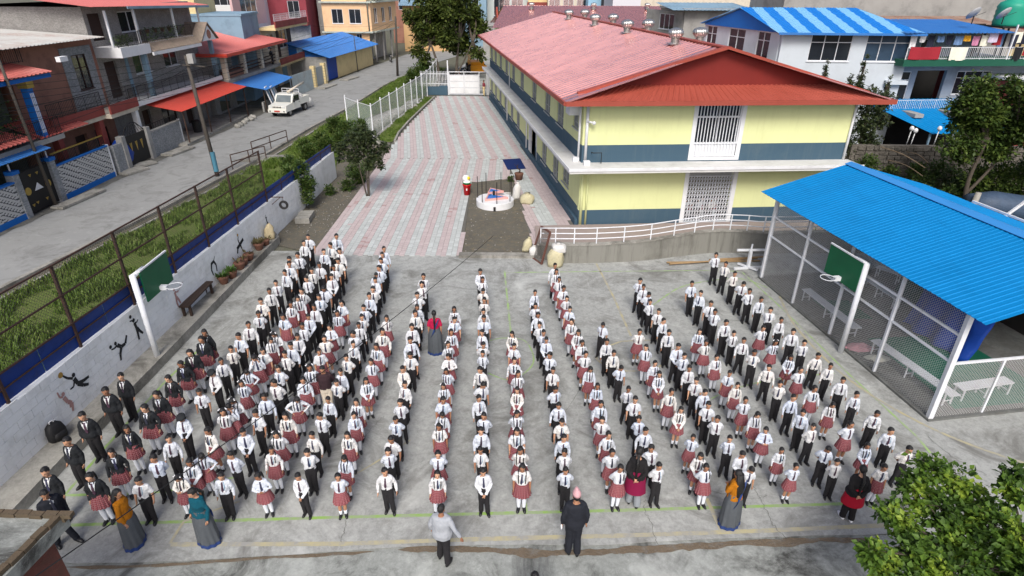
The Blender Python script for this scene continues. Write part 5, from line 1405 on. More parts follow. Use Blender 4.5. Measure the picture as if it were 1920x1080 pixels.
bw_.box('wall', -6, 3.4, -6, 0, 0, 7.8, M_LBLUE); bw_.box('wall', -9, -.6, -6, -.2, 7.8, 10.2, M_CREAM); bw_.box('parapet', -6.1, 3.5, -6.1, .05, 7.8, 8.0, M_LBLUE)
bt_ = bw_.box('water_tank', -8.0, -6.4, .2, 1.6, 8.0, 9.4, M_BLUEP)
# --- shed with blue roof
sdir = (Vector((-20.6, 93.0, 0))-Vector((-22.5, 76.0, 0))).normalized(); sn = Vector((sdir.y, -sdir.x, 0))
sh = Blk('shed', 'blue roofed shed with grey side wall, blue door and cream front', 'shed', (-22.5, 76.0, 0), sdir, sn)
sh.box('wall', 0, .2, -9, 0, 0, 2.75, M_GREYR); sh.box('wall', 3.4, 17, -.2, 0, 0, 2.75, M_CREAM); sh.box('wall', 16.8, 17, -9, -.2, 0, 2.75, M_CREAM); sh.box('wall', .2, 17, -9.2, -9, 0, 2.75, M_GREYR)
sh.box('brick_patch', -.03, 0, -6.5, -4.2, 2.1, 2.6, M_PINK); sh.boxes('pier', [(-.06, 0, -3.3, -3.0, 0, 2.7), (-.06, 0, -.3, 0, 0, 2.7)], M_GREYR)
d_ = sh.boxes('door', [(.25, 3.35, -.12, -.06, .05, 2.7)]+[(.3+i*.31, .4+i*.31, -.06, -.045, .08, 2.65) for i in range(10)], plain('royal_blue_door', srgb(12, 62, 150), .5, .12, 3))
# ridge runs along the street, gable faces the far end
RZs = 4.3
sh.sheet('roof', [(-.7, .8, 2.72), (17.8, .8, 2.72), (17.8, -4.5, RZs), (-.7, -4.5, RZs)], M_BLUSH, .3, .03)
sh.sheet('roof', [(17.8, -9.8, 2.72), (-.7, -9.8, 2.72), (-.7, -4.5, RZs), (17.8, -4.5, RZs)], M_BLUSH, .3, .03)
b = MB()
for u in (0.02, 16.9): b.prism([sh.P(u, 0, 2.75), sh.P(u, -9, 2.75), sh.P(u, -4.5, RZs-.1)], sh.U*.1)
b.build('gable', M_BLUEP, sh.root)
# stone gateposts, grey gate, tin fence beside the shed
gp = Blk('side_gate', 'grey metal gate between banded cream gateposts beside the shed', 'gate', (-22.6, 70.5, 0), (.1, 1, 0), (1, -.1, 0))
for u in (0, 3.0):
    gp.boxes('pillar', [(u, u+.5, -.25, .25, k*.30, k*.30+.26) for k in range(8)], M_CREAM)
    gp.box('pillar_core', u+.04, u+.46, -.2, .2, 0, 2.35, M_GREYR)
gp.box('gate', .5, 3.0, -.04, .02, .1, 2.1, plain('grey_metal', (.30, .34, .36), .5, .12, 4))
tf = Blk('tin_fence', 'tall grey tin sheet fence behind the pickup truck', 'fence', (-23.1, 64.5, 0), (.1, 1, 0), (1, -.1, 0))
for i in range(5): tf.sheet('tin_sheet', [(i*1.15, .02*(i % 2), 0), (i*1.15+1.13, .02*(i % 2), 0), (i*1.15+1.13, -.02, 2.1), (i*1.15, -.02, 2.1)], plain('tin_sheet', (.30, .36, .38), .4, .15, 3, dirt=(.20, .14, .10)), .16, .02)
# --- peach corner building, red building and others behind
pe = Blk('corner_building', 'peach corner building with white framed windows and teal ledges', 'building', (-21.2, 94.8, 0), (1, .02, 0), (.02, -1, 0), 'buildings at the road bend')
op = [(-5.1, -3.5, 5.4, 7.3), (-2.6, -.9, 5.4, 7.3), (-4.6, -3.8, 3.3, 4.0), (-1.9, -1.1, 3.3, 4.0)]
pe.wall('wall', -6.4, 0, 0, .25, 0, 4.35, M_PEACH, op[2:]); pe.wall('wall', -6.4, 0, .3, .3, 4.35, 8.1, M_PEACH, op[:2]); pe.wall('wall', -6.4, 0, .1, .3, 8.3, 11.2, M_PEACH, [(-5, -3.4, 9, 10.4)])
for q in op[:2]: pe.win(*q, .3, 2)
for q in op[2:]: pe.win(*q, 0, 2)
pe.win(-5, -3.4, 9, 10.4, .1, 2)
es = Blk.__new__(Blk); es.root, es.U, es.N = pe.root, Vector((.16, 1, 0)).normalized(), Vector((1, -.16, 0)).normalized()
opE = [(1.2+i*3.2, 2.5+i*3.2, 5.4, 7.4) for i in range(3)]
es.wall('wall', .0, 11, .5, .3, 4.35, 8.1, M_PEACH, opE); es.wall('wall', 0.05, 11, -1.6, .25, 0, 4.3, M_GREYR, [(1, 3.5, .1, 2.8), (5, 7, .1, 2.8)]); es.wall('wall', 0.3, 11, -1.2, .3, 8.3, 11.2, M_PEACH, ())
for q in opE: es.win(*q, .5, 2)
LT = plain('teal_ledge', (.42, .46, .40), .8, .15, 2, dirt=(.2, .2, .17))
pe.box('ledge', -6.7, .7, -.3, .65, 4.15, 4.35, LT); pe.box('ledge', -6.7, .7, -.3, .7, 8.1, 8.3, LT); es.box('ledge', .7, 11, -1.4, .85, 4.13, 4.33, LT); es.box('ledge', .7, 11, -1.4, 1.1, 8.12, 8.32, LT)
es.rail(.5, 11, .9, 8.32, 9.2, M_DARKM, .2)
greenery(pe.root, [(.5, 1.6, .5, 9, 8.4, 9.2)], 300, M_PLANT, .2, 8)
for u in (1.0, 4.4, 8): es.box('post', u, u+.2, .3, .5, 0, 4.13, M_GREYR)
def blockhouse(name, label, o, U, N, w, d, h, mat, wins, group, top=None, gm=None, bands=(), bm=None, frame=None):
    k = Blk(name, label, 'building', o, U, N, group)
    k.wall('wall', 0, w, 0, .25, 0, h, mat, wins)
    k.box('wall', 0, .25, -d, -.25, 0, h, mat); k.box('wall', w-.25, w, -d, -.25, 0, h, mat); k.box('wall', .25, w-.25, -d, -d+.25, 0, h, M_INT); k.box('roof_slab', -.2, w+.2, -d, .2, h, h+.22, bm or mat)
    for q in wins: k.win(*q, 0, max(1, round((q[1]-q[0])/1.0)), fm=frame, gm=gm or MG['dark'], sill=False)
    for z in bands: k.box('band', -.15, w+.15, .002, .25, z, z+.35, bm or mat)
    return k
GB = 'buildings at the road bend'
M_CRIM = plain('crimson_render', srgb(138, 60, 68), .8, .1, 1.3, dirt=srgb(104, 36, 44), dscale=.8)
rb_ = blockhouse('apartment_building', 'crimson apartment block with a dark balcony behind the blue shed', (-35.5, 92, 0), (1, .05, 0), (.05, -1, 0), 6.4, 8, 13, M_CRIM, [(.8, 1.8, 8.6, 9.6), (3.8, 5.4, 6.2, 8.4)], GB)
rb_.box('balcony', 3.2, 6.6, 0.002, 1.4, 5.3, 5.75, M_MAROON); rb_.rail(3.2, 6.6, 1.3, 5.75, 6.5, M_DARKM, .2); rb_.box('stone_base', 3.0, 6.6, .004, .3, 0, 5.3, M_GSTONE)
blockhouse('apartment_building', 'narrow grey unfinished block between the crimson and peach buildings', (-29.0, 97, 0), (1, .05, 0), (.05, -1, 0), 2.6, 8, 13, M_GREYR, [], GB)
blockhouse('apartment_building', 'pink and white house with a wide window behind the beige house', (-42.5, 84, 0), (1, .05, 0), (.05, -1, 0), 8.5, 8, 11.0, plain('white_render', (.62, .62, .60), .85, .08), [(4.0, 7.8, 8.0, 9.8)], GB, bm=M_CRIM)
blockhouse('apartment_building', 'grey flat house with small windows far behind the blank blue wall', (-50, 96, 0), (1, .05, 0), (.05, -1, 0), 9, 8, 10.5, plain('mauve_render', (.26, .26, .30), .85, .1), [(1, 2.2, 7.8, 8.8), (4, 5.2, 7.8, 8.8), (7, 8.2, 7.8, 8.8)], GB)
ya = blockhouse('apartment_building', 'dark corrugated walled building with blue tin roof right of the peach building', (-19.0, 112, 0), (1, .1, 0), (.1, -1, 0), 9, 8, 7.2, plain('ochre_render', srgb(200, 164, 118), .85, .1), [(5.5, 7.5, 1.0, 3.0), (1.0, 2.6, 4.6, 6.0)], GB)
ya.sheet('roof', [(-.6, 1.6, 7.3), (9.6, 1.6, 7.3), (9.6, -8, 8.2), (-.6, -8, 8.2)], M_LBLUE, .4, .04)
# flat concrete slabs and stones at the road edge
for i, (px, py, L, w, a) in enumerate(((610, 163, 3.2, 1.5, 10), (655, 148, 3.0, 1.2, 14), (250, 322, 1.6, 1.0, 20), (335, 285, 2.4, .9, 12), (150, 375, 3.2, .7, 6), (405, 240, 5, .9, 4), (270, 310, 1.4, .8, 30))):
    q = G(px, py); b = MB(); b.box(-w/2, w/2, -L/2, L/2, 0, .12)
    tag(b.build('slab', M_KERB, loc=(q.x, q.y, .006+.004*i), rz=R(-a)), 'concrete slab at the road edge '+('in front of the blue shed door', 'under the cream shed wall', 'beside the slip tile wall', 'below the grey stone wall', 'in front of the slip tile gate', 'in front of the red awning', 'before the black gate')[i], 'slab', 'slabs bridging the road drain')
rr = random.Random(4)
for i, (px, py) in enumerate(((452, 236), (458, 232), (463, 228), (470, 226), (474, 222), (446, 239))):
    q = G(px, py); rock('stone', f'whitish rubble stone by the workshop front, {("first", "second", "third", "fourth", "fifth", "sixth")[i]} along the kerb', 'stone', (q.x, q.y, .12), (rr.uniform(.2, .34), rr.uniform(.2, .3), .2), M_KERB, i+20)
# electric poles and wires
M_POLE = plain('weathered_pole', (.075, .065, .055), .85, .3, 5, bump=.3)
def epole(label, base, top, h, r=.13):
    t = empty('electric_pole', label, 'electric pole', base)
    b = MB(); b.tube([(0, 0, 0), ((top[0]-base[0])*.5, (top[1]-base[1])*.5, h*.5), (top[0]-base[0], top[1]-base[1], h)], [r, r*.85, r*.7], 12); b.build('pole', M_POLE, t, True)
    return t
e1_ = epole('wooden electric pole with a pale blue painted base by the road', (-18.35, 36.1, 0), (-18.75, 36.3, 0), 7.0)
b = MB(); b.tube([(0, 0, .3), (0, 0, 1.5)], .137, 12); b.build('painted_band', plain('faded_blue_band', srgb(70, 120, 140), .8, .2), e1_)
b = MB(); b.box(-.16, .16, -.16, .16, 6.6, 7.1); b.build('transformer_box', M_GREYR, e1_)
b = MB(); b.bar((-.6, 0, 6.5), (.6, .2, 6.4), .06); b.build('cross_arm', M_POLE, e1_)
e2_ = epole('tall electric pole on the far verge near the big tree', (-15.0, 81.2, 0), (-14.7, 81.2, 0), 7.0, .16)
e3_ = epole('thin steel pole in front of the cream shed wall', (-20.9, 84.5, 0), (-20.95, 84.5, 0), 4.5, .07)
e4_ = epole('dark steel lamp pole at the leftmost house', (-24.3, 30.2, 0), (-24.6, 30.2, 0), 8.5, .09)
ORDN = 'first second third fourth fifth sixth seventh'.split()
M_CABLE = plain('black_cable', (.012, .012, .012), .6, .2)
def cable(label, a, c, sag, r=.012, n=20):
    a, c = Vector(a), Vector(c); b = MB()
    b.tube([a.lerp(c, i/n)-Vector((0, 0, sag*4*(i/n)*(1-i/n))) for i in range(n+1)], r, 5)
    tag(b.build('cable', M_CABLE), label, 'cable', 'overhead cables')
p1_ = (-18.75, 36.3, 6.8)
cable('upper overhead cable from the wooden pole towards the left houses', p1_, (-22.0, 18.0, 6.2), .5)
cable('second overhead cable from the wooden pole towards the left houses', (-18.95, 36.3, 6.5), (-22.5, 18.0, 5.4), .6)
cable('lowest overhead cable from the wooden pole towards the left houses', (-18.95, 36.3, 6.2), (-23, 19.0, 4.7), .6)
cable('overhead cable from the wooden pole along the road to the far pole', p1_, (-14.8, 81.2, 6.6), .8)
cable('second overhead cable along the road to the far pole', (-18.95, 36.3, 6.45), (-14.8, 81.2, 6.2), .9)
cable('service cable from the wooden pole to the grey brick house', (-18.95, 36.3, 6.6), (-25.3, 45.0, 6.3), .3)
cable('service cable from the far pole to the cream shed', (-14.8, 81.2, 6.5), (-21.0, 84.0, 3.6), .4)
cable('long dark cable crossing above the assembled students', G(50, 1092, 3.2), G(925, 442, 2.4), .25, .010, 40)

for i in range(7):
    z = 6.9-.28*i
    cable('thin cable strung along the house fronts, '+ORDN[i]+' from the top', (-23.6+.15*(i % 3), 22.0, z+.3), (-22.6+.2*(i % 2), 76.0+2*i, z-1.2), .7+.12*i, .011, 28)
for i, (a, c) in enumerate((((-18.75, 36.3, 6.4), (-25.4, 41.5, 4.6)), ((-18.75, 36.3, 6.3), (-25.2, 52.5, 4.4)), ((-18.75, 36.3, 6.2), (-24.6, 33.0, 4.4)), ((-14.7, 81.2, 6.4), (-21.2, 95.0, 7.6)), ((-14.7, 81.2, 6.2), (-24.9, 72.0, 6.6)))):
    cable('drop wire from the electric pole to '+('the grey brick balcony', 'the red awning', 'the pinkish house', 'the peach building', 'the beige house')[i], a, c, .35, .010)
# ================================================================== BUILDINGS BEHIND AND RIGHT
M_WWALL = plain('white_blue_wall', (.53, .58, .62), .85, .06, .9, dirt=(.40, .43, .45), dscale=.6, damt=.5)
def stripes():
    t = NT('blue_striped_roof_sheet')
    sp = t.n('ShaderNodeSeparateXYZ'); t.set(sp, 0, t.obj())
    f = t.math('GREATER_THAN', t.math('FRACT', t.math('MULTIPLY', sp.outputs[0], .66)), .5)
    c = t.mix(f, srgb(28, 116, 196), srgb(120, 176, 214))
    return t.out(c, .45, 0, .3)
wb = Blk('annex_house', 'white house with big dark windows and a striped blue roof behind the school', 'building', (17.6, 42.3, 0), (1, -.03, 0), (-.03, -1, 0), 'buildings behind the school')
EZ2 = 8.05
opw = [(1.9, 4.6, 6.30, 7.95), (5.5, 8.2, 6.30, 7.95)]
wb.wall('wall', 0, 7.2, 0, .25, 0, EZ2, M_WWALL, [opw[0], (5.5, 7.2, 6.30, 7.95)]); wb.box('wall', 7.2, 8.4, -.25, 0, 0, 6.2, M_WWALL)
wb.win(1.9, 4.6, 6.30, 7.95, 0, 3, trans=7.45); wb.win(5.5, 8.35, 6.30, 7.95, 0, 3, trans=7.45, gm=MG['blue'])
wb.box('ledge', 7.3, 8.7, .002, .35, 4.9, 5.15, M_WWALL)
wr_ = Blk.__new__(Blk); wr_.root, wr_.U, wr_.N = wb.root, Vector((.03, 1, 0)), Vector((1, -.03, 0))      # right side: n outward from u=8.4
wb.box('wall', 8.15, 8.4, -8, -.25, 0, EZ2, M_WWALL)
wl_ = Blk.__new__(Blk); wl_.root, wl_.U, wl_.N = wb.root, Vector((-.28, 1, 0)).normalized(), Vector((-1, -.28, 0)).normalized()   # gable side
opg = [(1.2, 2.6, 6.2, 7.95), (4.0, 6.0, 6.2, 7.95), (7.6, 9.0, 6.2, 7.95)]
wl_.wall('wall', .25, 9.3, 0, .25, 0, EZ2, M_WWALL, opg)
for q in opg: wl_.win(*q, 0, 2, trans=7.4)
ms = stripes()
rv = 4.6
a0, a1 = wl_.P(-.5, .35, EZ2), wb.P(8.7, .6, EZ2)
lb = wl_.P(9.6, .35, EZ2)
apex = wl_.P(4.7, .35, 9.35); rr_ = wb.P(6.6, -4.9, 9.35)
b = MB(); corr(b, wb.P(-.55, .6, EZ2), wb.P(8.9, .6, EZ2), rr_, apex, .3, .03); b.build('roof', ms, wb.root)
b = MB(); corr(b, wb.P(7.6, -10, EZ2), lb, apex, rr_, .3, .03); b.build('roof', ms, wb.root)
b = MB(); corr(b, wb.P(8.9, .6, EZ2), wb.P(7.6, -10, EZ2), rr_, rr_+Vector((.01, 0, 0)), .3, .03); b.build('roof', M_BLUSH, wb.root)
b = MB(); b.prism([wl_.P(0, .12, EZ2-.05), wl_.P(9.3, .12, EZ2-.05), wl_.P(4.7, .12, 9.25)], wl_.N*.06); b.build('gable', M_BLUEP, wb.root)
b = MB(); b.bar(wb.P(-.5, .62, EZ2-.05), wb.P(8.9, .62, EZ2-.05), .06, .14); b.build('fascia', M_BLUSH, wb.root)
# laundry house
lh = Blk('laundry_house', 'grey house with laundry crowded balcony and green slab edge', 'building', (25.6, 41.6, 0), (1, .10, 0), (.10, -1, 0), 'buildings behind the school')
M_GRYB = plain('grey_blue_render', srgb(150, 162, 176), .85, .08, 1, dirt=srgb(108, 118, 128), dscale=.7, damt=.5)
M_GREENB = plain('dark_green_band', srgb(28, 84, 66), .7, .1, 2)
opl = [(.7, 2.0, 3.4, 5.55), (2.4, 4.6, 3.2, 5.6), (5.4, 8.0, 4.0, 5.55), (.6, 1.5, 6.9, 7.7), (2.2, 3.2, 6.9, 7.6)]
lh.wall('wall', 0, 12, -1.6, .25, 0, 6.1, M_GRYB, opl[:3]); lh.wall('wall', 0, 6, -1.8, .25, 6.4, 8.2, M_GRYB, opl[3:])
lh.box('wall', 0, .25, -8, -1.85, 0, 8.2, M_GRYB); lh.box('wall', .2, 12, -8.2, -8, 0, 8.2, M_INT); lh.box('wall', 11.75, 12, -8, -1.85, 0, 6.1, M_GRYB)
lh.win(5.4, 8.0, 4.0, 5.55, -1.6, 4, trans=5.1); lh.win(.7, 2.0, 3.4, 5.55, -1.6, 1, trans=5.0); lh.win(2.2, 3.2, 6.9, 7.6, -1.8, 1); lh.win(.6, 1.5, 6.9, 7.7, -1.8, 1)
lh.box('green_slab', -.3, 13, -1.8, .35, 6.1, 6.5, M_GREENB); lh.box('floor_slab', -.3, 9.5, -1.6, .3, 3.0, 3.2, M_GRYB)
lh.rail(-.2, 13, .25, 6.5, 7.25, M_WHITEM, .13); lh.rail(-.2, 9.4, .2, 3.2, 3.95, M_WHITEM, .13)
lh.sheet('roof', [(-.6, .3, 8.1), (7.2, .1, 8.1), (7.2, -6, 8.6), (-.6, -6, 8.6)], M_BLUSH, .3, .03)
lh.boxes('clothes_line_post', [(6.9, 6.98, .2, .28, 6.5, 8.6), (12.6, 12.68, .2, .28, 6.5, 8.5)], M_WHITEM)
CC = [srgb(150, 40, 50), srgb(225, 222, 205), srgb(235, 235, 235), srgb(40, 44, 60), srgb(228, 168, 50), srgb(90, 60, 50), srgb(196, 130, 160), srgb(110, 140, 180), srgb(30, 30, 34), srgb(200, 190, 210), srgb(120, 40, 90)]
CM = [plain(f'laundry_cloth_{"abcdefghijk"[i]}', c, .9, .12, 8) for i, c in enumerate(CC)]
rl_ = random.Random(8); kk = 0
def cloth(u, n, z, w, h, m):
    global kk
    kk += 1
    b = MB(); nu = 8
    for j in range(4):
        for i in range(nu+1):
            f = i/nu; g = j/3
            p = lh.P(u+w*f, n+.06*math.sin(f*9+u*3)*(g)+.02*g, z-h*g-.03*math.sin(f*3.1))
            b.v.append(tuple(p))
    for j in range(3):
        for i in range(nu): k = j*(nu+1)+i; b.face((k, k+1, k+nu+2, k+nu+1))
    o = b.build('laundry', m, lh.root); o.modifiers.new('t', 'SOLIDIFY').thickness = .012
cloth(-.1, .34, 7.30, 2.1, .75, CM[0]); cloth(2.7, .34, 7.28, 1.2, .8, CM[1])
for i in range(9): cloth(.2+i*.62, -.3, 7.95-.05*(i % 2), rl_.uniform(.4, .6), rl_.uniform(.35, .8), rl_.choice(CM))
for i in range(14): cloth(5.6+i*.5, -.2-.2*(i % 3), 8.15-.15*(i % 2), rl_.uniform(.4, .6), rl_.uniform(.6, 1.1), rl_.choice(CM))
for i in range(8): cloth(7.2+i*.68, .34, 7.28, rl_.uniform(.45, .65), rl_.uniform(.4, .9), rl_.choice(CM))
for i in range(4): cloth(4.6+i*1.1, .3, 3.98, .6, .45, rl_.choice(CM))
# lower red roofed corner right, satellite dishes, green water tanks
tk = Blk('tank_house', 'low house with green water tanks and a red painted parapet', 'building', (33.2, 40.0, 0), (1, .1, 0), (.1, -1, 0), 'buildings behind the school')
tk.box('wall', 0, 9, -8, 0, 0, 5.2, M_MAROON); tk.box('parapet', -.1, 9, -8, .1, 5.2, 5.4, M_WHITEP)
for i, u in enumerate((35.2, 37.4)):
    t = empty('water_tank', ('left' if i == 0 else 'right')+' green plastic water tank on the roof stand', 'water tank', (u, 46.5, 8.3))
    b = MB(); b.loft([(0, 0, 0, .95, .95)]+[(0, 0, .12+.32*k+d, .95+.04*(d > .1), .95+.04*(d > .1)) for k in range(4) for d in (0, .16)]+[(0, 0, 1.5, .85, .85), (0, 0, 1.75, .35, .35), (0, 0, 1.85, .33, .33)], 24); b.build('tank', plain('green_tank_plastic', srgb(40, 150, 125), .45, .08, 3) if i == 0 else bpy.data.materials['green_tank_plastic'], t, True)
    b = MB()
    for x in (-.8, .8):
        for y in (-.8, .8): b.bar((x, y, -8.3), (x, y, 0), .10)
    b.box(-1, 1, -1, 1, -.12, -.005); b.build('stand', M_DARKM, t)
for i, (px, py) in enumerate(((1785, 45), (1822, 45))):
    q = Vector((30.5+i*2.0, 43.5, 8.55))
    t = empty('satellite_dish', ('left' if i == 0 else 'right')+' grey satellite dish on the laundry house roof', 'satellite dish', q, R(25))
    b = MB(); b.bar((0, 0, 0), (0, 0, .5), .05); b.bar((0, 0, .45), (.3, -.5, .75), .025); b.build('mount', M_DARKM, t)
    b = MB(); rings = [(.02, 0), (.2, .03), (.36, .10), (.46, .18)]; k0 = len(b.v); n = 20
    for r, h in rings:
        for k in range(n): a = 2*math.pi*k/n; b.v.append(tuple(Matrix.Rotation(R(-50), 3, 'X') @ Vector((r*math.cos(a), r*math.sin(a)*1.05, -h*-1))+Vector((0, -.05, .55))))
    for j in range(3):
        for k in range(n): b.face((k0+j*n+k, k0+j*n+(k+1) % n, k0+(j+1)*n+(k+1) % n, k0+(j+1)*n+k))
    o = b.build('dish', plain('dish_grey', (.33, .34, .35), .6, .1) if i == 0 else bpy.data.materials['dish_grey'], t, True); o.modifiers.new('t', 'SOLIDIFY').thickness = .015
# blue awning shed, stone wall
ba = Blk('awning_shed', 'blue metal awning on posts behind the stone wall', 'shed', (25.0, 38.5, 0), (1, .08, 0), (.08, -1, 0))
ba.sheet('roof', [(1.2, .9, 2.55), (6.5, .9, 2.55), (6.5, -4.5, 3.75), (-.6, -4.5, 3.75)], M_BLUEROOF, .25, .02)
b = MB(); [b.bar(ba.P(u, .6, 0), ba.P(u, .6, 2.6), .10) for u in (1.3, 3.8, 6.3)]; b.build('post', M_LBLUE, ba.root)
ba.box('back_wall', -.5, 7, -4.6, -4.4, 0, 3.6, M_INT)
ba.boxes('skylight', [(1.3, 1.9, -2.6, -1.2, 3.11, 3.34), (3.9, 4.5, -2.8, -1.3, 3.11, 3.36)], M_GREYR)
swm = brickmat('rough_stone_wall', (.10, .09, .075), (.19, .175, .15), (.06, .055, .05), (3.2,)*3)
sw = Blk('stone_wall', 'rough brown stone wall below the blue awning', 'wall', (20.6, 36.2, 0), (1, -.02, 0), (-.02, -1, 0))
sw.box('core', 0, 12, -.4, -.05, 0, 2.15, swm)
rs = random.Random(2); b = MB(); nst = 0
for r in range(8):
    u = rs.uniform(-.3, 0)
    while u < 12:
        w = rs.uniform(.28, .62)
        if u > 0 and u+w < 12:
            h = .25; m_ = MB(); d = rs.uniform(.0, .07)
            e = .03
            p = [sw.P(u+e, -.06, r*.265+e), sw.P(u+w-e, -.06, r*.265+.01), sw.P(u+w-.01, -.06, r*.265+h-e), sw.P(u+.01, -.06, r*.265+h)]
            m_.prism(p, sw.N*(.06+d)); m_.build('stone', swm, sw.root)
        u += w
# white light globes
for i, (px, py) in enumerate(((1710, 241), (1717, 245), (1762, 241))):
    q = GY(px, py, 37.4); o = MB(); o.ell((0, 0, 0), (.13, .13, .16), 10, 8); o.tube([(0, 0, -.1), (-.05, 0, -1.0)], .03, 6); tag(o.build('globe_lamp', M_WHITEP, smooth=True, loc=q), f'white globe lamp hanging under the blue awning, {("left", "middle", "right")[i]} one', 'lamp')
# black water pipe drum wrapped in tarpaulin, bare pole
tp = GY(1865, 372, 29.0)
b = MB(); b.tube([(-1.6, .3, 0), (-.5, .2, .1), (.6, 0, 0), (2.6, -.2, -.25)], [.62, .70, .68, .66], 18); o = b.build('covered_roll', plain('dark_blue_wrap', srgb(62, 78, 98), .5, .4, 4, bump=.8), smooth=True, loc=(tp.x+.6, tp.y, tp.z-.5)); tag(o, 'big roll wrapped in dark blue plastic beyond the pavilion', 'roll')
b = MB(); b.tube([(0, 0, -2), (.15, 0, 1.2)], [.16, .13], 10); tag(b.build('post', M_KERB, smooth=True, loc=(tp.x-1.3, tp.y-.3, tp.z-.8)), 'short concrete post beside the wrapped roll', 'post')
b = MB(); b.bar((0, 0, 0), (2.2, 0, 2.4), .09); tag(b.build('leaning_pole', M_WHITEM, loc=GY(1885, 405, 23.5)), 'white pole rising behind the pavilion roof edge', 'pole')
# grey concrete buildings behind
gb = blockhouse('concrete_building', 'weathered bare concrete building with one barred window above the red roof', (17.2, 66, 0), (1, .05, 0), (.05, -1, 0), 8.6, 9, 8.4, plain('weathered_concrete', (.33, .32, .30), .9, .22, .7, bump=.4, dirt=(.13, .13, .125), dscale=.45, damt=.75), [(5.4, 7.6, 6.6, 8.0)], 'buildings behind the school', bm=M_GREYR)
gl = Blk.__new__(Blk); gl.root, gl.U, gl.N = gb.root, Vector((.3, -1, 0)).normalized()*-1, Vector((-1, -.3, 0)).normalized()
gl.wall('wall', .26, 8, 0, .25, 0, 8.3, bpy.data.materials['weathered_concrete'], [(2, 5, 6.5, 8.0)]); gl.win(2, 5, 6.5, 8.0, 0, 3)
gb.sheet('roof', [(-1.5, 1.0, 8.5), (7, 1.0, 8.5), (7, -6, 9.0), (-1.5, -6, 9.0)], M_LBLUE, .4, .03)
b2 = blockhouse('concrete_building', 'huge blank weathered concrete wall behind the striped blue roof', (24.5, 60, 0), (1, .03, 0), (.03, -1, 0), 21.5, 8, 12.0, bpy.data.materials['weathered_concrete'], [], 'buildings behind the school')
b2.box('eave_hole', 20.2, 20.5, .004, .03, 9.0, 9.25, M_INT)
rt_ = Blk('rusty_roof_house', 'low house with rusty tin roof behind the laundry house', 'building', (30.5, 52, 0), (1, .05, 0), (.05, -1, 0), 'buildings behind the school')
rt_.box('wall', 0, 10, -6, 0, 0, 7.6, M_GREYR); rt_.sheet('roof', [(-.5, 1, 7.6), (10.5, 1, 7.6), (10.5, -6, 8.4), (-.5, -6, 8.4)], plain('rusty_tin', (.32, .22, .17), .7, .3, 1.5, dirt=(.18, .07, .04), dscale=.8, damt=.8), .3, .03)
cb = blockhouse('apartment_building', 'cream house with red roof edge and spiral stair at the far right', (51, 72, 0), (1, .05, 0), (.05, -1, 0), 22, 9, 10.8, M_CREAM, [(5, 7.2, 8.2, 10.0), (9.5, 11, 7.4, 10.0), (12, 15, 7.8, 9.8)], 'buildings behind the school', bm=M_MAROON)
cb.box('balcony', -4, 22, .002, 2.0, 6.6, 7.0, M_MAROON); cb.rail(-4, 22, 1.9, 7.0, 8.0, M_WHITEM, .2)
cb.boxes('banner', [(1.0, 4.2, 2.05, 2.1, 7.2, 8.3)], plain('orange_banner', srgb(240, 150, 80), .7, .2, 1)); b = MB(); cb.ob(b, 1.0, 2.6, 2.1, 2.12, 7.9, 8.4); b.build('banner', M_WHITEP, cb.root)
b = MB()
for i in range(24): a = i*.5; b.obox(cb.P(-1+.0, 1.0, 7.0+i*.16), Vector((math.cos(a), math.sin(a), 0))*.8, Vector((-math.sin(a), math.cos(a), 0))*.3, (0, 0, .04))
b.tube([cb.P(-1, 1, 7), cb.P(-1, 1, 11)], .06, 8); b.build('spiral_stair', M_DARKM, cb.root)
dg = blockhouse('apartment_building', 'dark green house with a tin roof left of the cream house', (44.5, 76, 0), (1, .05, 0), (.05, -1, 0), 6.5, 8, 9.6, plain('grey_green_render', (.20, .25, .23), .85, .1), [(1, 2.6, 7.6, 9.2), (3.4, 5.5, 7.6, 9.2)], 'buildings behind the school')
# far street row at the top of the picture
FR = 'far street row beyond the annex'
def far(label, px0, px1, y, h, mat, wins, **k):
    x0, x1 = GY(px0, 20, y).x, GY(px1, 20, y).x
    w = x1-x0
    return blockhouse('street_building', label, (x0, y, 0), (1, 0, 0), (0, -1, 0), w, 10, h, mat, [(a*w, c*w, z0, z1) for a, c, z0, z1 in wins], FR, **k)
far('pale blue house with one white window beside the big tree', 860, 912, 122, 12, M_LBLUE, [(.5, .72, 6.0, 8.0)])
fs = far('glass fronted shop building with navy signboards', 912, 990, 126, 14, plain('pale_grey_tile', (.48, .52, .50), .6, .1), [(.18, .56, 5.2, 9.0), (.6, .88, 5.2, 9.0)])
M_NAVY = plain('navy_signboard', srgb(34, 44, 120), .5, .1)
def sign(blk, u0, u1, z0, z1, m, n=7, seed=1):
    o = blk.box('signboard', u0, u1, .05, .16, z0, z1, m); b = MB(); rr = random.Random(seed); u = u0+(u1-u0)*.12
    while u < u1-(u1-u0)*.15:
        w = rr.uniform(.12, .3)*(z1-z0); h = (z1-z0)*rr.uniform(.35, .6); zc = (z0+z1)/2
        blk.ob(b, u, u+w*.35, .162, .17, zc-h/2, zc+h/2); blk.ob(b, u+w*.2, u+w, .171, .176, zc+h*.1, zc+h*.28); u += w*1.35
    b.build('lettering', M_WHITEP, o)
W_ = GY(990, 20, 126).x-GY(912, 20, 126).x
sign(fs, W_*.18, W_*.56, 4.0, 5.1, M_NAVY, seed=2); sign(fs, W_*.6, W_*.88, 4.0, 5.1, M_NAVY, seed=3)
f2 = far('cream shop house with orange red balcony band', 990, 1027, 124, 14, M_CREAM, [(.25, .6, 4.2, 6.2)]); w2 = GY(1027, 20, 124).x-GY(990, 20, 124).x; f2.box('band', -.2, w2+.2, .002, 1.2, 7.0, 7.6, M_MAROON)
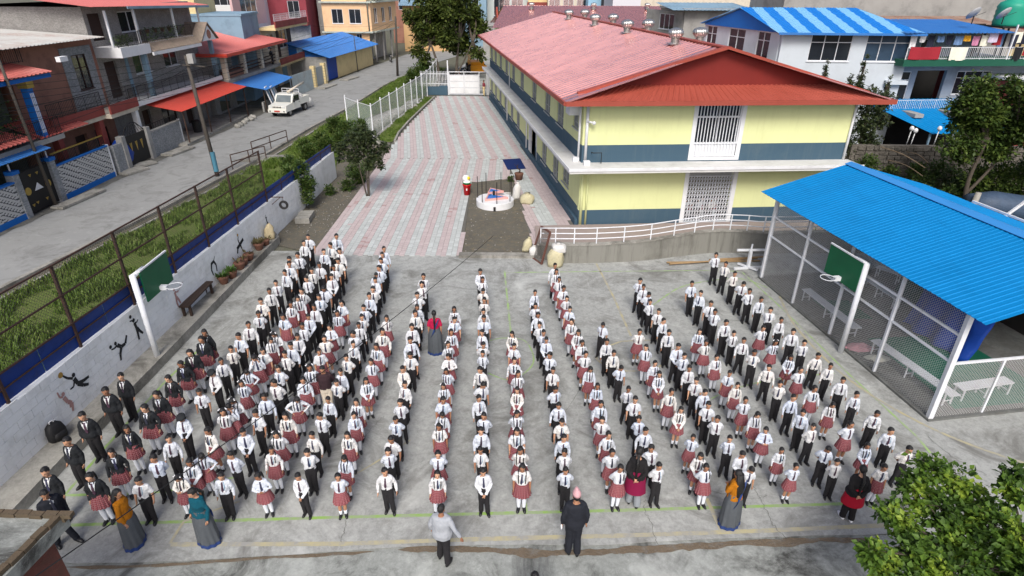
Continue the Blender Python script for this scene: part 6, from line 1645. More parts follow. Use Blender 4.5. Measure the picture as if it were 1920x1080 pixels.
f3 = far('shop row with barred windows and a blue banner', 1027, 1102, 120, 13, M_BEIGE, [(.03, .3, 5.2, 8.2), (.38, .64, 5.2, 8.2), (.72, .97, 5.2, 8.2)]); w3 = GY(1102, 20, 120).x-GY(1027, 20, 120).x
sign(f3, -w3*.15, w3*.18, 4.4, 6.0, plain('blue_banner', srgb(40, 90, 170), .5, .1), seed=5); f3.box('awning', w3*.38, w3*.62, .01, .8, 4.6, 5.0, M_CRIM); f3.box('wall_band', 0, w3, .01, .3, 2.6, 3.9, plain('pale_tile', (.5, .56, .6), .6, .1))
far('bright sky blue house right of the shop row', 1102, 1132, 116, 13, plain('sky_blue_render', srgb(150, 190, 215), .85, .06), [])
far('tall dark doorway house with tan wall', 1132, 1160, 112, 13, M_BROWN, [(.2, .5, 5, 7.5)])
f4 = far('white house with red laundry on the line', 1148, 1200, 100, 9.5, plain('white_mauve_render', (.6, .6, .64), .85, .1), [(.6, .95, 5.8, 7.6)])
b = MB(); f4.ob(b, 1.2, 2.3, .3, .34, 5.4, 7.0); b.build('laundry', CM[0], f4.root); b = MB(); f4.ob(b, .5, 1.0, .3, .34, 6.0, 7.0); b.build('laundry', CM[3], f4.root)
far('grey corrugated roofed store left of the annex', 905, 935, 104, 4.6, M_GREYR, [])
far('dusty mauve block at the far left top', 430, 520, 135, 11, plain('dusty_mauve', (.30, .28, .33), .85, .1), [(.2, .4, 7, 9), (.6, .8, 7, 9)])
far('brown flat roofed house behind the peach building', 735, 800, 128, 10, M_PINK, [(.2, .4, 6, 8), (.6, .8, 6, 8)])
far('grey house above the big tree', 800, 860, 135, 12, M_GREYR, [(.3, .6, 7, 9)])
far('bluish house at the far right top', 1560, 1760, 140, 14, M_GRYB, [(.1, .2, 9, 11), (.4, .5, 9, 11), (.7, .8, 9, 11)])
far('red roofed distant house at the far right edge', 1760, 2100, 120, 12, M_BEIGE, [(.1, .2, 8, 10), (.4, .5, 8, 10)], bm=M_MAROON)
far('long pale distant block behind the concrete wall', 1180, 1420, 150, 15, M_BEIGE, [(.1, .2, 9, 11), (.4, .5, 9, 11), (.7, .8, 9, 11)])
far('distant ochre house above the shed roof', 520, 640, 150, 14, M_CREAM, [(.1, .3, 8, 10), (.6, .8, 8, 10)])
far('distant grey terrace above the left houses', 200, 430, 140, 14, M_GREYR, [(.1, .2, 8, 10), (.6, .8, 8, 10)])
for v in (6, 14, 21): 
    t = empty('roof_ventilator', f'round steel turbine ventilator on the annex ridge, {("left", "middle", "right")[(6, 14, 21).index(v)]} one', 'ventilator', Vector((-2.0, 80, 0))+sr.P(v-1.5, -3.6, 7.85), 0, 'turbine ventilators on the annex')
    src_ = [o for o in bpy.data.objects if o.name.startswith('roof_ventilator') and o.children][0]
    for ch in src_.children: c = ch.copy(); col.objects.link(c); c.parent = t
# rooftop corner close to the camera (bottom left): slab, brick parapet, white board
M_BRK = plain('old_red_brick', (.15, .055, .042), .9, .35, 9, bump=.7, dirt=(.09, .055, .04), dscale=3, damt=.7)
M_BRK2 = plain('mossy_brick_top', (.115, .085, .055), .95, .35, 7, bump=.7, dirt=(.06, .055, .035), dscale=3, damt=.7)
RZc = 3.0
c0 = G(122, 958, RZc); cn = G(-40, 1115, RZc); cl = G(-80, 955, RZc)
rc_ = empty('rooftop', 'broken concrete rooftop corner edged with old bricks in the near left', 'rooftop', (c0.x, c0.y, RZc))
L_ = lambda p: Vector((p.x-c0.x, p.y-c0.y, 0))
b = MB(); b.prism([L_(c0)+Vector((0, 0, -.32)), L_(cl)+Vector((0, 0, -.32)), L_(cl)+Vector((-2, -2, -.32)), L_(cn)+Vector((0, -.5, -.32))], (0, 0, .26)); b.build('slab', M_APRON, rc_)
rr = random.Random(6)
def bricks(a, c, row, zoff, w=.11, h=.075, L=.23, m=M_BRK):
    d = (c-a); n = int(d.length/L); d.normalize(); s_ = Vector((d.y, -d.x, 0))
    for i in range(n+1):
        o = a+d*(i*L+(L/2 if row % 2 else 0))+s_*rr.uniform(-.012, .012)+Vector((0, 0, zoff+rr.uniform(-.006, .006)))
        b = MB(); b.obox(Vector(), d*(L-.014), s_*w, (0, 0, h)); e = b.build('brick', m, rc_, loc=o); e.rotation_euler.z = rr.uniform(-.05, .05)
for r in range(4): bricks(L_(c0), L_(cn), r, -.30+r*.082, m=M_BRK if r < 3 else M_BRK2)
for r in range(2): bricks(L_(cl), L_(c0), r, -.14+r*.082, w=.11, m=M_BRK2)
b = MB(); b.prism([L_(c0)+Vector((-.2, -.22, -3.0)), L_(cn)+Vector((-.2, -.3, -3.0)), L_(cn)+Vector((-.2, -.3, -.33)), L_(c0)+Vector((-.2, -.22, -.33))], (-.15, 0, 0)); b.build('wall', M_BRK, rc_)
wbp = [G(82, 1030, .9), G(97, 1062, .9), G(75, 1100, .9), G(20, 1100, .9), G(45, 1062, .9)]
b = MB(); b.prism([G(82, 1028, 1.6), G(96, 1060, 1.6), G(80, 1100, 1.6), G(8, 1100, 1.6), G(44, 1070, 1.6)], (0, 0, .03)); tag(b.build('board', plain('pale_board', (.60, .63, .58), .7, .08, 2)), 'pale flat board below the brick rooftop edge', 'board')
# ================================================================== VEHICLES
M_CARW = plain('creamy_white_paint', (.72, .72, .66), .3, .05, 2, dirt=(.5, .47, .38), dscale=2, damt=.25, spec=.6)
M_TYRE = plain('tyre_black', (.018, .018, .018), .85, .3, 10)
M_RIM = plain('grey_rim', (.30, .30, .30), .4, .2, 10, metal=.5)
def wheel(parent, x, y, r=.36, w=.22):
    t = MB()
    n = 24; pr = [(r*.6, -w/2), (r*.9, -w/2), (r, -w*.35), (r, w*.35), (r*.9, w/2), (r*.6, w/2)]
    for i in range(n):
        k = len(t.v)
        for an in (2*math.pi*i/n, 2*math.pi*(i+1)/n):
            for (q, d) in pr: t.v.append((d, math.cos(an)*q, math.sin(an)*q))
        for j in range(6): j2 = (j+1) % 6; t.face((k+j, k+j2, k+6+j2, k+6+j))
    o = put('wheel', t.mesh('wheel', M_TYRE, True), parent, loc=(x, y, r))
    b = MB(); b.tube([(-w*.42, 0, 0), (w*.42, 0, 0)], r*.6, 16); b.build('rim', M_RIM, o)
    return o
# pickup truck: local +y is its rear, front towards -y
pk = empty('pickup_truck', 'cream pickup truck loaded with goods parked at the road edge', 'pickup truck', (-20.55, 56.3, 0), R(-9))
W = .84
b = MB()
side = [(-2.15, .48), (-2.18, .72), (-2.12, .98), (-1.0, 1.10), (-.62, 1.70), (-.45, 1.76), (.42, 1.76), (.50, 1.70), (.52, .48)]
b.prism([(-W, y, z) for y, z in side], (2*W, 0, 0)); b.build('cab', M_CARW, pk)
b = MB(); b.prism([(-W*.86, -1.02, 1.13), (W*.86, -1.02, 1.13), (W*.80, -.65, 1.665), (-W*.80, -.65, 1.665)], (0, -.014, .010)); b.build('windscreen', MG['grey'], pk)
for s in (-1, 1):
    b = MB(); b.prism([(s*W, -.78, 1.14), (s*W, .40, 1.14), (s*W, .36, 1.64), (s*W, -.52, 1.64)], (s*.010, 0, 0)); b.build('side_window', MG['dark'], pk)
    b = MB(); b.box(*sorted((s*W, s*(W+.012))), -.80, .44, .55, 1.12); dr = b.build('door', M_CARW, pk)
    b = MB(); b.box(*sorted((s*(W+.012), s*(W+.03))), .25, .38, .98, 1.02); b.build('handle', M_DARKM, dr)
    b = MB(); b.box(*sorted((s*(W+.02), s*(W+.16))), -.80, -.72, 1.10, 1.28); b.build('mirror', M_DARKM, pk)
    b = MB(); b.obox((s*.62-.14, -2.19, .80), (.28, 0, 0), (0, .04, 0), (0, 0, .15)); b.build('headlight', plain('headlight_glass', (.6, .62, .62), .1, .1) if s < 0 else bpy.data.materials['headlight_glass'], pk)
b = MB(); b.box(-.44, .44, -2.19, -2.155, .80, .95); gr = b.build('grille', M_CARW, pk)
b = MB(); [b.box(-.40+i*.14, -.40+i*.14+.09, -2.20, -2.18, .81, .94) for i in range(6)]; b.build('slot', M_DARKM, gr)
b = MB(); b.box(-W-.02, W+.02, -2.28, -2.12, .42, .68); bu = b.build('bumper', M_CARW, pk)
b = MB(); b.box(-.26, .26, -2.295, -2.281, .48, .60); b.build('number_plate', M_REDSH, bu)
b = MB(); [b.tube([(s*.66, -2.30, .54), (s*.66, -2.27, .54)], .06, 12) for s in (-1, 1)]; b.build('fog_lamp', M_DARKM, bu)
b = MB()
b.box(-W, W, .56, 2.35, .70, .78); b.box(-W, -W+.05, .56, 2.35, .78, 1.28); b.box(W-.05, W, .56, 2.35, .78, 1.28); b.box(-W+.05, W-.05, 2.30, 2.35, .78, 1.28); b.box(-W+.05, W-.05, .56, .60, .78, 1.30); b.build('load_bed', M_CARW, pk)
b = MB(); b.box(-.6, .6, -1.8, 2.2, .40, .69); b.build('chassis', M_DARKM, pk)
b = MB()
for z in (1.45, 1.85, 2.08): b.bar((-W+.03, .56, z), (W-.03, .56, z), .035)
for x in (-W+.03, -.3, .3, W-.03): b.bar((x, .56, 1.28), (x, .56, 2.08), .035)
b.build('rack', M_WHITEM, pk)
for x in (-.72, .72):
    wheel(pk, x, -1.45); wheel(pk, x, 1.45)
# load
q0 = Vector((-20.55, 56.3, 0))
for i, (x, y, z, r, m) in enumerate(((-.4, 1.0, .78, (.3, .3, .34), M_SACKW), (.4, 1.2, .78, (.3, .3, .36), M_SACKW), (-.3, 1.9, .78, (.34, .3, .36), M_SACKY), (.35, 1.95, .78, (.3, .26, .4), M_SACKW))):
    sack(f'stuffed sack in the pickup bed, {("front left", "front right", "rear left", "rear right")[i]} one', q0+Vector((x, y, z)), r, m, 30+i)
b = MB(); b.tube([(.25, -.6, 1.95), (.55, 3.1, 2.25)], .10, 12); tag(b.build('rolled_mat', M_BEIGE, smooth=True, loc=q0), 'long beige roll tied across the pickup roof', 'roll')
sack('white refuse sack on the ground behind the pickup', (-19.9, 59.6, 0), (.4, .35, .5), M_SACKW, 41); sack('yellow refuse sack beside the white one behind the pickup', (-20.5, 59.9, 0), (.35, .3, .35), M_SACKY, 42)
# motorbikes parked by the lane
M_BIKE = [plain('bike_black', (.015, .015, .017), .3, .3, 8, spec=.6), plain('bike_navy', (.02, .03, .07), .3, .3, 8, spec=.6), plain('bike_red', (.22, .02, .02), .3, .2, 8, spec=.6)]
def bike(loc, rz, m, label):
    t = empty('motorbike', label, 'motorbike', loc, rz, 'motorbikes parked by the lane')
    for y in (-.64, .64):
        o = wheel(t, 0, y, .30, .11)
    b = MB(); b.loft([(0, -.12, .70, .10, .20), (0, -.14, .82, .14, .26), (0, -.12, .92, .08, .18)], 12); b.build('tank', m, t, True)
    b = MB(); b.loft([(0, .40, .74, .10, .40), (0, .42, .82, .13, .42)], 12, e=3); b.build('seat', M_DARKM, t, True)
    b = MB(); b.box(-.14, .14, -.2, .25, .30, .66); b.build('engine', M_RIM, t)
    b = MB(); b.bar((0, -.64, .30), (0, -.38, .98), .07); b.bar((0, .64, .32), (0, .2, .55), .08); b.tube([(-.34, -.30, 1.02), (-.1, -.38, 1.0), (.1, -.38, 1.0), (.34, -.30, 1.02)], .018, 6); b.build('frame', M_DARKM, t)
    b = MB(); b.ell((0, -.50, .90), (.10, .08, .10), 10, 8); b.build('headlight', M_RIM, t, True)
for i in range(9):
    q = Vector((-7.6+.13*i*1.0, 70.2+i*1.55, 0))
    bike(q, R(62+random.uniform(-8, 8)), M_BIKE[i % 3 if i % 2 else 0], f'parked motorbike, {("first", "second", "third", "fourth", "fifth", "sixth", "seventh", "eighth", "ninth")[i]} from the gate')
bike((-18.6, 96, 0), R(20), M_BIKE[0], 'motorbike standing in front of the peach building')
# small yellow loader behind the motorbikes
yl = empty('loader', 'small yellow loader parked beyond the motorbikes under the tree', 'loader', (-5.2, 86.5, 0), R(15))
M_YELV = plain('loader_yellow', srgb(226, 150, 24), .4, .15, 3)
b = MB(); b.prism([(-.9, -1.6, .6), (-.9, -1.5, 1.3), (-.9, .2, 1.45), (-.9, 1.4, 1.2), (-.9, 1.5, .6)], (1.8, 0, 0)); b.build('body', M_YELV, yl)
b = MB()
for x in (-.8, .8):
    for y in (-.2, 1.0): b.bar((x, y, 1.3), (x, y, 2.4), .09)
b.box(-.9, .9, -.3, 1.1, 2.4, 2.5); b.build('canopy', M_YELV, yl)
b = MB(); b.prism([(-1.1, -2.6, .2), (-1.1, -1.9, .3), (-1.1, -1.8, .9), (-1.1, -2.0, .9)], (2.2, 0, 0)); b.build('bucket', M_YELV, yl)
for x in (-.95, .95): wheel(yl, x, -1.0, .5, .35); wheel(yl, x, 1.0, .5, .35)
# ================================================================== VEGETATION
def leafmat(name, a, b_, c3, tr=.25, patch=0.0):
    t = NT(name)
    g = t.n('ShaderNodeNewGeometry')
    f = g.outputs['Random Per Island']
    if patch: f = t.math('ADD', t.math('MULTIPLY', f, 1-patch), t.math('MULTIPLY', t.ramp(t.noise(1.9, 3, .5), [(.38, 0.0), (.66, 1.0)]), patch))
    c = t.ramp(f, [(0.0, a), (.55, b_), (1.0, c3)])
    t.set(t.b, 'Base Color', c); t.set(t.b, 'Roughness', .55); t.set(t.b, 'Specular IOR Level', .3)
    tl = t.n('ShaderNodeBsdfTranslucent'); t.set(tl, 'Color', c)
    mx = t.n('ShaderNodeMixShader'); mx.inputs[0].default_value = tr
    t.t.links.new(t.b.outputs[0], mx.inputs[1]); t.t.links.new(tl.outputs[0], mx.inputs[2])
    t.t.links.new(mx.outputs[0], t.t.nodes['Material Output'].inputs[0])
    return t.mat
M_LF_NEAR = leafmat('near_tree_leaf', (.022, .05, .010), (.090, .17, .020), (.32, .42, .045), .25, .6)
M_LF_DARK = leafmat('dark_tree_leaf', (.022, .036, .016), (.045, .066, .024), (.085, .105, .038))
M_LF_BIG = leafmat('big_tree_leaf', (.030, .050, .012), (.075, .105, .02), (.16, .185, .04), .25, .5)
M_LF_RIGHT = leafmat('right_tree_leaf', (.022, .045, .012), (.065, .11, .02), (.16, .21, .04), .25, .5)
M_LF_BUSH = leafmat('bush_leaf', (.030, .060, .012), (.060, .11, .020), (.11, .14, .035))
M_BARK = plain('tree_bark', (.085, .070, .055), .95, .35, 9, bump=.7)
def leaf(b, o, d, w, nrm_fold=.25):
    "folded leaf of four faces-ish: two quads along a midrib"
    n = d.cross(w).normalized()*w.length*nrm_fold
    m = o+d*.45; tip = o+d
    k = len(b.v); b.v += [tuple(o), tuple(m+w-n), tuple(tip), tuple(m-w-n), tuple(m)]
    b.face((k, k+1, k+4)); b.face((k+1, k+2, k+4)); b.face((k, k+4, k+3)); b.face((k+4, k+2, k+3))
def quadleaf(b, o, d, w):
    k = len(b.v); m = o+d*.5; b.v += [tuple(o), tuple(m+w), tuple(o+d), tuple(m-w)]; b.face((k, k+1, k+2, k+3))
def branchy(b, base, tips, r0, rng, bend=.25):
    for t in tips:
        t = Vector(t); base = Vector(base); mid = base.lerp(t, .5)+Vector((rng.uniform(-1, 1), rng.uniform(-1, 1), rng.uniform(.0, .5)))*bend*(t-base).length*.4
        pts = curve_pts([base, mid, t], 4); b.tube(pts, [r0*(1-.85*i/(len(pts)-1)) for i in range(len(pts))], 7)
def tree(name, label, base, clumps, nleaf, ls, lm, trunk, seed=1, group=None, fold=False, tr=.12, lw=.28, up=.25, bark=None):
    "clumps: (cx,cy,cz,r) relative to base; leaves fill each clump's shell unevenly; trunk: list of trunk polylines"
    rng = random.Random(seed)
    t = empty(name, label, 'tree', base, 0, group)
    b = MB()
    for (pts, r) in trunk: b.tube(curve_pts(pts, 4), [r*(1-.55*i/(4*(len(pts)-1))) for i in range(4*(len(pts)-1)+1)], 9)
    tops = [Vector(p[-1]) for p, _ in trunk]
    for c in clumps:
        o = min(tops, key=lambda q: (q-Vector(c[:3])).length)
        branchy(b, o, [Vector(c[:3])+Vector((rng.uniform(-.3, .3), rng.uniform(-.3, .3), rng.uniform(-.1, .4)))*c[3]], tr*.45, rng)
        for _ in range(3): branchy(b, c[:3], [Vector(c[:3])+Vector((rng.uniform(-1, 1), rng.uniform(-1, 1), rng.uniform(-.5, 1))).normalized()*c[3]*.8], tr*.16, rng)
    b.build('trunk', bark or M_BARK, t, True)
    b = MB(); tot = sum(c[3]**2 for c in clumps)
    for c in clumps:
        cc = Vector(c[:3]); n = int(nleaf*c[3]**2/tot)
        for _ in range(n):
            v = Vector((rng.gauss(0, 1), rng.gauss(0, 1), rng.gauss(0, 1))).normalized()
            rad = c[3]*(rng.random()**.45)*(.75+.5*noise.noise(v*2.2+cc*1.7))
            if noise.noise((cc+v*rad)*(1.6/max(.5, c[3]))*1.5+Vector((seed, 0, 0))) < -.22: continue
            p = cc+Vector((v.x*rad, v.y*rad, v.z*rad*.82))
            d = (v*.6+Vector((rng.uniform(-1, 1), rng.uniform(-1, 1), rng.uniform(-.9, .5)))).normalized()*ls*rng.uniform(.45, 1.5)
            w = d.cross(Vector((rng.uniform(-.6, .6), rng.uniform(-.6, .6), 1))).normalized()*d.length*lw
            (leaf if fold else quadleaf)(b, p, d, w)
    b.build('crown', lm, t)
    return t
def shell(n, r, c, sq=(1, 1, 1), seed=1, k=.55):
    rng = random.Random(seed); out = []
    for _ in range(n):
        v = Vector((rng.gauss(0, 1), rng.gauss(0, 1), rng.gauss(0, 1))).normalized()*rng.uniform(.35, 1)
        out.append((c[0]+v.x*r*sq[0], c[1]+v.y*r*sq[1], c[2]+v.z*r*sq[2], r*k*rng.uniform(.6, 1.1)))
    return out
# the near tree, bottom right
def at(px, py, y): return GY(px, py, y)
nb_ = Vector((8.6, 7.3, 0)); ncl = []
for (px, py, y, r) in ((1745, 880, 8.3, .42), (1715, 915, 8.1, .40), (1800, 900, 8.2, .42), (1760, 950, 7.8, .55), (1690, 975, 7.7, .42), (1660, 955, 7.8, .28), (1830, 945, 7.9, .45), (1860, 985, 7.3, .50), (1905, 925, 7.6, .42), (1900, 890, 7.9, .30), (1790, 1010, 7.3, .55), (1720, 1040, 7.0, .50), (1650, 1045, 7.0, .38), (1630, 1035, 7.0, .25), (1850, 1060, 6.8, .6), (1910, 1010, 6.9, .5), (1930, 1075, 6.5, .55), (1780, 1085, 6.6, .55), (1690, 1095, 6.6, .45)):
    q = at(px, py, y); ncl.append((q.x-nb_.x, q.y-nb_.y, q.z, r))
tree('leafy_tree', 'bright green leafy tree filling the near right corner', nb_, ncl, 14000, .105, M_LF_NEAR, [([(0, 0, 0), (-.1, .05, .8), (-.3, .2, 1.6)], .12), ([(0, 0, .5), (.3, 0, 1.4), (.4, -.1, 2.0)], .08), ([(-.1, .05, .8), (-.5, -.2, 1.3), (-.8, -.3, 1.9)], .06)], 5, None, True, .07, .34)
# small tree on the path
tree('small_tree', 'dark leafed small tree with slim stems growing out of the paving', (-8.18, 32.37, 0), [(-.55, 0, 2.3, .60), (.55, .1, 2.35, .62), (0, 0, 3.0, .75), (-.6, .2, 3.2, .60), (.45, -.1, 3.35, .60), (1.15, 0, 2.8, .45), (-1.2, 0, 2.75, .45), (0, .2, 3.65, .45), (.3, -.3, 1.9, .40), (-1.35, .1, 2.1, .28), (.9, 0, 1.75, .3)], 6200, .16, M_LF_DARK,
     [([(-.06, 0, 0), (-.2, 0, .9), (-.35, 0, 1.9)], .05), ([(.06, 0, 0), (.15, 0, 1.0), (.25, 0, 2.0)], .05), ([(0, .05, 0), (.02, .1, 1.0), (-.05, .1, 2.2)], .045)], 3, None, False, .10)
# big tree beyond the gate
tree('big_tree', 'big round evergreen tree standing beyond the white gate', (-8.3, 79.5, 0), [(c[0], c[1], c[2], c[3]*1.0) for c in shell(46, 4.3, (-.2, 0, 6.8), (1.05, .9, .92), 4, .46)]+[(3.6, -1.5, 3.2, 1.0), (4.3, -1.0, 2.7, .8), (-3.4, -1.5, 3.4, 1.2), (-2.5, -2, 2.6, 1.0)], 45000, .40, M_LF_BIG,
     [([(-.8, -2.8, 0), (-1.0, -2.4, 2.0), (-1.8, -1.5, 4.2)], .22), ([(1.2, -2.5, 0), (1.4, -2.2, 2.2), (1.6, -1.4, 4.5)], .22), ([(1.2, -2.5, .5), (2.4, -2.0, 2.6), (3.3, -1.4, 4.4)], .12)], 7, None, False, .4)
# shrub growing over the wall end and the hedge along the drain
def bush(label, base, clumps, n, ls, lm, seed, name='bush'):
    rng = random.Random(seed); t = empty(name, label, 'bush', base)
    b = MB()
    for c in clumps: branchy(b, (c[0]*.5, c[1]*.5, 0), [c[:3]], .03, rng)
    b.build('stems', M_BARK, t)
    b = MB(); tot = sum(c[3]**2 for c in clumps)
    for c in clumps:
        for _ in range(int(n*c[3]**2/tot)):
            v = Vector((rng.gauss(0, 1), rng.gauss(0, 1), rng.gauss(0, 1))).normalized(); p = Vector(c[:3])+v*c[3]*(rng.random()**.5)*(.8+.5*noise.noise(v*3+Vector(c[:3])))
            if p.z < .02: p.z = rng.uniform(.02, .3)
            d = (v+Vector((rng.uniform(-1, 1), rng.uniform(-1, 1), rng.uniform(-.6, .8)))).normalized()*ls*rng.uniform(.6, 1.4)
            quadleaf(b, p, d, d.cross(Vector((rng.uniform(-.5, .5), rng.uniform(-.5, .5), 1))).normalized()*d.length*.28)
    b.build('foliage', lm, t)
bush('dark green shrub hanging over the end of the blue fence', (-11.3, 30.6, 0), [(-.2, -.5, 1.9, .6), (.0, .4, 1.9, .6), (.35, -.2, 1.2, .55), (.3, .5, 1.1, .5), (-.5, .2, 2.3, .45), (.5, -.5, .6, .35)], 4600, .13, M_LF_BUSH, 5)
bush('rounded green bush on the verge beside the wooden barrier', (-13.9, 40.2, 0), [(0, 0, .5, .6), (.8, 1.4, .6, .7), (-.7, 1.6, .5, .6), (.2, 2.6, .7, .7), (1.3, 3.2, .6, .6)], 6000, .16, M_LF_BUSH, 6)
bush('low green bush at the corner of the panel fence', (-12.8, 46.5, 0), [(0, 0, .7, .8), (.9, 1.0, .7, .7), (-1.2, .8, .8, .8), (1.0, -1.2, .6, .7)], 4500, .16, M_LF_BUSH, 9)
bush('thin scrubby bush under the big tree behind the panel fence', (-11.6, 76, 0), [(0, 0, 1.0, 1.2), (.6, 2.0, 1.2, 1.3), (-.4, -2.2, .9, 1.0), (.2, 4.5, 1.2, 1.2)], 4200, .22, M_LF_BUSH, 10)
bush('small weed tuft on the soil corner behind the fountain', (-.15, 35.3, .03), [(0, 0, .12, .22)], 260, .10, M_LF_BUSH, 12)
bush('low weeds at the foot of the small tree', (-9.6, 33.5, 0), [(0, 0, .25, .5), (.3, 1.5, .3, .6), (-.3, 2.8, .3, .6), (.2, 4.2, .25, .5), (-.8, -.8, .2, .4)], 3800, .12, M_LF_BUSH, 14)
# right side trees
tree('garden_tree', 'tall loose green tree at the right edge beyond the pavilion', (24.6, 31.0, 0), shell(30, 2.3, (.2, 0, 4.6), (1.1, .9, .85), 11, .46)+[(-1.8, 0, 3.4, .9), (-.8, .3, 2.9, .8), (.6, 0, 3.2, .9), (1.6, 0, 4.0, .9), (.2, 0, 6.4, .8)], 36000, .20, M_LF_RIGHT, [([(0, 0, 0), (-.3, 0, 1.6), (-.1, 0, 3.6)], .14), ([(-.2, 0, .8), (.7, 0, 2.4), (1.2, 0, 4.2)], .09)], 12, None, False, .2)
tree('garden_tree', 'second leafy tree partly cut by the right edge', (28.0, 29.5, 0), shell(12, 2.0, (0, 0, 4.2), (1, .9, .9), 13, .42), 12000, .22, M_LF_RIGHT, [([(0, 0, 0), (.1, 0, 1.4), (.2, 0, 2.8)], .12)], 15, None, False, .2)
tree('dark_tree', 'dense dark tree between the school and the white house', (21.4, 37.0, 0), [(0, 0, 3.0, 1.1), (.3, .2, 4.0, 1.1), (-.1, -.1, 4.9, .9), (.6, 0, 2.2, .9), (-.5, 0, 2.0, .9), (1.1, .2, 3.4, .7), (.9, 0, 4.8, .6)], 8000, .17, M_LF_DARK, [([(0, 0, 0), (.1, 0, 1.2), (.1, 0, 2.6)], .13)], 17, None, False, .15)
for i, (px, py, y, h) in enumerate(((1552, 115, 39.2, 2.2), (1625, 105, 39.0, 2.6), (1668, 145, 38.8, 2.0), (1598, 140, 39.0, 1.5))):
    q = GY(px, py, y)
    tree('cypress_tree', f'slim upright conifer top showing above the school roof, {("first", "second", "third", "fourth")[i]} from the left' if i != 3 else 'low bushy conifer top between two slimmer ones above the school roof', (q.x, q.y, 0), [(.1*math.sin(k*2.1), .1*math.cos(k*1.7), q.z-h*.95*(1-k/6), .12+.36*(1-k/6)*(1 if i != 3 else 1.4)) for k in range(7)], 2600, .12, M_LF_DARK, [([(0, 0, 0), (0, 0, q.z*.5), (0, 0, q.z-.3)], .10)], 20+i, 'conifers behind the school', False, .05)
bush('tangled undergrowth below the stone wall behind the pavilion', (20.2, 33.6, 0), [(x*1.1, math.sin(x*2)*.8, .5+.2*math.sin(x*3), .75) for x in range(0, 8)]+[(x*1.2+.5, -1.6+math.sin(x)*.6, .4, .7) for x in range(0, 7)]+[(x*1.25, 1.4+.4*math.sin(x*1.3), .9+.3*math.sin(x*2.1), .7) for x in range(0, 6)], 16000, .16, M_LF_BUSH, 31, 'undergrowth')
bush('leafy shrub rising behind the wrapped roll', (26.5, 31.5, 0), [(0, 0, 1.6, 1.0), (1.2, 0, 1.8, 1.0), (2.4, .4, 1.6, 1.0), (-1.2, .3, 1.4, .9)], 5000, .18, M_LF_RIGHT, 33)
M_TWIG = plain('dry_twig', (.16, .12, .08), .9, .3)
for i, (a, c) in enumerate((((1650, 275), (1735, 315)), ((1700, 285), (1740, 305)), ((1665, 300), (1730, 330)))):
    p, q = GY(*a, 33.5), GY(*c, 31.5); b = MB(); b.tube(curve_pts([p, p.lerp(q, .5)+Vector((0, 0, .15)), q], 5), .022, 5); tag(b.build('dry_branch', M_TWIG), f'dry pale branch over the undergrowth, {("longest", "shortest", "lowest")[i]} of three', 'branch')
# grass on the verge, the lawn and weeds: uncounted
def grass(name, polys, n, h, lm, seed, clump=1.0):
    rng = random.Random(seed); b = MB()
    for poly, k in polys:
        x0, x1, y0, y1 = min(p[0] for p in poly), max(p[0] for p in poly), min(p[1] for p in poly), max(p[1] for p in poly); c = 0; tries = 0
        while c < int(n*k) and tries < n*k*6:
            tries += 1
            x, y = rng.uniform(x0, x1), rng.uniform(y0, y1)
            if not inside((x, y), poly): continue
            nz = noise.noise(Vector((x*.7, y*.5, seed)))
            if (nz+.5*noise.noise(Vector((x*2.3, y*2.3, seed+7))))*clump < rng.uniform(-.45, .5): continue
            c += 1; hh = h*rng.uniform(.4, 1.2)*(1+.8*nz); a = rng.uniform(0, 6.28); l = rng.uniform(.1, .6)*hh
            w = Vector((math.cos(a+1.57), math.sin(a+1.57), 0))*rng.uniform(.012, .03)*(1+h)
            o = Vector((x, y, -.01)); t = o+Vector((math.cos(a)*l, math.sin(a)*l, hh))
            m = o.lerp(t, .55)+Vector((-math.cos(a)*l*.25, -math.sin(a)*l*.25, hh*.12))
            k0 = len(b.v); b.v += [tuple(o-w), tuple(o+w), tuple(m+w*.8), tuple(m-w*.8), tuple(t)]
            b.face((k0, k0+1, k0+2, k0+3)); b.face((k0+3, k0+2, k0+4))
    o = b.build(name, lm, kind='stuff'); return o
M_GR = leafmat('grass_blade', (.06, .11, .016), (.125, .20, .03), (.21, .24, .08), .3, .5)
grass('grass', [([(-19.6, 12), (-12.0, 11), (-11.6, 26), (-11.2, 36), (-13, 46), (-16.4, 44), (-17.2, 34.8), (-17.8, 29.8), (-18.7, 24)], 1.0)], 50000, .24, M_GR, 2, 1.6)
grass('grass', [([(-16.3, 44), (-13.2, 47), (-13.8, 52), (-10.8, 60), (-10.0, 66), (-9.9, 88), (-12.7, 88), (-14.4, 76), (-15.2, 60)], 1.0)], 16000, .30, M_GR, 3, 1.5)
grass('grass', [([(-10.6, 44.9), (-9.25, 45.5), (-9.3, 52), (-8.6, 65), (-9.4, 65), (-10.5, 49)], 1.0)], 5000, .14, M_GR, 4, 1.0)
grass('grass', [([(14, 26), (26, 26), (30, 35), (20, 36)], 1.0)], 6000, .35, M_GR, 5, 1.0)
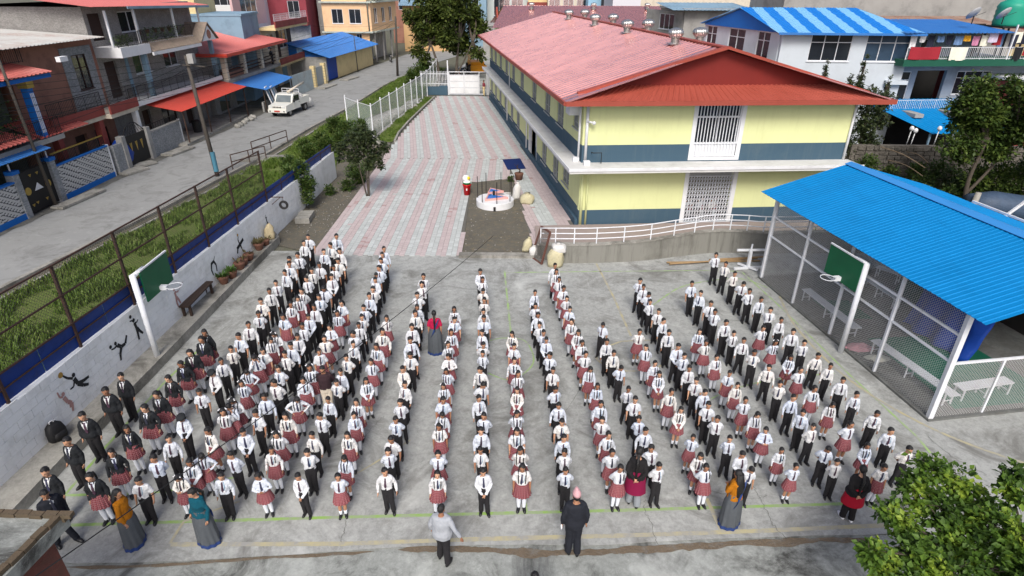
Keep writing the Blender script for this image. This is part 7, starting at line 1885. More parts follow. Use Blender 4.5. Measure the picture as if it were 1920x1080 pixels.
# litter and rubble on the soil
rng = random.Random(77); b = MB()
for _ in range(420):
    x, y = rng.uniform(-11, -8.9), rng.uniform(26.5, 40)
    if rng.random() < .25: x, y = rng.uniform(-2.2, .8), rng.uniform(24.5, 34.5)
    s = rng.uniform(.015, .05); b.obox((x, y, .0 if x < -5 else .03), (s, s*.3, 0), (-s*.3, s, 0), (s*.1, 0, s*.6))
b.build('rubble', M_KERB, kind='stuff')
b = MB()
for _ in range(900):
    t = rng.random(); x, y = -12.6+3.0*t+rng.uniform(-.5, .9)*(1-t*.6), 47.5+16*t+rng.uniform(-1.2, 1.2)
    s = rng.uniform(.06, .22); a = rng.uniform(0, 3)
    b.obox((x, y, .0), (s*math.cos(a), s*math.sin(a), s*.2), (-s*.7*math.sin(a), s*.7*math.cos(a), 0), (s*.15, 0, s*.55))
b.build('rubble', plain('white_rubble', (.52, .51, .49), .95, .3, 3), kind='stuff')
# ================================================================== PEOPLE
def _skin():
    t = NT('skin')
    c = t.ramp(t.rnd(), [(0.0, srgb(150, 104, 78)), (.5, srgb(186, 138, 108)), (1.0, srgb(212, 166, 136))])
    return t.out(t.mix(t.noise(30, 3), t.mix(1.0, c, (.88,)*3, 'MULTIPLY'), c), .55, 0, .35)
def _shirt():
    t = NT('shirt_cotton')
    c = t.ramp(t.rnd(), [(0.0, (.68, .69, .70)), (.4, (.62, .67, .75)), (.7, (.72, .70, .66)), (1.0, (.58, .64, .74))])
    t.bump(t.noise(16, 3, .6), 1.0, .03)
    return t.out(c, .85, 0, .2)
def _tie():
    t = NT('tie_cloth')
    c = t.ramp(t.rnd(), [(0.0, srgb(62, 22, 40)), (.42, srgb(28, 30, 62)), (.75, srgb(44, 20, 34)), (.9, srgb(24, 28, 40))], 'CONSTANT')
    w = t.n('ShaderNodeTexWave'); t.set(w, 'Vector', t.obj()); w.inputs['Scale'].default_value = 14; w.bands_direction = 'DIAGONAL'
    return t.out(t.mix(t.math('MULTIPLY', w.outputs['Fac'], .22), c, (.25, .25, .35)), .6, 0, .3)
def _plaid():
    t = NT('checked_skirt_cloth')
    s = t.n('ShaderNodeSeparateXYZ'); t.set(s, 0, t.co.outputs['UV'])
    def band(v, k, w, off=0.0):
        f = t.math('FRACT', t.math('ADD', t.math('MULTIPLY', v, k), off))
        return t.math('LESS_THAN', f, w)
    u, z = s.outputs[0], s.outputs[1]
    c0 = t.mix(t.rnd(), srgb(116, 46, 54), srgb(140, 68, 74))
    dark = t.math('MULTIPLY', t.math('ADD', band(u, 30, .4, .3), band(z, 23, .4, .3)), .36)
    c = t.mix(dark, c0, srgb(76, 28, 38))
    wl = t.math('MAXIMUM', band(u, 30, .16), band(z, 23, .17))
    c = t.mix(t.math('MULTIPLY', wl, .32), c, srgb(226, 190, 190))
    return t.out(c, .85, 0, .2)
def _dark(name, c, v=.25, rough=.8):
    t = NT(name)
    t.bump(t.noise(18, 3, .6), .4, .015)
    return t.out(t.mix(t.noise(8, 4), sc(c, 1-v), sc(c, 1+v)), rough, 0, .25)
PM = dict(skin=_skin(), shirt=_shirt(), tie=_tie(), plaid=_plaid(),
          feature=plain('eye_and_brow', (.02, .014, .012), .4, .1), lip=plain('lip', srgb(120, 62, 56), .5, .1),
          hair=plain('black_hair', (.012, .011, .011), .42, .5, 60, bump=.5, spec=.45),
          trouser=_dark('charcoal_trouser_cloth', (.020, .019, .021)),
          blazer=_dark('blazer_wool', (.017, .019, .022)),
          sock=plain('white_sock', (.74, .77, .82), .9, .06, 20), shoe=plain('black_shoe_leather', (.010, .010, .011), .32, .3, 30, spec=.5),
          piping=plain('white_piping', (.72, .74, .72), .8, .05), card=plain('white_card', (.8, .8, .82), .5, .05),
          lanyard=plain('blue_lanyard', srgb(70, 150, 190), .6, .1), ribbon=plain('white_ribbon', (.82, .82, .84), .7, .05))

CH = dict(H=1.40, chin=1.185, neck=1.150, sh=1.105, sw=.130, chest=(1.0, .119, .083), waist=(.86, .107, .076), hip=(.745, .122, .089),
          crotch=.655, knee=.37, k=1.0, hs=.93)
AD = dict(H=1.70, chin=1.478, neck=1.425, sh=1.370, sw=.185, chest=(1.24, .170, .118), waist=(1.05, .155, .112), hip=(.92, .170, .122),
          crotch=.80, knee=.46, k=1.27, hs=1.04)
AW = dict(H=1.60, chin=1.385, neck=1.335, sh=1.285, sw=.150, chest=(1.16, .148, .112), waist=(.99, .132, .096), hip=(.86, .165, .122),
          crotch=.75, knee=.43, k=1.15, hs=1.0)

def _lerp_rings(rings, z):
    for (a, b) in zip(rings, rings[1:]):
        if a[2] <= z <= b[2]:
            t = (z-a[2])/(b[2]-a[2])
            return [a[i]+(b[i]-a[i])*t for i in range(5)]
    return rings[0] if z < rings[0][2] else rings[-1]

class Figure:
    "measurements and meshes of one pose; parts: list of (part name, mesh)"
    def __init__(s, D, arms='side', tilt=16, yaw=0, lean=0, stance=0, seed=0, bulk=1.0):
        s.D, s.k, s.seed, s.parts = D, D['k'], seed, []
        k = s.k
        z, a, b = zip(*[D['hip'], D['waist'], D['chest']])
        s.rings = [(0, .004, D['crotch']-.01, a[0]*.86*bulk, b[0]*.86*bulk), (0, .004, z[0], a[0]*bulk, b[0]*bulk), (0, 0, z[1], a[1]*bulk, b[1]*bulk),
                   (0, -.004, z[2], a[2]*bulk, b[2]*bulk), (0, .004, D['sh'], D['sw']*.98, b[2]*.88), (0, .008, D['sh']+.028*k, D['sw']*.66, b[2]*.66),
                   (0, .012, D['neck'], .047*k, .047*k)]
        sh, sw = D['sh'], D['sw']
        s.arm = {}
        for sd in (-1, 1):
            A = arms if isinstance(arms, str) else arms[0 if sd < 0 else 1]
            S = Vector((sd*(sw-.012), .004, sh-.012))
            if A == 'side': E, W, F = (sd*(sw+.040*k), .022*k, sh-.225*k), (sd*(sw+.046*k), -.022*k, sh-.43*k), (0, -.25, -1)
            elif A == 'loose': E, W, F = (sd*(sw+.060*k), .030*k, sh-.22*k), (sd*(sw+.075*k), -.050*k, sh-.42*k), (0, -.3, -1)
            elif A == 'back': E, W, F = (sd*(sw+.040*k), .095*k, sh-.205*k), (sd*.040*k, .150*k, sh-.345*k), (-sd*.7, .1, -.5)
            elif A == 'front': E, W, F = (sd*(sw+.040*k), -.005*k, sh-.225*k), (sd*.040*k, -.165*k, sh-.385*k), (-sd*.6, -.2, -.6)
            elif A == 'fold': E, W, F = (sd*(sw+.070*k), -.04*k, sh-.21*k), (sd*.02*k, -.18*k, sh-.20*k), (-sd*1, -.1, .1)
            elif A == 'hip': E, W, F = (sd*(sw+.16*k), .03*k, sh-.18*k), (sd*(sw+.005*k), -.06*k, sh-.31*k), (-sd*.5, -.4, -.5)
            elif A == 'face': E, W, F = (sd*(sw+.05*k), -.10*k, sh-.20*k), (sd*(sw-.05*k), -.16*k, sh+.02*k), (-sd*.3, .2, 1)
            elif A == 'out': E, W, F = (sd*(sw+.10*k), .05*k, sh-.20*k), (sd*(sw+.19*k), .02*k, sh-.38*k), (sd*.3, -.1, -1)
            s.arm[sd] = (S, Vector(E), Vector(W), Vector(F).normalized())
        s.leg = {}
        for sd in (-1, 1):
            hx, st = D['hip'][1]*.50, stance*k
            ax = sd*(.058*k + abs(st)*.6)
            ay = (-sd*st if stance else 0)
            s.leg[sd] = (Vector((sd*hx, .004, D['hip'][0]-.01)), Vector((sd*(.062*k), -.014*k+ay*.4, D['knee'])), Vector((ax, .012*k+ay, .065*k)))
        piv = Vector((0, .012, D['neck']+.005))
        m = Matrix.Rotation(R(yaw), 4, 'Z') @ Matrix.Rotation(R(tilt), 4, 'X')
        s.hx = lambda p: piv + (m @ (Vector(p)-piv))
        hs = D['hs']
        s.hc = Vector((0, .004, D['chin']+.122*hs)); s.hr = (.073*hs, .091*hs, .096*hs)
        s.hm = m; s.piv = piv
    def front(s, z, off=0.0, x=0.0):
        r = _lerp_rings(s.rings, z)
        q = max(0.0, 1-(x/max(r[3], .01))**2)
        return r[1]-r[4]*math.sqrt(q)-off
    # ---- parts
    def body(s):
        D, k, hs = s.D, s.k, s.D['hs']
        b = MB()
        b.loft([(c[0], c[1], c[2], c[3]*(.93 if c[2] < s.D['chest'][0] else .82 if c[2] < s.D['neck']-.01 else 1), c[4]*(.92 if c[2] < s.D['chest'][0] else .84 if c[2] < s.D['neck']-.01 else 1)) for c in s.rings], 14)
        b.tube([s.piv-Vector((0, 0, .03)), s.hx((0, .006, D['chin']+.03))], [.045*k, .041*k], 10)
        b.ell(s.hc, s.hr, 16, 12, xf=s.hx)
        b.ell((0, -.020*hs, D['chin']+.060*hs), (.057*hs, .066*hs, .062*hs), 12, 8, xf=s.hx)
        b.ell((0, -.040*hs, D['chin']+.022*hs), (.028*hs, .036*hs, .024*hs), 8, 6, xf=s.hx)
        b.ell((0, -.092*hs, D['chin']+.082*hs), (.013*hs, .016*hs, .022*hs), 8, 6, xf=s.hx)
        for sd in (-1, 1): b.ell((sd*.072*hs, .010, D['chin']+.095*hs), (.011*hs, .020*hs, .028*hs), 8, 6, xf=s.hx)
        for sd in (-1, 1):
            S, E, W, F = s.arm[sd]
            b.tube([S.lerp(E, .12)-Vector((sd*.012, 0, 0)), S.lerp(E, .5), E, E.lerp(W, .35), W], [.030*k, .034*k, .031*k, .031*k, .021*k], 8)
            b.ell(W+F*.040*k, (.020*k, .026*k, .030*k), 8, 6)
            h, kn, an = s.leg[sd]
            b.tube([h, h.lerp(kn, .5), kn, kn.lerp(an, .3), an], [.064*k, .058*k, .044*k, .045*k, .030*k], 9)
            b.ell((an.x, an.y-.045*k, .030*k), (.028*k, .075*k, .026*k), 8, 6)
        me = fuse(b, 'body', [PM['skin'], PM['feature'], PM['lip']], .0115, 2)
        inv = s.hm.inverted()
        ez = D['chin']+.104*hs
        for p in me.polygons:
            q = s.piv + (inv @ (p.center-s.piv))
            if q.y < -.045 and q.z > D['chin']:
                ax = abs(q.x)/hs
                if (.017 < ax < .043 and abs(q.z-ez) < .007*hs): p.material_index = 1
                elif ax < .024 and abs(q.z-D['chin']-.040*hs) < .006*hs: p.material_index = 2
        # fingers: four and a thumb on each hand, bent at the knuckle
        fb = MB()
        for sd in (-1, 1):
            S, E, W, F = s.arm[sd]
            side = F.cross(Vector((sd*1.0, 0, 0)))
            if side.length < .2: side = Vector((0, -1, 0))
            side.normalize(); pn = side.cross(F).normalized()
            tip = W+F*.058*k
            for i, ln in enumerate((.046, .052, .049, .038)):
                o = tip + side*((1.5-i)*.0125*k)
                c = F*.93 - pn*.12*sd
                fb.tube([o-F*.012*k, o+c*ln*.5*k, o+(c*.85-pn*.35*sd)*ln*k], [.0072*k, .0068*k, .0052*k], 5)
            o = W+F*.022*k+side*.020*k
            fb.tube([o, o+(side*.8+F*.7)*.022*k, o+(side*.75+F*1.5)*.030*k], [.0085*k, .0078*k, .006*k], 5)
        bm = bmesh.new(); bm.from_mesh(me)
        f2 = fb.mesh('f', PM['skin'], True); bm.from_mesh(f2); bm.to_mesh(me); bm.free(); bpy.data.meshes.remove(f2)
        s.bodymesh = me
        return s
    def add(s, name, me): s.parts.append((name, me)); return s
    def hair(s, style='boy', mat=None):
        D, hs = s.D, s.D['hs']; c, r = s.hc, s.hr
        rnd = random.Random(s.seed*7+3)
        g = 1.045 if style == 'boy' else 1.04
        top = .064 if style == 'boy' else .068
        def keep(p):
            q = p-c
            if q.y < -.052*hs: return q.z > top*hs*(.88+.16*noise.noise(Vector((q.x*45, s.seed, 0)))+.14*math.sin(q.x*38+s.seed))
            if q.y < -.012*hs: return q.z > (.030 if style == 'boy' else -.012)*hs
            if q.y < .030*hs: return q.z > (-.008 if style == 'boy' else -.040)*hs
            return q.z > (-.062 if style == 'boy' else -.080)*hs
        b = MB()
        sd_ = s.seed
        def xf(p):
            n = noise.noise(Vector((p.x*38, p.y*38, p.z*38+sd_)))*.006*hs
            d = (p-c).normalized()
            lift = .010*hs*max(0, (p.z-c.z)/r[2]) if style == 'boy' else .004*hs
            return s.hx(p + d*(n+lift))
        b.ell(c+Vector((0, .003, .002)), (r[0]*g, r[1]*g, r[2]*g), 32, 24, xf=xf, keep=keep)
        s.add('hair', b.mesh('hair', mat or PM['hair'], True))
        k = s.k
        if style == 'braids':
            for q in (-1, 1):
                b = MB()
                st = s.hx(c+Vector((q*.066*hs, .030, -.052*hs)))
                fx = q*.078*k
                zz = D['sh']-.01
                pts = [st, Vector((fx*1.05, (st.y-.03)*.5, zz+.045*k)), Vector((fx, s.front(zz-.03, .030, fx), zz-.03)), Vector((fx*.95, s.front(zz-.13*k, .030, fx), zz-.13*k)), Vector((fx*.9, s.front(zz-.22*k, .028, fx), zz-.22*k))]
                fine = []
                for a, e in zip(pts, pts[1:]):
                    for j in range(4): fine.append(a.lerp(e, j/4))
                fine.append(pts[-1])
                b.tube(fine, [(.017 if j % 2 else .0125)*k*(1-.3*j/len(fine)) for j in range(len(fine))], 7)
                s.add('braid', b.mesh('braid', PM['hair'], True))
        elif style == 'tail':
            b = MB(); st = s.hx(c+Vector((0, .085*hs, -.01)))
            b.tube([st, st+Vector((.01, .045, -.02)), st+Vector((.03, .055, -.10*k)), st+Vector((.05, .045, -.22*k))], [.020, .030, .026, .010], 8)
            s.add('ponytail', b.mesh('ponytail', PM['hair'], True))
        elif style == 'side':      # one plait over the shoulder
            b = MB(); st = s.hx(c+Vector((.050*hs, .050, -.055*hs)))
            zz = D['sh']; fx = .085*k
            pts = [st, Vector((fx*1.1, .02, zz+.05*k)), Vector((fx, s.front(zz-.03, .03, fx), zz-.03)), Vector((fx*.9, s.front(zz-.16*k, .03, fx), zz-.16*k))]
            fine = []
            for a, e in zip(pts, pts[1:]):
                for j in range(4): fine.append(a.lerp(e, j/4))
            fine.append(pts[-1])
            b.tube(fine, [(.019 if j % 2 else .014)*k*(1-.3*j/len(fine)) for j in range(len(fine))], 7)
            s.add('braid', b.mesh('braid', PM['hair'], True))
        elif style == 'long':
            b = MB()
            def lf(p, a, r_): return (p[0]+.006*math.sin(a*9), p[1]+.006*math.cos(a*7), p[2])
            t = s.hx(c+Vector((0, .035, .02)))
            zs = [D['sh']-.30*k, D['sh']-.20*k, D['sh']-.08*k, D['sh']+.04*k, t.z]
            ry = s.rings[3][4]
            b.loft([(.01, ry+.012, zs[0], .055*k, .016), (0, ry+.012, zs[1], .085*k, .026*k), (0, ry+.006, zs[2], .100*k, .036*k), (0, .055*k, zs[3], .088*k, .045*k), (t.x, t.y+.012, t.z, .082*hs, .062*hs)], 16, fn=lf)
            s.add('hair', b.mesh('long_hair', PM['hair'], True))
        elif style == 'plait':     # one long plait down the back
            b = MB(); st = s.hx(c+Vector((0, .085*hs, -.02)))
            ry = s.rings[3][4]
            pts = [st, Vector((0, ry+.06*k, D['sh']+.02)), Vector((0, ry+.035*k, D['sh']-.16*k)), Vector((0, ry+.03*k, D['sh']-.34*k))]
            fine = []
            for a, e in zip(pts, pts[1:]):
                for j in range(5): fine.append(a.lerp(e, j/5))
            fine.append(pts[-1])
            b.tube(fine, [(.034 if j % 2 else .027)*k*(1-.45*j/len(fine)) for j in range(len(fine))], 8)
            s.add('braid', b.mesh('braid', PM['hair'], True))
        return s
    def ribbons(s):
        hs = s.D['hs']
        for q in (-1, 1):
            b = MB(); o = s.hc+Vector((q*.070*hs, .020, .040*hs))
            for d in ((.020, -.008, .012), (-.006, .020, .014)):
                b.ell(o+Vector((q*d[0], d[1], d[2])), (.022, .014, .016), 8, 6, xf=s.hx)
            s.add('ribbon', b.mesh('ribbon', PM['ribbon'], True))
        return s
    def top(s, name='shirt', mat=None, sleeve='long', hem=None, off=.010, flare=0.0, wr=.013, vox=.0125):
        D, k = s.D, s.k
        hem = D['waist'][0]-.045*k if hem is None else hem
        b = MB()
        zs = [hem] + [r[2] for r in s.rings if r[2] > hem+.03*k and r[2] < D['neck']-.002] + [D['neck']-.004]
        rr = []
        for i, z in enumerate(zs):
            c = _lerp_rings(s.rings, z)
            o = off*(1.0 if z < D['sh']-.02 else .7) + (.010*k if .75*hem+.25*D['sh'] > z else 0)
            if i == 0: o = off*.7+flare
            rr.append((0, c[1], z, c[3]+o, c[4]+o))
        b.loft(rr, 16, e=2.25)
        for sd in (-1, 1):
            S, E, W, F = s.arm[sd]
            if sleeve == 'long': b.tube([S+Vector((-sd*.02, 0, .004)), S.lerp(E, .5), E, E.lerp(W, .5), W-F*.004], [.052*k, .046*k, .041*k, .037*k, .031*k], 9)
            else: b.tube([S+Vector((-sd*.02, 0, .004)), S.lerp(E, .45), S.lerp(E, .92)], [.057*k, .058*k, .058*k], 9)
            b.ell(S+Vector((-sd*.014, 0, -.004)), (.052*k, .056*k, .046*k), 8, 6)
        return s.add(name, fuse(b, name, mat or PM['shirt'], vox, 2, wr, 10/k, s.seed))
    def tie(s, x=0.0, off=.022):
        D, k = s.D, s.k
        b = MB()
        z1, z0 = D['neck']-.012*k, D['waist'][0]+.005*k
        prev = None
        for i in range(9):
            t = i/8; z = z1+(z0-z1)*t
            w = (.019 if i == 0 else .013+.017*t)*k
            if i == 8: w *= .15
            y = s.front(z, off if z < D['sh'] else off+.006)
            xx = x*t
            ring = [b.vert(xx-w, y, z), b.vert(xx+w, y, z), b.vert(xx+w*.8, y-.008, z), b.vert(xx-w*.8, y-.008, z)]
            if prev:
                for a in range(4): b.face((prev[a], ring[a], ring[(a+1) % 4], prev[(a+1) % 4]))
            prev = ring
        return s.add('tie', b.mesh('tie', PM['tie']))
    def badge(s):
        D, k = s.D, s.k
        b = MB(); x = .022*k
        z0 = D['waist'][0]-.005
        pts = [Vector((.035*k, s.front(D['neck']-.02, .016), D['neck']-.02)), Vector((.045*k, s.front(D['chest'][0], .020), D['chest'][0])), Vector((x, s.front(z0+.06, .024), z0+.06))]
        b.tube(pts, .0045*k, 4)
        o = s.add('lanyard', b.mesh('lanyard', PM['lanyard']))
        b = MB(); y = s.front(z0+.02, .028)
        b.box(x-.022*k, x+.022*k, y-.004, y, z0, z0+.06*k)
        return s.add('badge', b.mesh('badge', PM['card']))
    def trousers(s, mat=None, hem=.038, wide=1.0, name='trousers'):
        D, k = s.D, s.k
        b = MB()
        zw = D['waist'][0]-.02*k
        w = _lerp_rings(s.rings, zw)
        b.loft([(0, .004, D['crotch']-.03, D['hip'][1]*.86, D['hip'][2]*.92), (0, .004, D['hip'][0], D['hip'][1]+.012, D['hip'][2]+.010), (0, .002, zw, w[3]+.010, w[4]+.010)], 16)
        for sd in (-1, 1):
            h, kn, an = s.leg[sd]
            b.tube([h, h.lerp(kn, .5), kn, kn.lerp(an, .5), Vector((an.x, an.y, hem*k))], [.076*k, .070*k*wide, .060*k*wide, .056*k*wide, .055*k*wide], 10)
        return s.add(name, fuse(b, name, mat or PM['trouser'], .0125, 1, .006, 8/k, s.seed+5))
    def skirt(s, hem=None, mat=None, r1=.200, r2=.172):
        D, k = s.D, s.k
        b = MB(); zw = D['waist'][0]-.012*k; hem = D['knee']+.12 if hem is None else hem
        w = _lerp_rings(s.rings, zw)
        rings = []
        for i in range(9):
            t = i/8; tt = t**.8
            rings.append((0, .004, zw+(hem-zw)*t, (w[3]+.014)*(1-tt)+r1*k*tt, (w[4]+.014)*(1-tt)+r2*k*tt))
        sd_ = s.seed
        def fn(p, a, r_):
            t = (zw-p[2])/(zw-hem)
            d = 1+.075*t*(abs(((a*17/(2*math.pi)) % 1)-.5)*4-1)+.03*t*math.sin(a*3+sd_)
            return (p[0]*d, p[1]*d, p[2]+.008*t*math.sin(a*4+sd_))
        b.loft(rings, 68, fn=fn, uvs=True, caps=False)
        return s.add('skirt', b.mesh('skirt', mat or PM['plaid'], True))
    def socks(s, top=None, mat=None):
        D, k = s.D, s.k
        for sd in (-1, 1):
            h, kn, an = s.leg[sd]
            tz = D['knee']+.12 if top is None else top
            a = an.lerp(kn, 1.0) if tz > D['knee'] else an.lerp(kn, (tz-an.z)/(kn.z-an.z))
            pts = [Vector((an.x, an.y-.005, .03*k)), an, an.lerp(a, .6), a]
            rad = [.037*k, .036*k, .050*k, .050*k]
            if tz > D['knee']: pts.append(kn.lerp(h, .25)); rad.append(.060*k)
            if top is not None: rad = [.037*k, .036*k, .040*k, .042*k]
            b = MB(); b.tube(pts, rad, 10)
            s.add('sock', b.mesh('sock', mat or PM['sock'], True))
        return s
    def shoes(s, mat=None, strap=False):
        k = s.k
        for sd in (-1, 1):
            h, kn, an = s.leg[sd]
            sp = R(10)*sd
            def xf(p, an=an, sp=sp):
                d = Vector(p)-Vector((an.x, an.y, 0))
                return Vector((an.x+d.x*math.cos(sp)-d.y*math.sin(sp), an.y+d.x*math.sin(sp)+d.y*math.cos(sp), d.z))
            b = MB()
            def fn(p, a, r_): return p
            b.loft([(an.x, an.y-.045*k, .002, .036*k, .110*k), (an.x, an.y-.045*k, .022*k, .040*k, .115*k), (an.x, an.y-.038*k, .046*k, .036*k, .098*k), (an.x, an.y-.012*k, .068*k, .031*k, .060*k)], 12, e=2.4, xf=xf)
            s.add('shoe', b.mesh('shoe', mat or PM['shoe'], True))
        return s
    def lapels(s, piping=True, hem=.70):
        "shirt front and tie in the opening of a jacket"
        D, k = s.D, s.k
        z1, z0 = D['neck']-.006, D['waist'][0]+.03*k
        b = MB(); prev = None
        for i in range(6):
            t = i/5; z = z1+(z0-z1)*t; w = (.050*(1-t)+.003)*k
            ids = [b.vert(x*w, s.front(z, .022 if z < D['sh'] else .020, x*w), z) for x in (-1, 0, 1)]
            if prev:
                for a in range(2): b.face((prev[a], ids[a], ids[a+1], prev[a+1]))
            prev = ids
        s.add('shirt', b.mesh('shirt', PM['shirt'], True))
        if piping:
            for q in (-1, 1):
                b = MB()
                b.tube([(q*(.054*(1-t/5)+.006)*k, s.front(z1+(z0-z1)*t/5, .024, q*.05*(1-t/5)*k), z1+(z0-z1)*t/5) for t in range(6)], .006*k, 5)
                s.add('piping', b.mesh('piping', PM['piping'], True))
        return s
    def make(s, name='person'):
        o = put(name, s.bodymesh)
        for n, me in s.parts: put(n, me, o)
        return o
# ---- prototypes: one for each look, copied below
def boy(arms, sleeve, tilt, yaw=0, badge=False, stance=0, seed=0, bulk=1.0):
    f = Figure(CH, arms, tilt, yaw, 0, stance, seed, bulk).body().hair('boy').top(sleeve=sleeve, hem=.770).tie(x=random.uniform(-.02, .02)).trousers().shoes()
    if badge: f.badge()
    return f
def girl(arms, sleeve, tilt, hair, yaw=0, badge=False, rib=False, short=False, seed=0):
    f = Figure(CH, arms, tilt, yaw, 0, 0, seed).body().hair(hair).top(sleeve=sleeve).tie(x=random.uniform(-.02, .02)).skirt().socks(.19 if short else None).shoes()
    if rib: f.ribbons()
    if badge: f.badge()
    return f
# ---- looks
ARMS_B = ['back', 'back', 'side', 'front', 'side', 'loose']
BOYS = [boy('back', 'long', 10, 0, False, 0, 1), boy('back', 'long', 13, -8, True, 0, 2, 1.04), boy('side', 'long', 8, 6, False, 0, 3), boy('side', 'short', 11, -5, True, .02, 4), boy('front', 'long', 12, 0, False, .03, 5),
        boy('back', 'short', 9, 10, True, .03, 6), boy('loose', 'long', 11, -12, False, .05, 7, 1.06), boy('side', 'long', 15, 4, True, 0, 8, .95), boy('back', 'long', 7, -4, False, .04, 9, .96), boy('side', 'short', 9, 0, False, .0, 10, 1.02)]
BOYS += [boy('side', 'long', 2, 32, True, .02, 11, .97), boy('back', 'long', 8, -34, False, .03, 12, 1.03), boy('loose', 'long', 5, 16, False, .03, 13), boy(('back', 'side'), 'short', 30, 10, False, .02, 14, .94)]
GIRLS = [girl('side', 'long', 9, 'braids', 0, True, False, False, 21), girl('back', 'long', 10, 'side', -6, False, False, False, 22), girl('front', 'long', 12, 'braids', 0, True, False, True, 23), girl('side', 'short', 8, 'tail', 8, True, False, False, 24),
         girl('back', 'long', 9, 'braids', 4, False, True, False, 25), girl('side', 'long', 11, 'side', -4, True, False, False, 26), girl('back', 'short', 7, 'tail', 6, False, False, True, 27), girl('side', 'short', 10, 'braids', 0, True, True, False, 28)]
GIRLS += [girl('loose', 'long', 4, 'side', 30, True, False, False, 29), girl('fold', 'long', 12, 'tail', -28, False, False, False, 30), girl('side', 'long', 24, 'braids', 14, False, False, True, 35)]
def blz(g, arms, tilt, yaw, pip, seed):
    f = Figure(CH, arms, tilt, yaw, 0, 0, seed).body().hair(('tail' if seed % 2 else 'braids') if g else 'boy').top('blazer', PM['blazer'], 'long', hem=.70, off=.020, flare=.016).lapels(pip).tie(off=.030)
    return (f.skirt().socks() if g else f.trousers()).shoes()
BLZB = [blz(0, 'side', 10, 0, True, 31), blz(0, 'back', 14, 8, False, 32)]
BLZG = [blz(1, 'side', 16, 0, True, 33), blz(1, 'loose', 14, -8, False, 34), blz(1, 'side', 12, 10, True, 36)]
G_BENT = [girl('face', 'long', 34, 'side', -14, False, False, False, 41), girl('hip', 'long', 40, 'braids', 18, False, False, False, 42), girl('fold', 'long', 36, 'braids', -10, False, True, False, 43)]
B_CAP = Figure(CH, 'front', 32, 0, 0, 0, 44).body().hair('boy').top().tie().trousers().shoes()
def beret(f):
    b = MB(); c = f.hc+Vector((0, 0, .055))
    b.ell(c+Vector((.02, 0, .02)), (.115, .115, .045), 18, 8, xf=f.hx); f.add('beret', b.mesh('beret', PM['blazer'], True)); return f
beret(B_CAP)
B_LIGHT = boy('back', 'short', 14, 0, True, .0, 45)
LOOK = {'b': BOYS, 'g': GIRLS, 'k': BLZB, 'K': BLZG, 'x': G_BENT, 'c': [B_CAP], 'B': BOYS}
PROTO = {}
def spawn(fig, loc, rz, s):
    key = id(fig)
    if key not in PROTO: o = fig.make(); PROTO[key] = (o, fig)
    else:
        src_ = PROTO[key][0]; o = src_.copy(); col.objects.link(o)
        for ch in src_.children: c = ch.copy(); col.objects.link(c); c.parent = o
    o.location = loc; o.rotation_euler = (0, 0, rz); o.scale = (s, s, s)
    return o
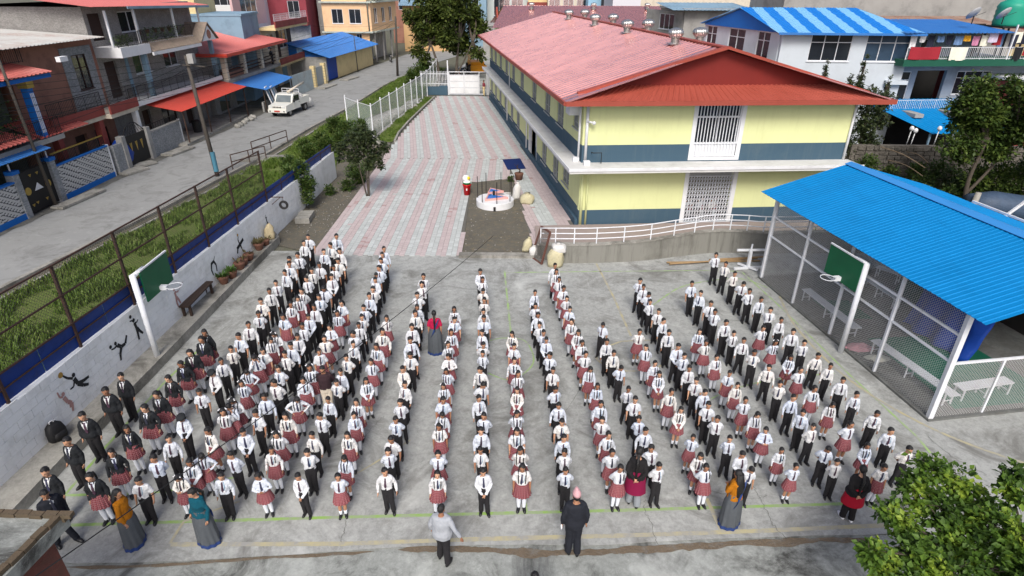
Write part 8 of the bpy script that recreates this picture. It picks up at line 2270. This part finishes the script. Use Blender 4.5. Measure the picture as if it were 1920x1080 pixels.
# ---- where each head is seen: crop origins of the reading (6 px per photo px), then (kind, x, y)
CR = dict(A=(40, 660), B=(40, 800), D=(320, 600), E=(320, 740), G=(420, 430), H=(560, 540), I=(600, 680), J=(600, 820), K=(760, 480), L=(860, 600), M=(860, 740), O=(1140, 460), P=(1120, 600), Q=(1120, 740), S=(1400, 560), T=(1400, 700))
LINES = [
 ('line of blazers nearest the wall', 1.10, 1.12, 'k A1095,280 945,430 700,695 485,1000 B260,520'),
 ('second line of blazers', 1.03, 1.10, 'K D385,130 325,215 230,350 130,480 A1665,285 1540,455 1360,630 1180,865 B1000,290 780,560'),
 ('third line from the wall', .98, 1.10, 'b G945,80 880,155 840,280 745,325 728,390 675,480 588,590 500,690 412,800 368,940 D860,45 750,185 665,320 565,450 c470,595 b315,790 cE95,255 bA1645,985 B1480,350 1295,605'),
 ('fourth line from the wall', .97, 1.12, 'b G1248,70 1185,175 1117,245 1075,385 995,455 935,550 g865,690 830,765 740,835 670,980 xD1160,140 g1110,215 1030,335 x950,400 870,545 g805,705 x705,870 650,960 gE570,190 435,395 x330,640 g190,765 x65,910'),
 ('fifth line from the wall', 1.02, 1.12, 'b G1313,230 1275,345 1240,420 1195,525 1122,645 1063,755 1015,875 945,965 D1490,65 1405,190 1350,285 1290,390 1210,555 1170,695 1040,850 E950,215 810,410 700,665 540,910'),
 ('sixth line from the wall', .96, 1.06, 'g G1310,820 1262,940 D1785,80 1740,200 1675,340 1570,530 1490,660 x1395,860 gE1300,220 1195,430 1125,630 1005,900'),
 ('seventh line from the wall', .94, 1.10, 'b G1790,225 1790,280 1775,345 1742,435 1703,500 1690,565 1665,660 1630,750 1585,875 1540,985 H660,415 610,515 595,630 535,785 455,930 412,1040 D1760,880 E1680,235 1590,460 1525,650 1450,910'),
 ('eighth line from the wall', .92, 1.04, 'g H970,330 920,495 865,650 805,830 750,1040 I400,430 370,580 310,805 J250,225 190,450'),
 ('ninth line from the wall', .96, 1.08, 'b K192,230 180,320 H1340,75 1330,200 1310,290 1270,430 1265,580 1245,740 I940,75 930,245 895,440 845,620 808,840 760,990 J738,375'),
 ('tenth line from the wall', .93, 1.03, 'g H1755,225 1738,350 1725,485 1692,635 1680,770 I1435,80 1402,255 1370,405 1363,565 1350,725 1318,1010 J1298,400'),
 ('middle line', .96, 1.06, 'b K850,165 882,265 877,380 877,490 887,610 890,700 865,860 865,985 L265,370 I1820,65 1810,240 1800,400 1840,605 1825,760 1820,990 J1840,390'),
 ('line right of the middle line', 1.0, 1.02, 'g K1208,870 1232,1020 L635,445 672,610 660,790 M652,200 665,405 695,600 712,800'),
 ('line second right of the middle', .96, 1.0, 'b K1447,405 1470,550 1495,665 1528,775 1563,860 1600,935 L1020,390 1063,570 1092,770 1123,945 M1160,300 1170,470 1195,640 1222,840'),
 ('line third right of the middle', .93, 1.02, 'b K1675,105 g1697,170 1735,260 1770,350 1805,465 1842,590 1878,725 L1337,130 1390,250 1415,375 1475,545 1552,740 1595,935 M1632,270 1687,450 1740,640 1805,820'),
 ('seventh line from the pavilion', .93, .98, 'b L1613,45 1680,240 1748,360 1820,515 1905,760 P418,890 Q488,280 545,410 625,590 700,795'),
 ('sixth line from the pavilion', .90, .96, 'g P465,120 565,310 640,485 718,610 820,800 930,1010 Q1065,460 1155,665 1253,820'),
 ('fifth line from the pavilion', .92, 1.0, 'b O355,390 407,460 443,540 497,635 560,730 628,840 695,965 P905,295 967,395 1052,535 1130,680 1215,810 1268,945 Q1357,270 1505,500 1640,655 1715,800'),
 ('fourth line from the pavilion', .86, .96, 'g P1150,120 1235,245 1360,415 1480,590 1575,735 1680,900 1810,1055 Q1905,390 T395,850 540,1040'),
 ('third line from the pavilion', .90, 1.01, 'b O962,430 1050,525 1150,655 1222,740 1340,860 1430,975 1530,1065 S100,610 255,775 398,955 T525,280 655,440 755,610 912,835 1040,1000'),
 ('second line from the pavilion', .88, .96, 'g P1860,75 S310,480 490,650 625,805 780,1000 T965,340 1170,580 1375,810 1540,1040'),
 ('line nearest the pavilion', .89, 1.02, 'b O1230,105 1322,200 1422,315 1513,410 1612,515 1720,605 1840,725 S397,235 537,365 660,490 790,630 935,750 1090,910 1250,1070 T1455,430 1643,640 1825,840'),
]
ORD = 'first second third fourth fifth sixth seventh eighth ninth tenth eleventh twelfth thirteenth fourteenth fifteenth sixteenth seventeenth eighteenth nineteenth twentieth twenty-first twenty-second twenty-third twenty-fourth'.split()
WEAR = dict(b='white shirted boy', g='white shirted girl', k='blazer boy', K='blazer girl', x='girl with bent head', c='boy in dark beret')
rc2 = random.Random(99)
placed = []
for name_, sf, sbk, txt in LINES:
    toks = txt.split(); kind = toks[0]; org = None; seq = []
    for tk_ in toks[1:]:
        while not tk_[0].isdigit():
            if tk_[0] in CR and tk_[0] not in 'bgkKxc' or (tk_[0] == 'K' and tk_[0] in CR and kind != 'K'): org = CR[tk_[0]]
            else: kind = tk_[0]
            tk_ = tk_[1:]
        x, y = map(float, tk_.split(','))
        seq.append((kind, org[0]+x/6, org[1]+y/6))
    n = len(seq)
    for i, (kd, px, py) in enumerate(seq):
        f = i/max(1, n-1); s = sbk+(sf-sbk)*f; s *= rc2.uniform(.955, 1.035)
        hz = 1.302*s
        p = G(px, py, hz)
        lst = LOOK[kd]; j = rc2.randrange(len(lst))
        if len(lst) > 3 and placed and placed[-1][1] is lst[j]: j = (j+1) % len(lst)
        rz = R(rc2.gauss(0, 9)) - math.atan2(p.x, p.y+14)*.55
        # the head sits a little in front of the feet when it is bent
        o = spawn(lst[j], (p.x-math.sin(rz)*-.0, p.y+.02*s, 0), rz, s)
        w_ = rc2.uniform(.90, 1.07); o.scale = (s*w_, s*(w_*.5+.5), s); o.rotation_euler = (R(rc2.uniform(-2.5, 2.5)), R(rc2.uniform(-2, 2)), rz)
        k_ = n-i
        o.pop('label', None)
        tag(o, f'{WEAR[kd]}, '+('front' if k_ == 1 else 'rearmost' if i == 0 else ORD[k_-1]+' from the front')+f' of the {name_}', 'person', 'students standing in lines on the court')
        placed.append((o, lst[j]))
# ---- grown-ups
def sari(f, mat, border, hem=.03, top=None):
    D, k = f.D, f.k; b = MB(); zw = D['waist'][0]; w = _lerp_rings(f.rings, zw); rings = []
    for i in range(10):
        t = i/9; rings.append((0, .01*t, zw+(hem-zw)*t, (w[3]+.02)+.062*min(1, t*3.5)+.040*t, (w[4]+.02)+.050*min(1, t*3.5)+.040*t))
    def fn(p, a, r):
        t = (zw-p[2])/(zw-hem); d = 1+.06*t*math.sin(a*11+.4*math.sin(t*5))+.05*t*math.sin(a*5+1); return (p[0]*d, p[1]*d, p[2])
    b.loft(rings, 64, fn=fn, caps=False); f.add('sari', b.mesh('sari', mat, True))
    b = MB(); r = rings[-1]; b.loft([(0, .01, hem+.075, r[3]*1.0, r[4]*1.0), (0, .01, hem-.012, r[3]*1.03, r[4]*1.03)], 64, fn=lambda p, a, q: (p[0]*(1.02+.05*math.sin(a*11)+.03*math.sin(a*5+1)), p[1]*(1.02+.05*math.sin(a*11)+.03*math.sin(a*5+1)), p[2]), caps=False); f.add('sari_border', b.mesh('sari_border', border, True))
    # diagonal drape over the back
    b = MB(); prev = None
    for i in range(12):
        t = i/11; z = D['sh']+.01-t*(D['sh']-zw+.25*k); x = -D['sw']*.75+t*D['sw']*1.5
        rr = _lerp_rings(f.rings, z); q = math.sqrt(max(.05, 1-(x/(rr[3]+.03))**2)); y = rr[1]+(rr[4]+.030+.05*t)*q
        ids = (b.vert(x-.05, y, z+.07), b.vert(x+.05, y+.004, z-.07))
        if prev: b.face((prev[0], prev[1], ids[1], ids[0]))
        prev = ids
    f.add('drape', b.mesh('drape', border, True)); return f
M_SARIG, M_SARIB = _dark('grey_sari_silk', (.085, .095, .105), .2, .6), plain('blue_sari_border', (.02, .045, .16), .5, .15)
M_MUST, M_TEAL, M_MAG = plain('mustard_wool', srgb(168, 104, 14), .95, .12, 14, bump=.5), plain('teal_wool', srgb(8, 76, 92), .95, .15, 14, bump=.5), plain('magenta_blouse', srgb(170, 22, 66), .8, .15, 8)
M_BLKW, M_MAROONK, M_REDK = plain('black_knit', (.014, .013, .014), .95, .3, 14, bump=.5), plain('maroon_tunic', srgb(120, 14, 58), .85, .12, 8), plain('red_tunic', srgb(160, 14, 40), .85, .12, 8)
M_GREYJ = plain('light_grey_jacket', (.36, .38, .41), .85, .08, 14, bump=.4); M_VEST = plain('dark_maroon_vest', (.035, .018, .022), .9, .25, 14); M_GREYT = plain('grey_trousers', (.25, .27, .29), .85, .1)
M_TOPI = plain('pink_patterned_cap', srgb(206, 160, 164), .9, .3, 40); M_SUITN = _dark('dark_navy_suit', (.016, .018, .025))
def grown(f, loc, rz, s, label):
    o = spawn(f, loc, rz, s); tag(o, label, 'person', 'adults around the assembly'); return o
def at_feet(px, py): p = G(px, py); return (p.x, p.y, 0)
PI = math.pi
f = Figure(AD, 'side', -2, 4, 0, .02, 51).body().hair('boy').top('jacket', M_SUITN, 'long', hem=.80, off=.034, flare=.02).lapels(False).tie(off=.045).trousers(M_SUITN, wide=1.08).shoes()
b = MB(); b.loft([(0, .006, f.hc.z+.030, .084, .100), (0, .006, f.hc.z+.085, .080, .094), (0, .0, f.hc.z+.150, .050, .070), (0, -.012, f.hc.z+.195, .012, .045)], 20, xf=f.hx); f.add('cap', b.mesh('cap', M_TOPI, True))
b = MB(); w = f.arm[1][2]; b.obox(w+Vector((.0, -.05, -.12)), (.025, 0, 0), (0, .06, -.05), (0, .05, .10)); f.add('phone', b.mesh('phone', M_WHITEM))
grown(f, at_feet(1073, 1036), PI+R(4), 1.04, 'man in black suit and pink pointed cap facing the students')
f = Figure(AD, ('out', 'loose'), 4, -6, 0, .06, 52, 1.06).body().hair('boy').top('jacket', M_GREYJ, 'long', hem=.80, off=.040, flare=.03).lapels(False).trousers(wide=1.06).shoes()
grown(f, at_feet(833, 1050), PI-R(14), .93, 'man in light grey jacket and black trousers facing the students')
f = Figure(AW, 'side', 14, -30, 0, 0, 53).body().hair('long').top('cardigan', M_MUST, 'long', hem=.82, off=.022, flare=.02)
sari(f, M_SARIG, M_SARIB).shoes(); grown(f, at_feet(255, 1018), R(110), .99, 'woman in mustard cardigan and grey sari standing by the near left students')
f = Figure(AW, 'loose', 14, 0, 0, 0, 54).body().hair('plait').top('cardigan', M_TEAL, 'long', hem=.84, off=.020, flare=.02)
sari(f, M_SARIG, M_SARIB).shoes(); grown(f, at_feet(393, 1015), R(-22), .99, 'woman in teal cardigan and grey sari at the front left')
f = Figure(AW, 'side', 6, 0, 0, 0, 55).body().hair('plait').top('blouse', M_MAG, 'short', hem=.95, off=.014)
sari(f, M_SARIG, M_SARIB).shoes(); grown(f, at_feet(818, 661), PI+R(6), .98, 'woman in magenta blouse and grey sari walking between the lines')
f = Figure(AW, 'fold', 10, 18, 0, 0, 56).body().hair('long').top('cardigan', M_MUST, 'long', hem=.84, off=.020, flare=.02)
sari(f, M_SARIG, M_SARIB).shoes(); grown(f, at_feet(1365, 981), PI+R(28), .98, 'woman in mustard cardigan with loose long hair at the front right')
def tunic(f, mat, hem):
    D = f.D; b = MB(); zw = D['waist'][0]; w = _lerp_rings(f.rings, zw)
    b.loft([(0, .004, zw+.05, w[3]+.02, w[4]+.02), (0, .004, D['hip'][0], D['hip'][1]+.03, D['hip'][2]+.03), (0, .004, hem, D['hip'][1]+.075, D['hip'][2]+.07)], 32, fn=lambda p, a, r: (p[0]*(1+.03*math.sin(a*7)*(p[2] < zw)), p[1], p[2]), caps=False); return f.add('tunic', b.mesh('tunic', mat, True))
f = Figure(AW, 'back', 8, 0, 0, .03, 57, 1.08).body().hair('plait').top('cardigan', M_BLKW, 'long', hem=.80, off=.030, flare=.02); tunic(f, M_REDK, .52); f.trousers(M_BLKW, wide=1.15).shoes(PM['card'])
grown(f, at_feet(1586, 972), PI-R(10), .98, 'woman in black cardigan and red tunic with hands behind her back')
f = Figure(AW, 'back', 10, 0, 0, .04, 58).body().hair('plait').top('cardigan', M_BLKW, 'long', hem=.80, off=.028, flare=.02); tunic(f, M_MAROONK, .44); f.trousers(M_GREYT, wide=1.2).shoes()
grown(f, at_feet(1186, 945), PI-R(16), 1.06, 'woman in black cardigan and maroon tunic walking between the lines')
f = Figure(AD, 'back', 16, 0, 0, .02, 59).body().hair('boy').top('shirt', M_VEST, 'long', hem=.90, off=.022).trousers(M_BEIGE).shoes()
q = G(605, 690, 1.50); grown(f, (q.x, q.y, 0), R(4), .94, 'man in dark maroon jacket standing among the sixth and seventh lines')
f = Figure(AD, 'side', 18, -20, 0, .10, 60).body().hair('boy').top('jacket', M_SUITN, 'long', hem=.82, off=.03, flare=.02).lapels(False).tie(off=.04).trousers(M_SUITN).shoes()
grown(f, at_feet(128, 1018), R(62), .93, 'man in dark suit and red tie behind the brick rooftop corner')
f = Figure(AD, 'side', 8, 0, 0, .0, 61).body().hair('boy').top('jacket', PM['blazer'], 'long', hem=.85, off=.03).trousers().shoes()
q = G(1003, 1082, 1.60); grown(f, (q.x, q.y, 0), PI, .98, 'person whose dark hair just shows at the bottom edge')
grown(BLZB[1], (-25.2, 66.2, 3.06), R(70), 1.15, 'person in dark clothes on the unfinished house balcony')
grown(BOYS[8], (-25.3, 63.6, 3.06), R(80), 1.12, 'person in pale shirt on the unfinished house balcony')
f = Figure(AW, 'side', 4, 0, 0, .03, 62).body().hair('boy').top('shirt', M_CRIM, 'short').trousers(M_CREAM).shoes(); grown(f, (-3.15, 66.3, 0), R(-50), 1.0, 'person in red top and beige trousers standing at the gate opening')
for i in range(6):
    p = SA+SP(5.7+i*.33, .65+.25*(i % 2), .08); grown(GIRLS[(i*3) % 8] if i % 2 else BOYS[i], p, R(rc2.uniform(-15, 15)), .72, f'small child behind the folding gate of the school, {ORD[i]} from the left')
